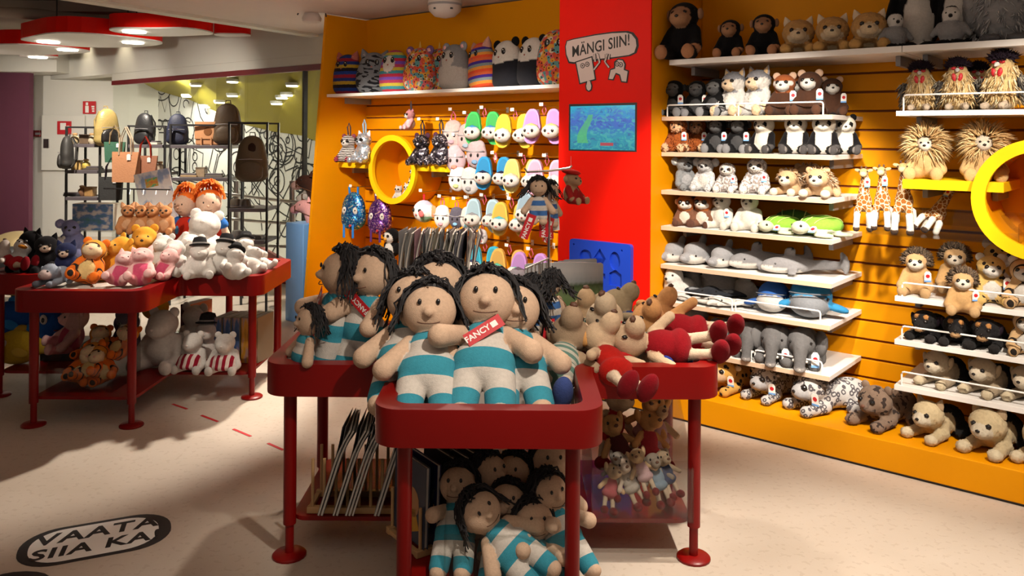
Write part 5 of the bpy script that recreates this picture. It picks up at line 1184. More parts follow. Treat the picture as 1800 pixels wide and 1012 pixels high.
shelf_toy(640, .30, 1.326, 'pet_pack', 'silver unicorn plush backpack left of the porthole', 'backpack', FACE + .15, 1.08, g, fur=(.62, .66, .72), seq=sequin('sequin_silver', (.55, .62, .72), (.75, .75, .78), (.4, .55, .7)), ear='point', earc=(.7, .6, .65), strap=(.25, .4, .5), paw=(.2, .3, .4))
p = lw_z(722, 228, .36); put('pet_pack', p, 'pink and purple raccoon plush sitting on the porthole', 'plush toy', FACE - .3, .68, g, fur=(.62, .52, .55), face=(.45, .2, .22), limbc=(.65, .35, .4), earc=(.4, .15, .2))
for i, (px, py, s) in enumerate(((742, 291, .30), (775, 291, .30))):
    p = lw_z(px, py, s); put('pet_pack', p, ['left black sequin dog backpack with pink soles', 'right black sequin dog backpack beside the pink pouches'][i], 'backpack', FACE + .2, 1.05, g, fur=(.03, .025, .03), seq=sequin('sequin_black', (.025, .02, .03), (.10, .09, .10), (.55, .5, .55)), muz=(.68, .5, .5), limbc=(.03, .03, .03), earc=(.06, .02, .04), paw=(.5, .12, .16)); hook(px, py - 78, s, ['left black sequin dog backpack', 'right black sequin dog backpack'][i])
for i, (px, py, c, c2) in enumerate(((797, 196, (.55, .40, .38), (.4, .25, .3)), (822, 202, (.62, .44, .44), (.3, .4, .5)), (802, 240, (.50, .36, .40), (.55, .2, .15)), (838, 230, (.55, .42, .45), (.2, .35, .55)))):
    lb = ['dusty pink sequin pouch left in the top row', 'pale pink sequin pouch in the top row', 'mauve pouch with orange print under the top pouches', 'pink and blue pouch beside the green slippers'][i]; hook(px, py, .34, lb); put('pouch', lw_z(px, py, .34), lb, 'pouch', FACE + .3, 1.35, g, c=c, c2=c2)
for i, (px, py, c, c2) in enumerate(((805, 277, (.66, .62, .60), (.5, .55, .2)), (827, 279, (.66, .64, .64), (.3, .3, .32)), (778, 348, (.68, .64, .6), (.6, .3, .35)), (803, 352, (.10, .09, .12), (.2, .4, .6)), (824, 350, (.70, .68, .64), (.1, .4, .5)), (848, 395, (.6, .55, .56), (.5, .2, .2)))):
    lb = ['white pouch with lime print, second row left', 'white pouch with grey zebra print, second row', 'white pouch hanging right of the round fish plush', 'dark pouch with coloured beads above the magazines', 'white pouch with rainbow print above the magazines', 'small pale pouch under the pale blue slippers'][i]; hook(px, py, .34, lb); put('pouch', lw_z(px, py, .34), lb, 'pouch', FACE + .25, (1.25, 1.3, 1.15, 1.05, 1.15, .7)[i], g, c=c, c2=c2)
hook(622, 330, .32, 'blue sequin backpack'); put('sequin_backpack', lw_z(622, 338, .32), 'blue sequin backpack with white patches at the lower left', 'backpack', FACE + .2, .92, g)
hook(668, 345, .34, 'purple sequin backpack'); put('sequin_backpack', lw_z(668, 350, .36), 'purple sequin backpack beside the blue one', 'backpack', FACE + .25, .85, g, c1=(.10, .03, .22), c2=(.3, .12, .4), c3=(.7, .5, .55), strap=(.1, .03, .15))
@kind
def round_fish():
    r_ = empty('plush_round_fish'); obj('body', blob('body', [E((0, 0, .09), (.09, .075, .085), (.72, .70, .66)), E((.09, .02, .09), (.04, .02, .05), (.6, .25, .12))], 32, .02, [((.05, .0, .165), (.06, .08, .03), (.45, .4, .5)), ((.06, 0, .03), (.05, .08, .03), (.25, .45, .3))]), plush(), r_)
    for s in (-1, 1): ball(r_, 'fin', (.06, s * .075, .08), (.03, .01, .025), fab((.6, .12, .12)))
    eyes(r_, .035, -.068, .1, .016); ball(r_, 'mouth', (0, -.078, .07), (.012, .006, .008), fab((.5, .15, .15)), sub=1)
    MB().tube([(-.006, 0, .17), (-.006, 0, .22), (.006, 0, .22), (.006, 0, .17)], .004, 5).build('loop', fab((.5, .02, .03)), r_); return r_
hook(745, 338, .32, 'round white fish plush'); put('round_fish', lw_z(745, 392, .32), 'round white fish plush with rainbow fins above the magazines', 'plush toy', FACE - .1, 1.0, g)
@kind
def pet_penguin(red=0):
    r_ = empty('plush_baby_penguin'); pr = [E((0, 0, .06), (.055, .045, .06), BLACK), E((0, -.018, .055), (.045, .035, .05), WHITE), E((0, -.005, .145), (.058, .05, .052), BLACK if not red else (.5, .02, .02)), E((0, -.025, .14), (.048, .035, .042), WHITE)]
    for s in (-1, 1): pr += [E((s * .058, 0, .065), (.015, .03, .04), BLACK), E((s * .025, -.04, .01), (.022, .03, .012), (.6, .3, .05))]
    obj('body', blob('body', pr, 34, .01), plush(), r_); eyes(r_, .022, -.057, .15, .011); cone(r_, 'beak', (0, -.055, .128), .012, .022, fab((.65, .33, .05)), (math.pi / 2, 0, 0)); return r_
p = lw_z(690, 452, .30); put('pet_penguin', p, 'small penguin plush left of the magazines below purple backpack', 'plush toy', FACE - .1, 1.15, g)
g = 'small plush toys inside the centre porthole'
pc = W(RING_T, .45, 1.285 - .24)
@kind
def kitten(c=WHITE): return sitter('plush_kitten', c, ear='point', earc=c, earin=PINK, headsz=1.25, mz=.8, eye=.02, paw=c, res=28)
for i, (dt, dz, sc) in enumerate(((-.02, .002, .44), (.085, .02, .46), (.13, .065, .42))):
    put('kitten', W(RING_T + dt, .40, 1.285 - .238 + dz), ['white kitten plush at the bottom of the porthole', 'white kitten plush in the middle of the porthole pile', 'white kitten plush at the right of the porthole pile'][i], 'plush toy', FACE + .3, sc, g)
put('pet_penguin', W(RING_T + .165, .40, 1.285 - .11), 'red capped penguin plush at the upper right of the porthole pile', 'plush toy', FACE, .66, g, red=1)

# ------------------------------------------------------------------ red column: sign, screen, toy board
def pxpoly(pts, s): return [tz(x, y, s) for x, y in pts]
def flat(name, pts, s0, s1, mat, parent):
    q = pts; mb = MB(); n = len(q); vs = [(x, WC + s0, z) for x, z in q] + [(x, WC + s1, z) for x, z in q]
    mb.add(vs, [tuple(range(n)), tuple(reversed(range(n, 2 * n)))] + [(i, (i + 1) % n, n + (i + 1) % n, n + i) for i in range(n)]); return mb.build(name, mat, parent)
sgn = empty('wall_sign'); sgn.rotation_euler = (0, 0, WYAW); tag(sgn, 'speech bubble wall sign reading MÄNGI SIIN! with two toy block figures', 'sign')
zc = lambda pts, s: pxpoly([(970 + x * .2568, 20 + y * .2568) for x, y in pts], s)
bub = [(100, 200), (150, 185), (300, 155), (420, 138), (520, 133), (560, 145), (590, 185), (596, 235), (580, 285), (540, 305), (440, 320), (330, 335), (230, 345), (150, 360), (115, 355), (95, 300), (90, 240)]
flat('border', zc(bub, 0), -.0012, .0003, M['ink'], sgn)
cx_, cy_ = 335, 245
flat('bubble', zc([(cx_ + (x - cx_) * .955 - 4, cy_ + (y - cy_) * .89) for x, y in bub], 0), -.002, -.0013, paint('sign_white', (.62, .5, .48), .6), sgn)
(tx, zx) = zc([(330, 240)], 0)[0]
o = obj('lettering', text_mesh('lettering', 'MÄNGI SIIN!', .068, M['ink'], .0004, .12, .0008, 1.02), None, sgn, (tx, WC - .0026, zx), (math.pi / 2, -.115, 0)); o.scale = (1.08, 1.35, 1)
SGW = paint('sign_white', (.62, .5, .48), .6)
for out, inn in (([(160, 345), (280, 305), (305, 470), (190, 500)], [(170, 350), (273, 316), (296, 463), (197, 490)]), ([(240, 470), (268, 470), (280, 510), (275, 540), (255, 552), (235, 540), (230, 510)], [(246, 476), (263, 476), (272, 510), (268, 533), (255, 543), (242, 533), (238, 510)]),
                 ([(400, 395), (428, 385), (428, 345), (455, 322), (490, 328), (508, 360), (503, 395), (530, 405), (518, 490), (475, 485), (462, 440), (440, 430), (425, 472), (385, 468)], [(406, 402), (437, 392), (436, 350), (458, 331), (486, 336), (499, 362), (494, 401), (521, 411), (511, 481), (481, 477), (470, 432), (440, 420), (419, 464), (393, 461)])):
    flat('figure', zc(out, 0), -.003, -.0021, M['ink'], sgn); flat('figure_fill', zc(inn, 0), -.0038, -.0031, SGW, sgn)
for (x0, y0), (x1, y1) in (((290, 400), (330, 350)), ((330, 350), (318, 290)), ((395, 385), (365, 345)), ((365, 345), (385, 290)), ((300, 345), (295, 290)), ((375, 330), (372, 292)), ((318, 320), (310, 285)), ((392, 330), (398, 292))):
    d = Vector((x1 - x0, y1 - y0)).normalized(); n2 = Vector((-d.y, d.x)); w_ = 9
    flat('hand', zc([(x0 + n2.x * w_, y0 + n2.y * w_), (x1 + n2.x * w_ * .7, y1 + n2.y * w_ * .7), (x1 - n2.x * w_ * .7, y1 - n2.y * w_ * .7), (x0 - n2.x * w_, y0 - n2.y * w_)], 0), -.0048, -.0039, M['ink'], sgn)
    w_ = 5; flat('hand_fill', zc([(x0 + n2.x * w_, y0 + n2.y * w_), (x1 + n2.x * w_ * .7, y1 + n2.y * w_ * .7), (x1 - n2.x * w_ * .7, y1 - n2.y * w_ * .7), (x0 - n2.x * w_, y0 - n2.y * w_)], 0), -.0056, -.0049, SGW, sgn)
for x, y in ((213, 372), (245, 362), (450, 360), (475, 365)):
    flat('eye', zc([(x + 15 * math.cos(a), y + 18 * math.sin(a)) for a in np.linspace(0, 6.0, 12)], 0), -.0046, -.0039, M['ink'], sgn)
    flat('eye_white', zc([(x + 10 * math.cos(a), y + 13 * math.sin(a)) for a in np.linspace(0, 6.0, 12)], 0), -.0054, -.0047, SGW, sgn); flat('pupil', zc([(x + 4 * math.cos(a), y + 7 * math.sin(a)) for a in np.linspace(0, 6.0, 8)], 0), -.0062, -.0055, M['ink'], sgn)
def screen_mat():
    m, nt, b = nmat('screen_picture'); g_ = N(nt); tc = g_.new('TexCoord'); gen = tc.outputs['Generated']; sx = g_.new('SeparateXYZ'); g_.link(gen, sx.inputs[0])
    n1 = g_.new('TexNoise'); n1.inputs['Scale'].default_value = 5; n1.inputs['Detail'].default_value = 3; g_.link(gen, n1.inputs['Vector'])
    n2 = g_.new('TexVoronoi'); n2.inputs['Scale'].default_value = 7; g_.link(gen, n2.inputs['Vector'])
    c = g_.ramp(g_.math('ADD', sx.outputs['Z'], g_.math('MULTIPLY', g_.math('SUBTRACT', n1.outputs['Fac'], .5), .7)), [(0, (.03, .25, .35)), (.3, (.05, .32, .42)), (.5, (.06, .20, .50)), (.7, (.08, .16, .55)), (1, (.04, .45, .60))])
    c = g_.mix(g_.math('MULTIPLY', g_.math('LESS_THAN', n2.outputs['Distance'], .22), .45), c, (.12, .55, .45))
    n3 = g_.new('TexNoise'); n3.inputs['Scale'].default_value = 8; n3.inputs['Detail'].default_value = 4; n3.inputs['Distortion'].default_value = 2.0; g_.link(gen, n3.inputs['Vector'])
    c = g_.mix(g_.math('MULTIPLY', g_.math('GREATER_THAN', n3.outputs['Fac'], .56), .5), c, (.10, .50, .42)); c = g_.mix(g_.math('MULTIPLY', g_.math('LESS_THAN', n3.outputs['Fac'], .38), .5), c, (.06, .06, .30))
    dx = g_.math('SUBTRACT', sx.outputs['X'], g_.math('ADD', .26, g_.math('MULTIPLY', g_.math('SINE', g_.math('MULTIPLY', sx.outputs['Z'], 5.5)), -.07))); e = g_.math('MULTIPLY', g_.math('LESS_THAN', g_.math('ABSOLUTE', dx), g_.math('SUBTRACT', .10, g_.math('MULTIPLY', sx.outputs['Z'], .08))), g_.math('MULTIPLY', g_.math('GREATER_THAN', sx.outputs['Z'], .15), g_.math('LESS_THAN', sx.outputs['Z'], .8))); c = g_.mix(g_.math('MULTIPLY', e, .7), c, (.12, .52, .14))
    e = g_.math('MULTIPLY', g_.math('LESS_THAN', g_.math('ABSOLUTE', g_.math('SUBTRACT', sx.outputs['X'], .58)), .10), g_.math('LESS_THAN', g_.math('ABSOLUTE', g_.math('SUBTRACT', sx.outputs['Z'], .13)), .035)); c = g_.mix(e, c, (.45, .08, .1))
    S(b, Base_Color=(.01, .01, .01, 1), Roughness=.15); g_.link(c, b.inputs['Emission Color']); S(b, Emission_Strength=.95); return m
sc_ = empty('wall_screen'); sc_.rotation_euler = (0, 0, WYAW); tag(sc_, 'wide wall screen showing a blue and green cartoon picture', 'screen')
(t0, z1), (t1, z0) = tz(1003, 187, 0), tz(1116, 264.5, 0)
MB().box(t0 - .012, t1 + .012, WC - .0006, WC + .0004, z0 - .008, z1 + .014).build('bezel', M['black'], sc_); MB().box(t0, t1, WC - .0014, WC - .0007, z0, z1).build('display', screen_mat(), sc_)
(t0, z1), (t1, z0) = tz(1001, 419, -.03), tz(1108, 540, -.03)
bd = empty('shape_sorting_board'); bd.rotation_euler = (0, 0, WYAW); tag(bd, 'blue plastic shape sorting board on the red column', 'toy board')
L2, Hh = (t1 - t0) / 2, (z1 - z0) / 2
R90 = Matrix.Rotation(math.pi / 2, 4, 'X')
holes = []
def shp(cx, cz, pts): holes.append([(cx * L2 + x * L2, cz * Hh + z * L2) for x, z in pts])
shp(-.45, .45, [(.2 * math.cos(a), .2 * math.sin(a)) for a in np.linspace(0, 5.9, 16)]); shp(0.02, .45, [(0, -.27), (.2, 0), (0, .27), (-.2, 0)]); shp(.5, .42, [(.17 * math.cos(a), .25 * math.sin(a)) for a in np.linspace(0, 5.9, 18)])
shp(0.0, -.12, [(-.07, -.22), (.07, -.22), (.07, -.07), (.2, -.07), (.2, .07), (.07, .07), (.07, .22), (-.07, .22), (-.07, .07), (-.2, .07), (-.2, -.07), (-.07, -.07)]); shp(.52, -.12, [(-.2, -.22), (.2, -.22), (.2, .1), (0, .22), (-.2, .1)])
shp(-.5, -.15, [(-.18, -.15), (.18, -.15), (0, .2)])
for x, z in ((-.85, .82), (.72, .78)): shp(x, z, [(.03 * math.cos(a), .03 * math.sin(a)) for a in np.linspace(0, 5.5, 8)])
bm = bmesh.new(); cxb, czb = (t0 + t1) / 2, (z0 + z1) / 2; yf, yr, yb = WC - .03, WC - .014, WC - .0006
def loop(pts, y): return [bm.verts.new((cxb + x, y, czb + z)) for x, z in pts]
outer = loop(rrect(-L2, L2, -Hh, Hh, .02), yf); ed = [bm.edges.new((outer[i], outer[(i + 1) % len(outer)])) for i in range(len(outer))]
for h_ in holes:
    v1 = loop(h_, yf); v2 = loop(h_, yr); n = len(v1); ed += [bm.edges.new((v1[i], v1[(i + 1) % n])) for i in range(n)]
    for i in range(n): bm.faces.new((v1[i], v1[(i + 1) % n], v2[(i + 1) % n], v2[i]))
    bm.faces.new(v2)
ob_ = loop(rrect(-L2, L2, -Hh, Hh, .02), yb); n = len(outer)
for i in range(n): bm.faces.new((outer[i], outer[(i + 1) % n], ob_[(i + 1) % n], ob_[i]))
bmesh.ops.triangle_fill(bm, edges=ed, use_beauty=True, use_dissolve=False); bmesh.ops.recalc_face_normals(bm, faces=bm.faces)
me = bpy.data.meshes.new('board'); bm.to_mesh(me); bm.free(); me.materials.append(M['blue']); obj('board', me, None, bd)

# hobby horses beside the end panel
bb = empty('hobby_horse_stand', W(T_L - .19, .28, 0), WYAW); tag(bb, 'light blue box stand for hobby horses beside the orange end panel', 'display stand')
MB().box(-.12, .12, -.25, .25, 0, .82, .006).build('box', M['sky'], bb)
@kind
def hobby(c=PINK, mane=PINK, nose=PINK):
    r_ = empty('hobby_horse'); pr = [K((0, .08, .0), (0, .02, .16), .06, .055, c), E((0, -.03, .2), (.05, .085, .055), c), E((0, -.12, .165), (.036, .045, .036), nose)]
    obj('head', blob('head', pr, 34, .03), plush(), r_)
    for s in (-1, 1): cone(r_, 'ear', (s * .03, .03, .24), .02, .05, fab(c)); ball(r_, 'eye', (s * .045, -.05, .215), .008, M['bead'], sub=1)
    MB().tube([(-.04, -.1, .15), (-.042, -.1, .2), (.042, -.1, .2), (.04, -.1, .15)], .005, 5).build('bridle', fab((.1, .04, .02)), r_); MB().tube([(.045, -.1, .17), (.06, .05, .12), (0, .14, .1)], .004, 5).build('rein', fab((.1, .04, .02)), r_)
    sp = [((0, .06 + .05 * math.cos(a) + random.uniform(-.01, .01), .16 + .07 * math.sin(a)), (random.uniform(-.6, .6), .6, .1)) for a in np.linspace(-.6, 1.9, 90)]; tufts('mane', r_, fab(mane), sp, 2, .006, (.04, .07), .4)
    MB().tube([(0, .08, 0), (0, .1, -.45)], .012, 8).build('stick', M['wood'], r_); return r_
g = 'hobby horses on the blue stand'
for i, (px, py, c, m_, n_) in enumerate(((540, 402, PINK, (.72, .45, .5), (.70, .34, .36)), (544, 362, (.045, .018, .012), (.03, .015, .01), (.62, .45, .42)), (556, 388, WHITE, WHITE, WHITE))):
    tt = T_L - .19; X_ = (px - CX) / F    # ray px meets the line t = tt
    Yh = tt / (X_ * TD[0] + TD[1]); p = P(px, py, Yh)
    put('hobby', p, ['pink hobby horse head in front', 'dark brown hobby horse head with bridle, uppermost', 'white hobby horse head half hidden by the orange panel'][i], 'hobby horse', FACE - 1.1, .95 + .08 * i, g, c=c, mane=m_, nose=n_)
# ------------------------------------------------------------------ foreground table
def yarn_hair(r_, hp, n=80, R=.1, ln=(.10, .17), mat=None, rad=.0042, back_only=0.35, flare=.12, amp=.004, fringe=1, cen=(0, .0, .5), top=.6):
    """a cap of yarn: strands start on the crown and fall over the sides and the back"""
    mb = MB(); c0 = Vector(cen)
    for i in range(n):
        a = random.uniform(-math.pi * .5 - back_only, math.pi * 1.5 + back_only) if i % 4 else random.uniform(-math.pi, math.pi)
        d = Vector((math.cos(a), math.sin(a), 0)); front = d.y < -.35
        if front and i % 5 and fringe: continue
        L = random.uniform(*ln) * (.26 if front else 1.0); pts = []
        ph0 = random.uniform(.0, .25); steps = 7
        for k in range(steps):
            ph = ph0 + (k / (steps - 1)) * L / R * 1.0; rr = R * 1.05 + .004
            if ph < 1.45: v = Vector((d.x * math.sin(ph) * rr, d.y * math.sin(ph) * rr * .9, math.cos(ph) * rr * 1.04))
            else: q = ph - 1.45; v = Vector((d.x * rr * (1.0 + flare * q), d.y * rr * .9 * (1 + flare * q), math.cos(1.45) * rr - q * R * .95))
            v += Vector(rng.normal(0, amp, 3)); pts.append(hp(c0 + v))
        mb.tube(pts, rad, 4, True)
    o = mb.build('yarn_hair', mat or M['yarn'], r_, smooth=True); o['kind'] = 'stuff'; return o
@kind
def rag_doll(pat='suit_blue', flex=.6, arms=0, tagside=0, hair=150, tied=0):
    """cloth doll: skin body, striped suit, yarn hair; faces -y, feet at the origin"""
    r_ = empty('rag_doll'); R_ = Matrix.Rotation(flex, 4, 'X')
    def hp(v): v = Vector(v); q = v - Vector((0, 0, .40)); return R_ @ q + Vector((0, 0, .40))
    a1, a2 = {0: ((.165, -.03, .235), (.165, -.03, .235)), 1: ((.19, -.03, .26), (.12, -.11, .24)), 2: ((.12, -.12, .27), (.19, -.03, .22)), 3: ((.10, -.13, .30), (.12, -.12, .26)), 4: ((.155, -.115, .285), (.17, -.06, .26)), 5: ((.165, -.03, .235), (.11, .05, .24))}[arms]
    pr = [E((0, 0, .245), (.110, .075, .095), WHITE, part=1), E((0, 0, .34), (.078, .062, .075), WHITE, part=1), E(hp((0, -.0, .495)), (.106, .09, .10), SKIN, (flex, 0, 0), pat=0), E(hp((0, -.095, .485)), (.022, .02, .02), SKIN, pat=0)]
    for s, a in ((-1, a1), (1, a2)):
        pr += [K((s * .057, 0, .19), (s * .066, -.015, .07), .054, .05, WHITE, part=1), E((s * .066, -.03, .035), (.043, .05, .036), SKIN, pat=0), K((s * .075, 0, .365), (s * a[0], a[1], a[2]), .032, .042, SKIN, pat=0)]
    ms = dressed('body', pr, ['body', 'suit'], 56, .010)
    obj('body', ms[0], plush('suit_blue'), r_); obj('striped_suit', ms[1], plush(pat), r_)
    for s in (-1, 1): ball(r_, 'eye', hp((s * .036, -.087, .525)), (.0085, .006, .012), M['bead'], (flex, 0, 0), sub=2)
    mb = MB(); mb.tube([hp((.052 * math.sin(a), -.094 + .02 * abs(math.sin(a)) ** 2 * .9, .455 - .016 * math.cos(a) + .002)) for a in np.linspace(-1.0, 1.0, 9)], .0022, 6); mb.build('mouth', M['brown'], r_, smooth=True)
    yarn_hair(r_, hp, hair, .110, (.16, .27), cen=(0, .016, .50), flare=.35, amp=.007); ball(r_, 'scalp', hp((0, .03, .522)), (.107, .09, .095), M['yarn'], (flex, 0, 0))
    if tagside: fancy_tag(r_, hp((tagside * .06, -.085, .42)), (.25, tagside * .95, .2 * tagside))
    return r_
TXT = {}
def fancy_tag(parent, loc, rot, w=.05, h=.15, word='FANCY'):
    t = MB().box(-w / 2, w / 2, -.001, .001, -h, 0, 0).build('brand_tag', M['tagred'], parent, loc=loc, rot=rot)
    if word not in TXT: TXT[word] = text_mesh('tag_lettering', word, .034, M['paper'], .0002, 0, .0008)
    obj('tag_lettering', TXT[word], None, t, (0, -.0016, -h * .68), (math.pi / 2, -math.pi / 2 if h > .1 else 0, 0), (h * 6.2,) * 3)
    MB().box(-w * .22, w * .22, -.0018, -.0011, -h * .30, -h * .14).build('price_label', M['paper'], t)
    return t
g = 'striped rag dolls in the foreground tray'
def fd(px, Y, z, lb, yaw=0.0, lean=.85, sc=1.0, roll=0.0, **kw):
    x = (px - CX) / F * Y; return put('rag_doll', (x, Y, z), lb, 'doll', yaw, sc, g, (-lean, roll), **kw)
fd(750, 2.555, .622, 'large striped rag doll at the front left of the tray, left arm out', .05, .80, .87, arms=5, flex=.52)
fd(848, 2.57, .628, 'large striped rag doll in the front middle with red FANCY tag', -.03, .80, .94, arms=4, tagside=1, flex=.5)
fd(925, 2.63, .622, 'large striped rag doll at the front right, face behind a red tag', .12, .86, .88, arms=0, flex=.55)
fd(700, 2.68, .622, 'striped rag doll peeking out behind the front left doll', -.2, .75, .88, roll=-.08, arms=0, flex=.4)
fd(772, 2.80, .622, 'rag doll at the back of the tray showing mostly black yarn hair', .1, .68, .92, arms=3, hair=170, flex=.65)
fd(626, 3.05, .62, 'tall striped rag doll sitting on the left wing, face turned left', -.5, .25, .82, arms=3, tagside=-1, flex=.15)
fd(566, 3.12, .62, 'striped rag doll at the left wing seen from the side with tag', -1.2, .2, .82, arms=3, tagside=1, flex=.1)
fd(524, 2.98, .62, 'smallest striped rag doll at the left end of the table', -.95, .2, .50, arms=0, flex=.1)
# hanging doll stand
stx, sty = (966 - CX) / F * 3.45, 3.45
st_ = empty('toy_hanger_stand', (stx, sty, .6175)); tag(st_, 'steel hanging stand carrying small dolls on the foreground table', 'display stand')
MB().lathe([(.07, 0), (.07, .006), (.008, .008)], 20).build('base', M['chrome'], st_); MB().tube([(0, 0, .006), (0, 0, .70)], .0055, 8).build('pole', M['chrome'], st_, smooth=True)
za = P(960, 300, sty).z - .6175; zb_ = P(960, 462, sty).z - .6175
MB().tube([(-.105, -.04, za + .012), (-.095, -.04, za - .004), (0, -.004, za), (.085, .0, za + .012), (.095, 0, za + .022)], .0045, 8).build('arm', M['chrome'], st_, smooth=True)
MB().tube([(-.10, -.06, zb_ - .015), (0, -.002, zb_ + .02)], .0045, 8).build('arm', M['chrome'], st_, smooth=True)
for i in range(6): MB().tube([(-.09 + i * .016, -.054 + i * .01, zb_ - .012 + i * .006), (-.09 + i * .016, -.054 + i * .01, zb_ - .05)], .0022, 5).build('hook_ring', M['chrome'], st_)
@kind
def mini_doll(cap=0, sk=0):
    r_ = empty('small_rag_doll'); q = .44
    c = SKIN; pr = [E((0, 0, .105), (.042, .032, .05), WHITE, part=1), E((0, -.0, .205), (.048, .042, .047), c, pat=0)]
    for s in (-1, 1): pr += [K((s * .022, 0, .085), (s * .025, -.005, .045), .025, .024, WHITE, part=1), E((s * .026, -.008, .02), (.024, .024, .022), c, pat=0), K((s * .036, 0, .14), (s * .078, -.005, .075), .015, .02, c, pat=0)]
    ms = dressed('body', pr, ['body', 'suit'], 40, .006, .002); obj('body', ms[0], plush('suit_small'), r_); obj('striped_suit', ms[1], plush('suit_small'), r_)
    for s in (-1, 1): ball(r_, 'eye', (s * .017, -.039, .215), (.004, .003, .006), M['bead'], sub=1)
    MB().tube([(.024 * math.sin(a), -.043 + .008 * math.sin(a) ** 2, .187 - .007 * math.cos(a)) for a in np.linspace(-1, 1, 7)], .0013, 5).build('mouth', M['brown'], r_)
    yarn_hair(r_, lambda v: Vector(v), 110, .050, (.08, .14), rad=.003, cen=(0, .004, .205), flare=.75, amp=.006); ball(r_, 'scalp', (0, .008, .218), (.047, .042, .04), M['yarn']); 
    MB().tube([(0, 0, .25), (0, 0, .31)], .0012, 4).build('hang_string', M['cord'], r_); return r_
@kind
def cap_mouse():
    r_ = sitter('capped_plush', (.5, .3, .17), head=(.55, .34, .2), ear='side', earc=(.55, .36, .22), mz=1.4, leg=(.35, .02, .02), belly=(.4, .02, .02), arm=(.4, .02, .02)); ball(r_, 'cap', (0, 0, .222), (.075, .07, .022), fab((.5, .02, .015)), (.15, .1, 0)); MB().tube([(0, 0, .24), (0, 0, .33)], .0012, 4).build('hang_string', M['cord'], r_); return r_
g2 = 'small dolls on the hanging stand'
def hang(px, py, Y, lb, yaw, sc, kname='mini_doll', **kw): return put(kname, P(px, py, Y), lb, 'doll', yaw, sc, g2, **kw)
d_ = hang(946, 395, 3.40, 'small striped rag doll hanging in front of the slippers, facing front', .05, .76)
for loc, rot in (((-.035, -.035, .06), (.1, .35, 0)), ((.03, .03, .07), (.0, -.03, -.3))): fancy_tag(d_, loc, rot, .05, .14)
d_ = hang(968, 400, 3.50, 'small striped rag doll hanging behind the front hanging one', .9, .76); fancy_tag(d_, (.05, .0, .05), (0, -.05, -.5), .04, .07, 'SIPSIK').data = MB().box(-.02, .02, -.001, .001, -.07, 0).mesh('brand_tag', M['paper'])
d_ = hang(938, 590, 3.22, 'small rag doll hanging with hair over its face, left of two', 2.4, .92); hang_tag(d_, (-.03, -.02, .03), .045, .09, (0, .1, .2), None, False, False)
d_ = hang(968, 586, 3.2, 'small rag doll hanging with hair over its face, right of two', -2.6, .95); hang_tag(d_, (-.02, .03, .03), .055, .10, (0, -.1, 3.2), None, False, False)
@kind
def dress_dog(c=(.62, .42, .25), dress=(.26, .007, .012), shoe=(.20, .005, .010), ear=(.6, .3, .12), snout=1.0, pat=None):
    """cloth doll with an animal head, dressed in a frock and soft boots"""
    r_ = empty('dressed_animal_doll'); pr = [E((0, 0, .175), (.062, .05, .085), dress, part=1), E((0, 0, .115), (.075, .06, .045), dress, part=1), E((0, -.015, .31), (.072, .07, .068), c, pat=0), E((0, -.095, .298), (.042, .055 * snout, .04), c, pat=0)]
    for s in (-1, 1): pr += [K((s * .035, -.0, .09), (s * .042, -.03, .0), .024, .02, (.66, .52, .38), pat=0), E((s * .045, -.055, -.03), (.032, .06, .032), shoe, part=2), K((s * .055, 0, .22), (s * .12, -.03, .15), .022, .022, c, pat=0)]
    ms = dressed('body', pr, ['body', 'dress', 'boots'], 42, .008, .0025); obj('body', ms[0], plush(), r_); obj('dress', ms[1], plush(pat), r_)
    if 2 in ms: obj('boots', ms[2], plush(), r_)
    for s in (-1, 1): ball(r_, 'eye', (s * .034, -.075, .335), (.009, .007, .013), M['bead'], sub=1); ball(r_, 'ear', (s * .07, .01, .33), (.022, .035, .05), fab(ear), (0, s * .3, 0))
    ball(r_, 'nose', (0, -.095 - .052 * snout, .312), (.017, .012, .013), M['brown'], sub=1); return r_
hang(1003, 358, 3.52, 'small tan plush with a red cap hanging beside the screen column', .9, .62, 'cap_mouse')
g3 = 'dressed animal dolls on the right wing'
BE, OR_, CAT = (.64, .46, .30), (.66, .33, .13), (.30, .23, .14)
def rd(px, py, Y, lb, rz, tilt, spin, sc=1.0, **kw):     # aimed by the head
    R3 = Matrix.Rotation(rz, 3, 'Z') @ Matrix.Rotation(tilt, 3, 'X') @ Matrix.Rotation(spin, 3, 'Z')
    o = put('dress_dog', P(px, py, Y) - R3 @ Vector((0, -.04, .31)) * sc, lb, 'doll', 0, sc, g3, **kw); o.rotation_euler = R3.to_euler(); return o
rd(1108, 590, 3.06, 'beige dog doll in a red frock lying across the front of the right wing', 1.5, -1.5, -.7, .96, c=BE, ear=(.45, .02, .02))
rd(1060, 585, 3.08, 'beige dog doll in bright red with orange trim, second from the front', .3, -1.15, .3, .92, c=BE, dress=(.42, .012, .008), ear=(.6, .3, .1))
rd(1140, 556, 3.26, 'orange dog doll with a red frock lying behind the front one', 1.3, -1.4, -.8, .98, c=OR_, ear=OR_)
rd(1062, 552, 3.32, 'cream dog doll in green striped shirt with blue collar', .75, -1.2, -.5, 1.1, c=(.62, .48, .33), dress=WHITE, pat='suit_green', ear=(.6, .42, .28), shoe=(.02, .04, .25))
rd(1090, 528, 3.50, 'olive grey cat doll at the back of the right wing', .8, -1.08, .5, 1.0, c=CAT, dress=(.02, .06, .25), ear=CAT, snout=.8)
rd(1003, 578, 3.10, 'tan dog doll in green striped shirt next to the rag dolls', -.3, -1.15, .2, 1.05, c=(.40, .28, .18), dress=WHITE, pat='suit_green', ear=(.4, .3, .2), shoe=(.05, .08, .25))
rd(1160, 538, 3.48, 'orange dog doll at the back right with round ear', .7, -1.12, .2, .95, c=OR_, ear=(.66, .28, .08))
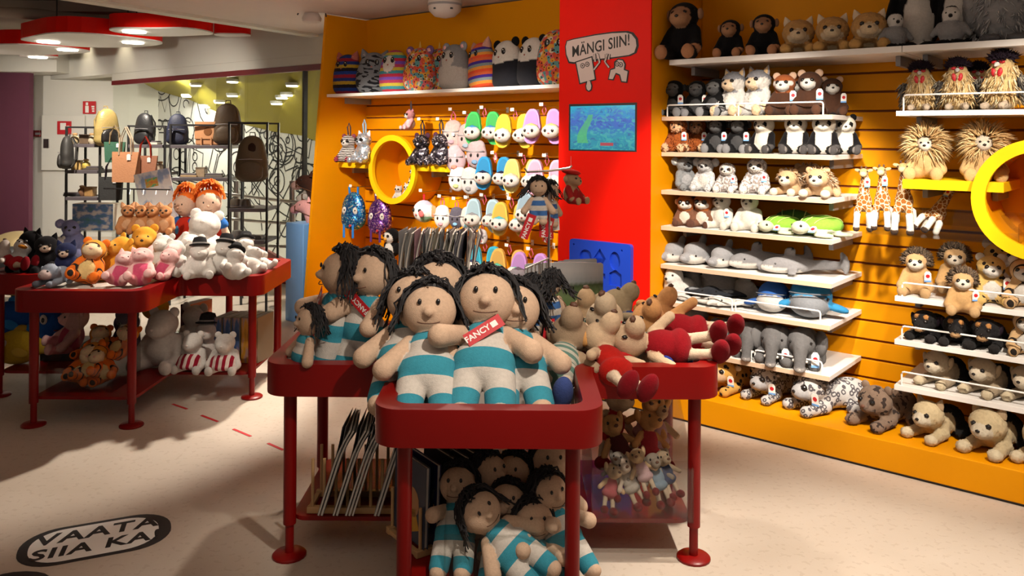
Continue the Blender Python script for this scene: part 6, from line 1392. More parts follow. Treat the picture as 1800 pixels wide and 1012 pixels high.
rd(1032, 540, 3.48, 'brown dog doll half hidden behind the striped shirt doll', -.2, -1.12, 0, .95, c=(.5, .34, .2), dress=WHITE, pat='suit_green')
# picture folders and magazines
def folder_mat():
    m, nt, b = nmat('meadow_folder'); g_ = N(nt); tc = g_.new('TexCoord'); sx = g_.new('SeparateXYZ'); g_.link(tc.outputs['Generated'], sx.inputs[0]); nz = g_.new('TexNoise'); nz.inputs['Scale'].default_value = 9; g_.link(tc.outputs['Generated'], nz.inputs['Vector'])
    z = g_.math('ADD', sx.outputs['Z'], g_.math('MULTIPLY', g_.math('SUBTRACT', nz.outputs['Fac'], .5), .12))
    c = g_.ramp(z, [(0, (.05, .11, .03)), (.3, (.08, .16, .05)), (.6, (.12, .18, .08)), (.70, (.04, .07, .03)), (.76, (.24, .26, .27)), (.9, (.36, .36, .37))])
    dx = g_.math('SUBTRACT', sx.outputs['X'], .35); dz = g_.math('SUBTRACT', sx.outputs['Z'], .74); e = g_.math('ADD', g_.math('MULTIPLY', g_.math('MULTIPLY', dx, dx), 90), g_.math('MULTIPLY', g_.math('MULTIPLY', dz, dz), 300)); c = g_.mix(g_.math('LESS_THAN', e, 1), c, (.3, .05, .03))
    v = g_.new('TexVoronoi'); v.inputs['Scale'].default_value = 10; g_.link(tc.outputs['Generated'], v.inputs['Vector']); c = g_.mix(g_.math('MULTIPLY', g_.math('LESS_THAN', v.outputs['Distance'], .2), g_.math('LESS_THAN', sx.outputs['Z'], .4)), c, (.35, .2, .22))
    g_.link(c, b.inputs['Base Color']); S(b, Roughness=.25); return m
FM = folder_mat()
for i in range(7):
    Y = 3.62 + i * .035; p = P(965 + i * 9, 600, Y); r_ = empty('picture_folder', (p.x, Y, .6175), .28)
    MB().prism(rrect(-.115, .115, .0, .375 - .006 * i, .012), -.003, .003, Matrix.Rotation(math.pi / 2, 4, 'X')).build('cover', FM, r_); MB().prism(rrect(-.085, .085, .31, .36, .01), -.0036, -.0031, Matrix.Rotation(math.pi / 2, 4, 'X')).build('window_print', paint('folder_grey', (.34, .34, .35), .3), r_)
    tag(r_, ['frontmost meadow picture folder', 'second meadow picture folder from the front', 'third meadow picture folder from the front', 'fourth meadow picture folder from the front', 'fifth meadow picture folder from the front', 'sixth meadow picture folder from the front', 'rearmost meadow picture folder'][i] + ' on the foreground table', 'folder', 'meadow picture folders')
def dowel_rack(name, loc, rz, n, pitch, dep, hgt, label):
    r_ = empty(name, loc, rz); tag(r_, label, 'rack'); L = n * pitch
    for y in (-dep / 2, dep / 2): MB().box(-.02, L + .02, y - .012, y + .012, 0, .024, .003).build('rail', M['wood'], r_)
    for x in (-.01, L + .01): MB().box(x - .009, x + .009, -dep / 2 + .0121, dep / 2 - .0121, .004, .02, .002).build('cross_bar', M['wood'], r_)
    for i in range(n + 1):
        for y in (-dep / 2, dep / 2): MB().tube([(i * pitch, y, .0241), (i * pitch, y, hgt)], .006, 8).build('dowel', M['wood'], r_)
    return r_
@kind
def magazine(c=(.3, .3, .32), w=.22, h=.30, th=.006, print=None):
    """a thin booklet seen from its edge: cover around pages, upper corner curling"""
    r_ = empty('booklet'); n = 8; mb = MB(); mp = MB()
    def sheet(mb, x0, x1, hh, cu):
        vs = []
        for k in range(n):
            z = hh * k / (n - 1); off = cu * max(0, (z / hh - .6) / .4) ** 2
            vs += [(x0 + off, -w / 2, z), (x1 + off, -w / 2, z), (x1 + off * .3, w / 2, z), (x0 + off * .3, w / 2, z)]
        fs = [(4 * k + j, 4 * k + (j + 1) % 4, 4 * k + 4 + (j + 1) % 4, 4 * k + 4 + j) for k in range(n - 1) for j in range(4)] + [(0, 3, 2, 1), (4 * n - 4, 4 * n - 3, 4 * n - 2, 4 * n - 1)]; mb.add(vs, fs)
    m = paint('cover_%d_%d_%d' % tuple(int(x * 99) for x in c), c, .4, var=.35, vscale=9)
    sheet(mp, -th * .3, th * .3, h * .985, .018); mp.build('pages', M['pages'], r_)
    b1, b2 = MB(), MB(); sheet(b1, -th * .5, -th * .32, h, -.010); b1.build('cover', m, r_); sheet(b2, th * .32, th * .5, h, .026); b2.build('cover', m, r_); return r_
g = 'booklets standing in the table rack'
rk = dowel_rack('booklet_rack', (P(703, 480, 3.78).x, 3.78, .6175), .0, 9, .037, .16, .17, 'wooden dowel rack holding tall booklets on the foreground table')
for i in range(12):
    c = [(.24, .24, .25), (.30, .30, .30), (.36, .20, .24), (.20, .21, .22), (.30, .28, .28), (.36, .33, .26), (.14, .15, .18), (.30, .28, .22), (.34, .30, .30), (.15, .15, .2), (.36, .25, .22), (.3, .22, .25)][i]
    p = P(702, 480, 3.78); put('magazine', (p.x + .004 + i * .0285, 3.78 + random.uniform(-.012, .012), .644), 'tall booklet number %s from the left in the table rack' % ['one', 'two', 'three', 'four', 'five', 'six', 'seven', 'eight', 'nine', 'ten', 'eleven', 'twelve'][i], 'booklet', random.uniform(-.12, .12), 1.0, g, (0, .05 + .012 * (i % 4)), c=c, h=.475, w=.21, th=.011)
# ---- lower shelf of the foreground table
g = 'thin books leaning in the lower rack'
rk = dowel_rack('book_rack', (P(552, 870, 3.05).x, 3.10, .1505), .0, 8, .043, .14, .20, 'wooden dowel rack with slanted thin books on the lower left shelf')
for i, dx in enumerate((.0, .012, .055, .067, .10, .112, .124, .205, .217)):
    p = P(568, 870, 3.05); put('magazine', (p.x + dx, 3.06, .176), ['first', 'second', 'third', 'fourth', 'fifth', 'sixth', 'seventh', 'eighth', 'last'][i] + ' slanted thin book from the left on the lower shelf', 'book', .05, 1.0, g, (0, .30), c=[(.10, .10, .11), (.2, .2, .2), (.07, .06, .06), (.25, .24, .24)][i % 4], h=.33, w=.22, th=.009)
@kind
def hardback(c=(.015, .018, .06), w=.21, h=.27, th=.014, art=0):
    r_ = empty('hardback_book'); m = paint('hardback_%d_%d_%d' % tuple(int(x * 199) for x in c), c, .35, var=.2, vscale=14)
    MB().box(-th * .42, th * .42, -w / 2 + .004, w / 2, .004, h - .004).build('pages', M['pages'], r_)
    for s in (-1, 1): MB().box(*sorted((s * th * .43, s * th * .55)), -w / 2 - .002, w / 2 + .004, 0, h).build('cover', m, r_)
    MB().box(-th * .55, th * .55, w / 2 + .0041, w / 2 + .006, 0, h).build('spine', m, r_)
    if art:
        Y1 = paint('book_art_yellow', (.55, .28, .02), .4); mt = Matrix.Translation((-th * .551, 0, 0)) @ Matrix.Rotation(-math.pi / 2, 4, 'Y')
        MB().prism([(.13 + .05 * math.cos(a), -.02 + .045 * math.sin(a)) for a in np.linspace(0, 6, 14)], 0, .0006, mt).build('cover_art', paint('book_art_skin', (.5, .25, .1), .4), r_)
        MB().prism([(.05, -.07), (.11, -.04), (.10, .05), (.03, .07), (.02, 0)], 0, .0006, mt).build('cover_art', Y1, r_); MB().prism([(.22, .02), (.24, .07), (.23, .09), (.215, .05)], 0, .0006, mt).build('cover_art', Y1, r_)
        MB().prism([(.03 + .012 * math.cos(a), .075 + .012 * math.sin(a)) for a in np.linspace(0, 5.5, 7)], 0, .0007, mt).build('cover_art', Y1, r_)
    return r_
g = 'hardback books on the lower shelf'
rk = dowel_rack('hardback_rack', (P(704, 930, 2.66).x, 2.80, .1505), .62, 5, .055, .2, .16, 'wooden dowel rack with dark hardback books on the lower front shelf')
for i in range(6):
    q = Matrix.Translation(rk.location) @ Matrix.Rotation(.62, 4, 'Z') @ Vector((.012 + i * .042 + (.03 if i > 1 else 0), -.01, .0))
    put('hardback', (q.x, q.y, .1752), ['dark blue hardback with a yellow figure, nearest the table leg', 'navy hardback with stars beside the table leg', 'third dark hardback in the lower rack', 'fourth dark hardback in the lower rack', 'fifth dark hardback in the lower rack', 'last dark hardback by the doll bin'][i], 'book', .62, 1.0, g, (0, .03), c=[(.03, .045, .08), (.012, .014, .07), (.02, .02, .03), (.015, .015, .02), (.03, .025, .03), (.02, .018, .02)][i], art=1 if i < 2 else 0)
def bin_(name, loc, w, d, h, hf, label, rz=0.0):
    r_ = empty(name, loc, rz); tag(r_, label, 'bin'); t = .004
    MB().box(-w / 2, w / 2, -d / 2, d / 2, .0005, .004).build('base', M['acrylic'], r_); MB().box(-w / 2, w / 2, -d / 2, -d / 2 + t, .0042, hf).build('front_panel', M['acrylic'], r_); MB().box(-w / 2, w / 2, d / 2 - t, d / 2, .0042, h).build('back_panel', M['acrylic'], r_)
    for s in (-1, 1):
        x = s * (w / 2 - t / 2); pts = [(-d / 2 + t, .0042), (d / 2 - t, .0042), (d / 2 - t, h), (d / 2 - .08, h), (-d / 2 + t, hf)]
        mb = MB(); n = len(pts); mb.add([(x - t / 2, y, z) for y, z in pts] + [(x + t / 2, y, z) for y, z in pts], [tuple(range(n)), tuple(reversed(range(n, 2 * n)))] + [(i, (i + 1) % n, n + (i + 1) % n, n + i) for i in range(n)]); mb.build('side_panel', M['acrylic'], r_)
    return r_
b1 = (P(893, 900, 2.72).x, 2.74, .1505); bin_('acrylic_bin', b1, .40, .36, .40, .15, 'clear acrylic bin full of striped rag dolls under the table')
g = 'rag dolls in the lower bin'
fg = g
def bdoll(px, py, Y, lb, rz, tilt, spin, sc, **kw):     # aimed by the head
    R3 = Matrix.Rotation(rz, 3, 'Z') @ Matrix.Rotation(tilt[0], 3, 'X') @ Matrix.Rotation(tilt[1], 3, 'Y') @ Matrix.Rotation(spin, 3, 'Z')
    f_ = kw.get('flex', .6); hd = Vector((0, -.095 * math.sin(f_), .40 + .095 * math.cos(f_)))
    o = put('rag_doll', P(px, py, Y) - R3 @ hd * sc, lb, 'doll', 0, sc, g, **kw); o.rotation_euler = R3.to_euler(); return o
bdoll(846, 900, 2.62, 'rag doll hanging over the front edge of the lower bin, head tilted left', .1, (-.75, -.75), .0, .62, arms=0, flex=.5)
bdoll(938, 915, 2.66, 'rag doll at the right front of the lower bin looking down', .3, (-.8, .1), .0, .60, arms=3, flex=.6)
bdoll(806, 852, 2.74, 'rag doll at the left of the lower bin with hair across its face', -.25, (-.7, -.1), .0, .60, arms=3, flex=.4, hair=170)
bdoll(862, 832, 2.80, 'rag doll in the upper middle of the lower bin turned right', .8, (-.6, 0), .0, .60, arms=3, flex=.3, hair=170)
bdoll(902, 832, 2.84, 'rag doll at the back middle of the lower bin', -.3, (-.55, .05), .0, .60, arms=3, flex=.2, hair=170)
bdoll(968, 812, 2.86, 'rag doll at the top right of the lower bin', .2, (-.5, .05), .0, .64, arms=3, flex=.2)
bdoll(965, 866, 2.72, 'rag doll with a thick yarn fringe at the right of the lower bin', .5, (-.75, -.1), .0, .60, arms=3, flex=.6, hair=190)
bdoll(892, 882, 2.72, 'rag doll half hidden in the middle of the lower bin', .0, (-.8, .1), .0, .58, arms=3, flex=.45)
b2 = (P(1128, 925, 2.98).x, 3.17, .1505); bin_('acrylic_bin', b2, .37, .42, .44, .20, 'clear acrylic bin of small rabbit dolls under the right wing')
g = 'small animal dolls in the right lower bin'
cols = [(BE, (.50, .02, .02)), (OR_, (.55, .3, .32)), ((.6, .40, .24), (.55, .33, .35)), ((.30, .26, .22), (.45, .42, .4)), ((.62, .5, .4), (.5, .45, .4)), (OR_, (.45, .04, .05)), ((.3, .25, .2), (.25, .35, .45)), ((.6, .42, .25), (.5, .12, .14)), ((.55, .38, .22), (.6, .4, .42)), ((.62, .35, .15), (.12, .03, .03)), ((.4, .3, .2), (.05, .07, .15))]
pos = [(-.1, .08, .12, .4, .95), (.03, .1, .14, -.3, .8), (.11, .07, .12, .2, .75), (-.09, -.1, .06, -.3, .5), (.0, -.11, .04, .2, .55), (.06, .02, .10, .4, .75), (.09, -.12, .05, .1, .55), (-.12, -.14, .03, .3, .5), (.04, -.13, .09, -.2, .5), (-.02, .02, .09, .1, .75), (.13, -.1, .07, .3, .5)]
names = ['beige dog doll at the upper left', 'orange dog doll at the top middle', 'tan doll in pink at the top right', 'grey mouse doll in white at the front left', 'cream doll in the front middle', 'orange doll in red below the top right', 'grey mouse doll in blue stripes at the front right', 'tan rabbit doll in the lower left corner', 'pink hooded doll above the front middle', 'orange doll in the middle', 'brown doll with dark boots at the front right corner']
for (c, dr), (dx, dy, dz, yw, sc), nm in zip(cols, pos, names):
    put('dress_dog', (b2[0] + dx, b2[1] + dy, b2[2] + dz), nm + ' of the right lower bin', 'doll', yw, sc * .8, g, (-.3, random.uniform(-.5, .5)), c=c, dress=dr, ear=c)
# ------------------------------------------------------------------ left display table
ZT = .716
def tb(kname, px, Y, z, lb, rz=0.0, sc=1.0, group=None, tilt=(0, 0), cat='plush toy', **kw):
    return put(kname, ((px - CX) / F * Y, Y, z), lb, cat, rz, sc, group, tilt, **kw)
@kind
def white_bear(hat=0, apron=0, big=0):
    c = (.64, .60, .56)
    r_ = sitter('plush_white_bear', c, ear='round', earc=c, mz=1.5, headsz=1.0, fat=1.25, limb=1.05, eye=.008, muzzle=c, belly=c, paw=c, noseC=(.62, .56, .52), res=46 if big else 34)
    if apron: obj('apron', blob('apron', [E((0, -.016, .062), (.086, .088, .052), WHITE), E((0, -.02, .045), (.096, .098, .032), WHITE)], 30, .01), plush('suit_apron'), r_)
    if hat:
        h_ = MB().lathe([(.062, 0), (.064, .006), (.045, .010), (.043, .03), (.036, .05), (.012, .058)], 18).build('hat', fab((.02, .02, .022)), r_, smooth=True, loc=(0, -.004, .208), rot=(-.15, 0, 0)); MB().lathe([(.0455, .010), (.0455, .018)], 18).build('hat_band', fab((.3, .29, .28)), h_)
    return r_
@kind
def honey_bear(): return sitter('plush_honey_bear', HONEY, muzzle=(.72, .36, .06), mz=1.35, ear='round', earc=HONEY, fat=1.2, eye=.010, limb=1.05)
@kind
def orange_tiger(): return sitter('plush_orange_tiger', ORANGE, head=(.68, .26, .03), muzzle=(.70, .52, .32), belly=(.68, .48, .20), pattern='tiger', ear='round', earc=ORANGE, mz=1.5, limb=.95, noseC=(.6, .3, .25))
@kind
def pink_pig(): return sitter('plush_pig', (.50, .07, .14), head=(.72, .42, .40), muzzle=(.72, .44, .42), paw=(.72, .42, .40), arm=(.72, .42, .40), leg=(.6, .2, .22), ear='point', earc=(.72, .42, .40), mz=1.2, headsz=1.1, noseC=(.7, .35, .35), eye=.007)
@kind
def grey_donkey(): return lier('plush_donkey', (.24, .27, .33), muzzle=(.58, .46, .44), ear='flop', earc=(.24, .27, .33), mz=1.7, headsz=1.15, long=.7, noseC=(.4, .3, .3), extra=[E((0, -.03, .19), (.018, .03, .02), BLACK)])
@kind
def dark_cat(c=BLACK): return sitter('plush_dark_cat', c, ear='point', earc=c, muzzle=(.6, .45, .35), headsz=1.15, mz=.9)
@kind
def lilac_elephant(): return sitter('plush_lilac_elephant', (.22, .23, .42), ear='koala', earc=(.22, .23, .42), earin=(.35, .33, .5), mz=1.2)
@kind
def roo(): return sitter('plush_kangaroo', (.50, .22, .09), ear='point', earc=(.50, .22, .09), earin=(.66, .36, .2), mz=1.15, headsz=.85, belly=(.62, .36, .2), res=32)
@kind
def duckling(c=(.7, .42, .03)):
    r_ = empty('plush_duckling'); obj('body', blob('body', [E((0, 0, .07), (.075, .085, .07), c), E((0, -.04, .165), (.06, .06, .058), c), E((0, .09, .1), (.03, .04, .03), c)], 32, .02), plush(), r_); ball(r_, 'beak', (0, -.105, .155), (.03, .028, .012), fab((.6, .22, .02))); eyes(r_, .03, -.085, .185, .008); return r_
@kind
def fish(c=(.02, .10, .40), fin=(.03, .2, .55)):
    r_ = empty('plush_fish'); obj('body', blob('body', [E((0, 0, .11), (.14, .08, .11), c), E((.15, 0, .11), (.05, .025, .06), fin)], 36, .03), plush(), r_)
    for s in (-1, 1): ball(r_, 'eye_white', (-.075, s * .062, .15), (.026, .014, .03), fab(WHITE)); ball(r_, 'eye', (-.085, s * .075, .15), (.012, .006, .016), M['bead'], sub=1); ball(r_, 'fin', (.02, s * .085, .09), (.05, .012, .03), fab(fin), (0, .4, 0))
    ball(r_, 'top_fin', (.02, 0, .225), (.045, .012, .025), fab(fin)); MB().tube([(-.125, -.035, .085), (-.138, 0, .08), (-.125, .035, .085)], .004, 6).build('mouth', fab((.25, .05, .05)), r_); return r_
g = 'soft toys on the left table'
TBS = 1.13
tb('grey_donkey', 97, 4.42, .7312, 'blue grey donkey plush at the left front corner of the left table', -.2, .62, g)
tb('orange_tiger', 150, 4.50, ZT + .004, 'orange tiger plush leaning back at the front of the left table', .3, 1.13, g, (-.35, .2))
tb('honey_bear', 192, 4.72, ZT, 'honey yellow bear plush lying behind the pigs', -.6, 1.15, g, (-.3, .3))
tb('honey_bear', 256, 4.95, ZT + .004, 'largest honey yellow bear plush sitting by the hanger pole', .25, 1.22, g)
tb('pink_pig', 207, 4.45, ZT + .004, 'left pink pig plush at the front of the left table', .2, 0.88, g, (-.5, .2))
tb('pink_pig', 250, 4.47, ZT + .004, 'middle pink pig plush looking up at the front of the left table', .2, 0.97, g, (-.55, -.1))
tb('pink_pig', 283, 4.60, ZT + .004, 'right pink pig plush half behind the middle pig', -.2, 0.85, g, (-.4, .2))
tb('dark_cat', 118, 4.80, ZT, 'dark navy plush behind the orange tiger', .2, 0.85, g, c=(.015, .02, .06))
tb('dark_cat', 58, 4.95, ZT, 'black cat plush on the left wing beside the gold chair', -.3, 1.07, g)
tb('dark_cat', 83, 4.9, ZT, 'second black cat plush on the left wing', .4, 0.96, g)
tb('duckling', 28, 4.88, ZT + .004, 'white duck plush lying on the left wing', .5, 0.90, g, (-.3, .3), c=(.7, .7, .68))
tb('dress_dog', 48, 4.82, ZT + .04, 'white faced doll in a red dress on the left wing', 1.2, 0.70, g, (-1.3, 0), cat='doll', c=(.68, .6, .55), dress=(.45, .015, .02), ear=(.5, .02, .03))
tb('lilac_elephant', 128, 5.40, ZT + .03, 'lilac elephant plush in front of the boxed game', .3, 1.07, g)
tb('white_bear', 106, 5.36, ZT, 'white bear plush at the back left corner of the left table', -.2, .7, g)
tb('white_bear', 346, 5.02, ZT + .01, 'largest white bear plush reclining in the middle of the left table', .25, 1.62, g, (-.35, .15), big=1)
for i, (px, Y, sc, ti, hat, lb) in enumerate(((352, 4.72, .80, (-.1, 0), 1, 'white bear plush with black hat at the front of the right wing'), (390, 4.80, .84, (-.2, .1), 1, 'white bear plush with black hat behind the front hatted one'), (408, 4.70, .78, (-.55, .4), 1, 'white bear plush with tilted black hat lying to the right'), (303, 4.72, .88, (-.3, 0), 0, 'white bear plush between pink pig and front hatted bear'), (322, 4.85, .98, (-.4, .2), 0, 'white bear plush leaning on the largest white bear'), (438, 4.86, .78, (-.7, .5), 0, 'white bear plush lying near the right end of the table'), (466, 4.98, .62, (-.9, .3), 0, 'smallest white bear plush at the right end of the table'), (430, 5.1, .8, (-.5, 0), 1, 'white bear plush with black hat at the back of the right wing'), (285, 4.90, .9, (-.2, 0), 0, 'white bear plush tucked beside the largest honey bear'))):
    tb('white_bear', px, Y, ZT + .003, lb, [.3, .1, .8, -.1, .2, .7, .9, .2, -.2][i], sc * 1.13, g, ti, hat=hat)
# red haired dolls at the back
@kind
def red_doll(v=0):
    r_ = empty('red_haired_doll'); blue = (.03, .14, .45)
    pr = [E((0, 0, .23), (.09, .065, .12), (.55, .03, .015), part=1), E((0, 0, .14), (.105, .08, .06), (.55, .03, .015), part=1), E((0, -.005, .44), (.092, .085, .09), (.72, .5, .38), pat=0)]
    for s in (-1, 1): pr += [K((s * .075, 0, .31), (s * .10, -.005, .28), .036, .036, blue, part=1), K((s * .1, -.005, .275), (s * .15, -.03, .15), .024, .028, (.72, .5, .38), pat=0), K((s * .045, 0, .12), (s * .05, -.08, .04), .03, .028, (.2, .05, .05), part=1)]
    ms = dressed('body', pr, ['body', 'dress'], 44, .01, .003, paints=[((-.04, -.07, .25), (.03, .03, .035), (.08, .35, .7)), ((.045, -.07, .19), (.02, .03, .025), (.6, .25, .05))]); obj('body', ms[0], plush(), r_); obj('dress', ms[1], plush(), r_)
    for s in (-1, 1): ball(r_, 'eye', (s * .032, -.082, .45), (.007, .005, .009), M['bead'], sub=1)
    ball(r_, 'nose', (0, -.09, .425), .011, fab((.7, .42, .3)), sub=1); MB().tube([(.03 * math.sin(a), -.083 + .008 * math.sin(a) ** 2, .4 - .008 * math.cos(a)) for a in np.linspace(-1, 1, 7)], .0018, 5).build('mouth', M['brown'], r_)
    ball(r_, 'scalp', (0, .012, .466), (.093, .086, .078), M['red_yarn']); yarn_hair(r_, lambda v: Vector(v), 110, .094, (.10, .17), M['red_yarn'], .006, .2, .3, .006, (0, .0, .445)); return r_
tb('red_doll', 328, 5.36, .717, 'red haired cloth doll in red dress, left of two', -.35, .84, g, cat='doll')
tb('red_doll', 368, 5.30, .717, 'red haired cloth doll in red dress, right of two', .3, .88, g, cat='doll')
# game box on clear stand, leaning book, hanging kangaroos
def gb(px0, px1, y1, y0, Y, z0, dep, lb, art, side=(.6, .55, .5), rz=0.0, cat='game box', name='game_box'):
    xa, xb = (px0 - CX) / F * Y, (px1 - CX) / F * Y; h = (y1 - y0) / F * Y; r_ = empty(name, ((xa + xb) / 2, Y, z0), rz); w = (xb - xa) / 2; tag(r_, lb, cat)
    MB().box(-w, w, 0, dep, 0, h, .002).build('carton', paint('carton_%d_%d_%d' % tuple(int(x * 99) for x in side), side, .45, var=.15), r_); MB().box(-w * .99, w * .99, -.0012, -.0002, h * .01, h * .99).build('front_print', art, r_); return r_
def art_mat(name, c0, c1, c2, sc=4.0):
    m, nt, b = nmat(name); g_ = N(nt); tc = g_.new('TexCoord'); v = g_.new('TexNoise'); v.inputs['Scale'].default_value = sc; v.inputs['Detail'].default_value = 3; g_.link(tc.outputs['Generated'], v.inputs['Vector'])
    g_.link(g_.ramp(v.outputs['Fac'], [(.3, c0), (.5, c1), (.62, c2)]), b.inputs['Base Color']); S(b, Roughness=.35); return m
acst = empty('acrylic_stand', P(168, 440, 5.40)); acst.location.z = ZT; tag(acst, 'clear acrylic stand under the boxed game', 'stand')
MB().box(-.14, .14, -.06, .10, .19, .195).build('top', M['acrylic'], acst)
for s in (-1, 1): MB().box(s * .138 - .002, s * .138 + .002, -.06, .10, 0, .1898).build('side', M['acrylic'], acst)
gb(128, 200, 411, 364, 5.38, ZT + .1955, .12, 'boxed game with green and blue picture on the clear stand', art_mat('game_art', (.05, .12, .10), (.06, .12, .25), (.40, .36, .34)), (.5, .48, .4))
bk_ = empty('picture_book', P(283, 400, 5.45), .15); bk_.location.z = ZT + .25; bk_.rotation_euler = (-.12, -.22, .15); tag(bk_, 'large white picture book leaning behind the hanging kangaroos', 'book')
MB().box(-.11, .11, 0, .018, 0, .34, .001).build('pages', M['pages'], bk_); MB().box(-.115, .115, -.003, -.0002, -.003, .345).build('cover', art_mat('white_cover_art', (.72, .72, .74), (.75, .74, .73), (.25, .35, .55), 3), bk_); MB().box(-.05, .03, -.0042, -.0031, .24, .30).build('cover_title', art_mat('title_art', (.6, .1, .05), (.6, .35, .05), (.1, .4, .2), 3), bk_)
bs_ = empty('book_easel', (bk_.location.x, bk_.location.y + .02, ZT)); MB().box(-.1, .1, 0, .08, 0, .24, .002).build('block', M['acrylic'], bs_); tag(bs_, 'clear block under the leaning picture book', 'stand')
hs = empty('plush_hanger_stand', ((236 - CX) / F * 5.12, 5.12, ZT)); tag(hs, 'slim black hanging stand with brown kangaroos on the left table', 'display stand')
zt = P(240, 333, 5.12).z - ZT
MB().lathe([(.06, 0), (.06, .005), (.006, .007)], 18).build('base', M['black'], hs); MB().tube([(0, 0, .005), (0, 0, zt)], .005, 8).build('pole', M['black'], hs); MB().tube([(-.19, 0, zt + .005), (.23, 0, zt)], .0045, 8).build('cross_bar', M['black'], hs)
for i, px in enumerate((226, 250, 272, 292)):
    x = (px - CX) / F * 5.09; MB().tube([(x - hs.location.x, 0, zt), (x - hs.location.x, -.012, zt - .03)], .0022, 5).build('hook', M['chrome'], hs)
    tb('roo', px, 5.085, ZT + zt - .035 - .285 * .82, 'brown kangaroo plush hanging, ' + ['leftmost of four', 'second from the left', 'third from the left', 'rightmost of four'][i], (.4, .1, -.2, .1)[i], .82, 'brown kangaroos on the hanging stand')
# lower shelf of the left table
g = 'soft toys on the lower shelf of the left table'; ZL = .1508
tb('fish', 24, 5.02, .30, 'blue fish plush at the far left under the table', .2, 1.0, g)
tb('fish', 78, 5.05, .26, 'second blue fish plush behind the table leg', 2.8, 1.05, g)
tb('fish', 34, 4.95, ZL, 'yellow fish plush under the blue fish', .4, .95, g, c=(.62, .40, .03), fin=(.55, .35, .05))
cr = empty('black_crate', ((95 - CX) / F * 5.0, 5.12, ZL)); tag(cr, 'dark crate under the blue fish on the lower shelf', 'crate'); MB().box(-.09, .16, -.1, .1, 0, .10, .004).build('crate_body', M['black'], cr); MB().box(-.092, .162, -.102, .102, .1001, .108, .003).build('crate_rim', M['smoke'], cr)
tb('pink_pig', 124, 4.92, .24, 'large plush with magenta cap beside the blue fish', -.9, 1.25, g, (-.2, .2))
tb('dark_cat', 226, 4.95, .22, 'purple plush with dark hat behind the tigers', .2, 1.1, g, c=(.06, .04, .12))
b3 = (TB.x - .06, 4.58, .1505); bin_('acrylic_bin', b3, .36, .34, .40, .13, 'clear acrylic bin of orange tigers under the left table')
for i, (dx, dy, dz, yw, sc, ti) in enumerate(((-.08, -.05, .01, .3, .95, (-.3, .4)), (.02, -.07, .03, -.2, 1.0, (-.5, -.3)), (.09, -.03, .02, .2, .95, (-.2, -.4)), (-.03, .05, .10, .5, 1.0, (-.6, .2)), (.08, .05, .12, -.3, .95, (-.5, .3)), (-.09, .05, .08, .1, .9, (-.5, .5)))):
    put('orange_tiger', (b3[0] + dx, b3[1] + dy, b3[2] + dz), 'orange tiger plush in the clear bin, ' + ['front left', 'front middle', 'front right', 'upper middle', 'upper right', 'upper left'][i], 'plush toy', yw, sc, 'orange tigers in the clear bin', ti)
tb('white_bear', 291, 4.92, ZL, 'large white bear plush sitting under the left table', -.15, 1.55, g, big=1)
tb('duckling', 275, 5.25, .36, 'yellow duck plush high behind the large white bear', .2, 1.1, g)
tb('white_bear', 343, 4.86, ZL, 'white bear plush in red striped apron, left of two', -.1, 1.0, g, apron=1)
tb('white_bear', 399, 4.84, ZL, 'white bear plush in red striped apron, right of two', .05, 1.0, g, apron=1)
tb('white_bear', 368, 5.03, ZL, 'white bear plush with black hat between the aproned ones', .1, 1.15, g, hat=1)
tb('white_bear', 345, 5.15, ZL, 'white bear plush turned away behind the aproned bears', 2.9, 1.45, g)
tb('white_bear', 318, 5.0, ZL, 'small white bear plush beside the large sitting one', .2, .85, g)
gb(318, 336, 580, 522, 5.30, ZL + .08, .22, 'tall dark red game box standing at the back of the lower shelf', art_mat('dark_game_art', (.05, .01, .02), (.07, .015, .02), (.2, .15, .15)), (.35, .12, .08), -.35)
bx_ = empty('box_riser', ((327 - CX) / F * 5.35, 5.42, ZL)); MB().box(-.1, .1, -.12, .12, 0, .079, .003).build('riser_body', M['acrylic'], bx_); tag(bx_, 'clear riser under the tall dark red game box', 'stand')
for i, (p0, p1, lb, c) in enumerate(((378, 392, 'first blue game box from the left under the right wing', (.06, .12, .28)), (394, 408, 'second blue game box under the right wing', (.06, .12, .28)), (410, 424, 'third blue game box under the right wing', (.06, .12, .28)), (426, 440, 'orange game box at the right end of the row', (.6, .28, .03)), (444, 456, 'brown patterned game box at the very end', (.25, .14, .08)))):
    gb(p0, p1, 640, 560, 5.0, ZL, .20, lb, art_mat('box_spine_art%d' % i, [x * .6 for x in c], c, (.4, .25, .22), 2.5), (.20, .16, .11), -.20)
# gold shell chair behind the left table
ch = empty('shell_chair', P(28, 536, 7.3)); ch.location.z = 0; tag(ch, 'gold and black rounded shell seat behind the left table', 'chair')
ch.rotation_euler = (0, 0, .25)
obj('shell', blob('shell', [E((0, .05, .42), (.30, .24, .25), (.4, .3, .15)), E((0, .02, .30), (.27, .24, .2), (.4, .3, .15))], 30, .05), paint('gold_leather', (.42, .32, .16), .35, .5), ch); obj('cushion', blob('cushion', [E((0, -.14, .36), (.24, .14, .20), BLACK)], 24, .03), M['black'], ch)
MB().lathe([(.2, 0), (.2, .02), (.04, .03), (.04, .14)], 18).build('pedestal', M['black'], ch)

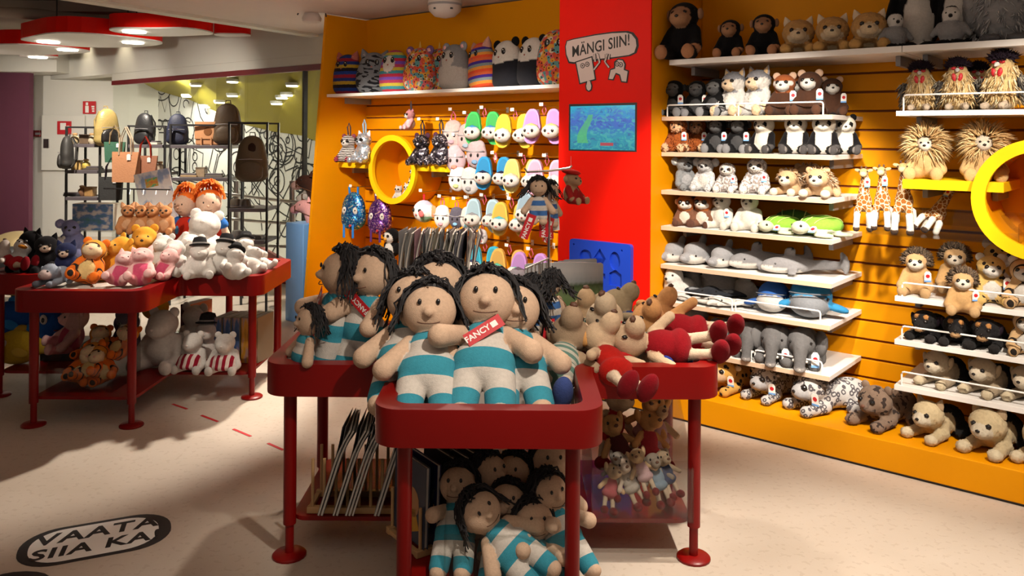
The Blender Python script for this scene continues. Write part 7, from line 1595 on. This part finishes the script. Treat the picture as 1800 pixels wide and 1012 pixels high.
# ------------------------------------------------------------------ bag racks at the back left
def rack(px0, px1, Y, ys, ytop, label, dep=.34, low=0.0):
    xa, xb = (px0 - CX) / F * Y, (px1 - CX) / F * Y; r_ = empty('bag_rack', ((xa + xb) / 2, Y, 0)); w = (xb - xa) / 2; tag(r_, label, 'rack', 'black metal bag racks'); zt = P(px0, ytop, Y).z
    for x in (-w, w):
        for y in (0, dep): MB().box(x - .009, x + .009, y - .009, y + .009, low, zt).build('post', M['black'], r_)
    for y in (0, dep): MB().box(-w + .0092, w - .0092, y - .007, y + .007, zt - .016, zt).build('top_rail', M['black'], r_)
    out = []
    for yy in ys:
        z = P((px0 + px1) / 2, yy, Y).z; MB().box(-w + .0095, w - .0095, -.03, dep - .0095, z - .03, z, .002).build('shelf', M['smoke'], r_); out.append(z)
    for s in (-1, 1): MB().box(s * w - .006, s * w + .006, .0092, dep - .0092, .3, .31).build('side_bar', M['black'], r_)
    return out, Y
RA, YA = rack(117, 176, 7.6, (253, 299, 346, 387), 222, 'leftmost black metal rack with small wooden goods')
RB, YB = rack(226, 290, 7.5, (254, 303), 220, 'second black metal rack carrying the black backpack')
RC, YC = rack(300, 406, 7.4, (255, 312), 218, 'third black metal rack carrying the tan bag and tall backpack')
RD, YD = rack(403, 470, 7.1, (366, 422), 214, 'rightmost black metal rack with grey hats')
@kind
def backpack(c=(.02, .02, .025), c2=None, rough=.6, metal=0.0, logo=None):
    r_ = empty('backpack'); c2 = c2 or c; m = paint('bag_%d_%d_%d' % tuple(int(x * 199) for x in c), c, rough, metal, var=.15, bump=.2, bscale=80); m2 = paint('bag_%d_%d_%d' % tuple(int(x * 199) for x in c2), c2, rough, metal, var=.15, bump=.2, bscale=80)
    obj('main_compartment', blob('main_compartment', [E((0, 0, .16), (.14, .075, .17), c), E((0, 0, .30), (.11, .06, .11), c), E((0, 0, .06), (.14, .075, .062), c)], 32, .05, clip=.003), m, r_)
    obj('front_pocket', blob('front_pocket', [E((0, -.07, .11), (.105, .035, .085), c2), E((0, -.065, .06), (.1, .035, .05), c2)], 26, .03, clip=.003), m2, r_)
    MB().tube([(-.025, .03, .40), (-.02, .03, .435), (.02, .03, .435), (.025, .03, .40)], .006, 6).build('grab_loop', m, r_)
    for s in (-1, 1): MB().tube([(s * .05, .06, .38), (s * .075, .11, .28), (s * .08, .10, .12), (s * .09, .06, .03)], .010, 6).build('shoulder_strap', m, r_)
    MB().tube([(-.10, -.075, .20), (0, -.10, .205), (.10, -.075, .20)], .0035, 5).build('zip', M['grey'], r_)
    if logo: ball(r_, 'emblem', (0.01, -.066, .30), (.035, .006, .045), fab(logo))
    return r_
@kind
def tote(c=(.5, .22, .1), strap=(.2, .05, .03)):
    r_ = empty('tote_bag'); m = paint('tote_%d_%d_%d' % tuple(int(x * 99) for x in c), c, .7, var=.1, bump=.2, bscale=60)
    mb = MB(); w0, w1, h = .12, .15, .30; d0, d1 = .05, .012
    mb.add([(-w0, -d0, -.55), (w0, -d0, -.55), (w0, d0, -.55), (-w0, d0, -.55), (-w1, -d1, -.25), (w1, -d1, -.25), (w1, d1, -.25), (-w1, d1, -.25)], [(0, 3, 2, 1), (4, 5, 6, 7), (0, 1, 5, 4), (1, 2, 6, 5), (2, 3, 7, 6), (3, 0, 4, 7)]); mb.build('bag_body', m, r_)
    for y in (-.016, .016): MB().tube([(-.07, y, -.28), (-.06, y, -.12), (0, y, -.005), (.06, y, -.12), (.07, y, -.28)], .008, 6).build('handle', fab(strap), r_)
    hang_tag(r_, (.05, -.03, -.27), .04, .06, (0, 0, .1), None, False, False); return r_
@kind
def flap_bag(c=(.42, .20, .09)):
    r_ = empty('flap_bag'); m = paint('flap_leather', c, .55, var=.12); mb = MB(); mb.box(-.14, .14, -.04, .05, 0, .27, .015); mb.build('bag_body', m, r_)
    MB().box(-.143, .143, -.05, -.041, .07, .275, .004).build('flap', paint('flap_leather2', [x * 1.15 for x in c], .55), r_); MB().lathe([(.045, 0), (.05, .0015), (.045, .003)], 20, Matrix.Translation((.02, -.0505, .16)) @ R90).build('stamp', fab((.2, .08, .03)), r_)
    for s in (-1, 1): MB().box(s * .06 - .008, s * .06 + .008, -.056, -.0515, .0, .09).build('tie', m, r_)
    return r_
@kind
def trinket(c=(.4, .22, .08), shape=0):
    r_ = empty('small_goods'); m = paint('trinket_%d_%d_%d' % tuple(int(x * 99) for x in c), c, .45, var=.3, vscale=30)
    if shape == 0: MB().box(-.05, .05, -.04, .04, 0, .09, .004).build('box', m, r_); MB().box(-.052, .052, -.042, .042, .0902, .105, .003).build('lid', m, r_)
    elif shape == 1: MB().lathe([(.03, 0), (.045, .03), (.04, .07), (.02, .09), (.026, .10)], 16).build('jar', m, r_, smooth=True); MB().lathe([(.027, .1), (.027, .115), (.01, .12)], 14).build('lid', M['wood'], r_, smooth=True)
    elif shape == 2: MB().box(-.09, .09, -.05, .05, 0, .022, .003).build('wallet', m, r_); MB().box(-.085, .08, -.048, .045, .0222, .04, .003).build('wallet', M['smoke'], r_)
    else: MB().lathe([(.09, 0), (.095, .006), (.06, .012), (.056, .06), (.045, .085), (.01, .09)], 20).build('crown', m, r_, smooth=True); MB().lathe([(.0605, .012), (.0605, .024)], 20).build('band', M['smoke'], r_)
    return r_
g = 'bags on the black racks'
def bag(kname, px, Y, z, lb, rz=0, sc=1.0, cat='bag', tilt=(0, 0), **kw): return tb(kname, px, Y, z, lb, rz, sc, g, tilt, cat, **kw)
bag('backpack', 188, 7.62, RA[0] - .02, 'gold and black backpack under the fire extinguisher sign', 1.0, .86, 'backpack', c=(.34, .25, .09), c2=(.015, .014, .014), rough=.35)
bag('backpack', 254, 7.60, RB[0], 'black leather backpack on the second rack', -.2, .72, 'backpack', c=(.018, .018, .02), rough=.4)
bag('backpack', 312, 7.50, RC[0], 'dark navy backpack beside the tan flap bag', .2, .70, 'backpack', c=(.012, .016, .04))
bag('flap_bag', 366, 7.45, RC[0], 'tan leather flap bag with round stamp', -.1, .78, 'bag')
bag('backpack', 400, 7.46, RC[0], 'tall brown backpack on the third rack', .2, .94, 'backpack', c=(.075, .045, .022))
bag('backpack', 443, 7.02, P(443, 320, 7.02).z, 'khaki brown backpack with dark emblem hanging on the right rack', .15, .98, 'backpack', c=(.085, .06, .032), c2=(.075, .052, .028), logo=(.03, .015, .01))
bag('backpack', 118, 7.52, P(118, 297, 7.52).z, 'dark narrow backpack hanging at the left rack post', -1.2, .75, 'backpack', c=(.03, .028, .026))
bag('tote', 202, 7.45, P(202, 258, 7.45).z + .2, 'dark green tote bag hanging between the racks', .1, .62, 'tote bag', c=(.02, .09, .05), strap=(.25, .18, .1))
bag('tote', 222, 7.30, P(222, 262, 7.3).z + .2, 'tan tote bag with pale label', -.2, .9, 'tote bag', c=(.42, .19, .09), strap=(.45, .35, .25))
bag('tote', 256, 7.42, P(256, 262, 7.42).z + .12, 'rust brown tote bag with red straps', .1, .72, 'tote bag', c=(.26, .10, .05), strap=(.25, .02, .01))
bag('tote', 196, 7.38, P(196, 300, 7.38).z + .12, 'black tote bag under the green one', .1, .7, 'tote bag', c=(.02, .02, .02), strap=(.02, .02, .02))
tr = [(132, RA[0], 1, (.45, .35, .2)), (150, RA[0], 0, (.12, .08, .05)), (162, RA[0], 1, (.5, .42, .3)), (136, RA[1], 0, (.5, .33, .12)), (152, RA[1], 1, (.55, .40, .08)), (165, RA[1], 2, (.1, .08, .07)), (145, RA[2], 1, (.2, .1, .05)), (160, RA[2], 0, (.42, .24, .09)), (130, RA[2], 2, (.03, .03, .03)), (268, RB[0], 2, (.55, .5, .42)), (245, RB[1], 2, (.3, .14, .08)), (272, RB[1], 2, (.05, .04, .04)), (282, RB[1], 1, (.5, .4, .3)), (335, RC[1], 2, (.38, .26, .14)), (355, RC[1], 0, (.3, .22, .14)), (378, RC[1], 2, (.16, .14, .12)), (415, RD[0], 3, (.09, .07, .05)), (432, RD[0], 3, (.07, .055, .045)), (418, RD[1], 3, (.12, .11, .10)), (450, RD[1], 2, (.1, .09, .08))]
tn = ['cream jar at the left of the top shelf', 'dark box in the middle of the top shelf', 'pale jar beside the gold backpack', 'light wooden box on the second shelf', 'gold jar on the second shelf', 'dark wallets at the end of the second shelf', 'brown jar on the third shelf', 'tan wooden box on the third shelf', 'black wallets on the third shelf', 'cream wallets beside the black backpack', 'reddish wallets under the black backpack', 'black wallets on the lower shelf of the second rack', 'pale jar on the lower shelf of the second rack', 'tan wallets under the tan bag', 'brown box under the tan bag', 'grey wallets under the tall backpack', 'brown felt hat on the right rack, left of two', 'dark felt hat on the right rack, right of two', 'grey felt hat on the lowest rack shelf', 'grey wallets on the lowest rack shelf']
for (px, z, sh, c), lb in zip(tr, tn):
    Y = {True: 7.7}.get(px < 200, 7.6 if px < 290 else 7.5 if px < 400 else 7.2); bag('trinket', px, Y, z + .0005, lb, random.uniform(-.2, .2), .85, ['box', 'jar', 'wallets', 'hat'][sh], c=c, shape=sh)
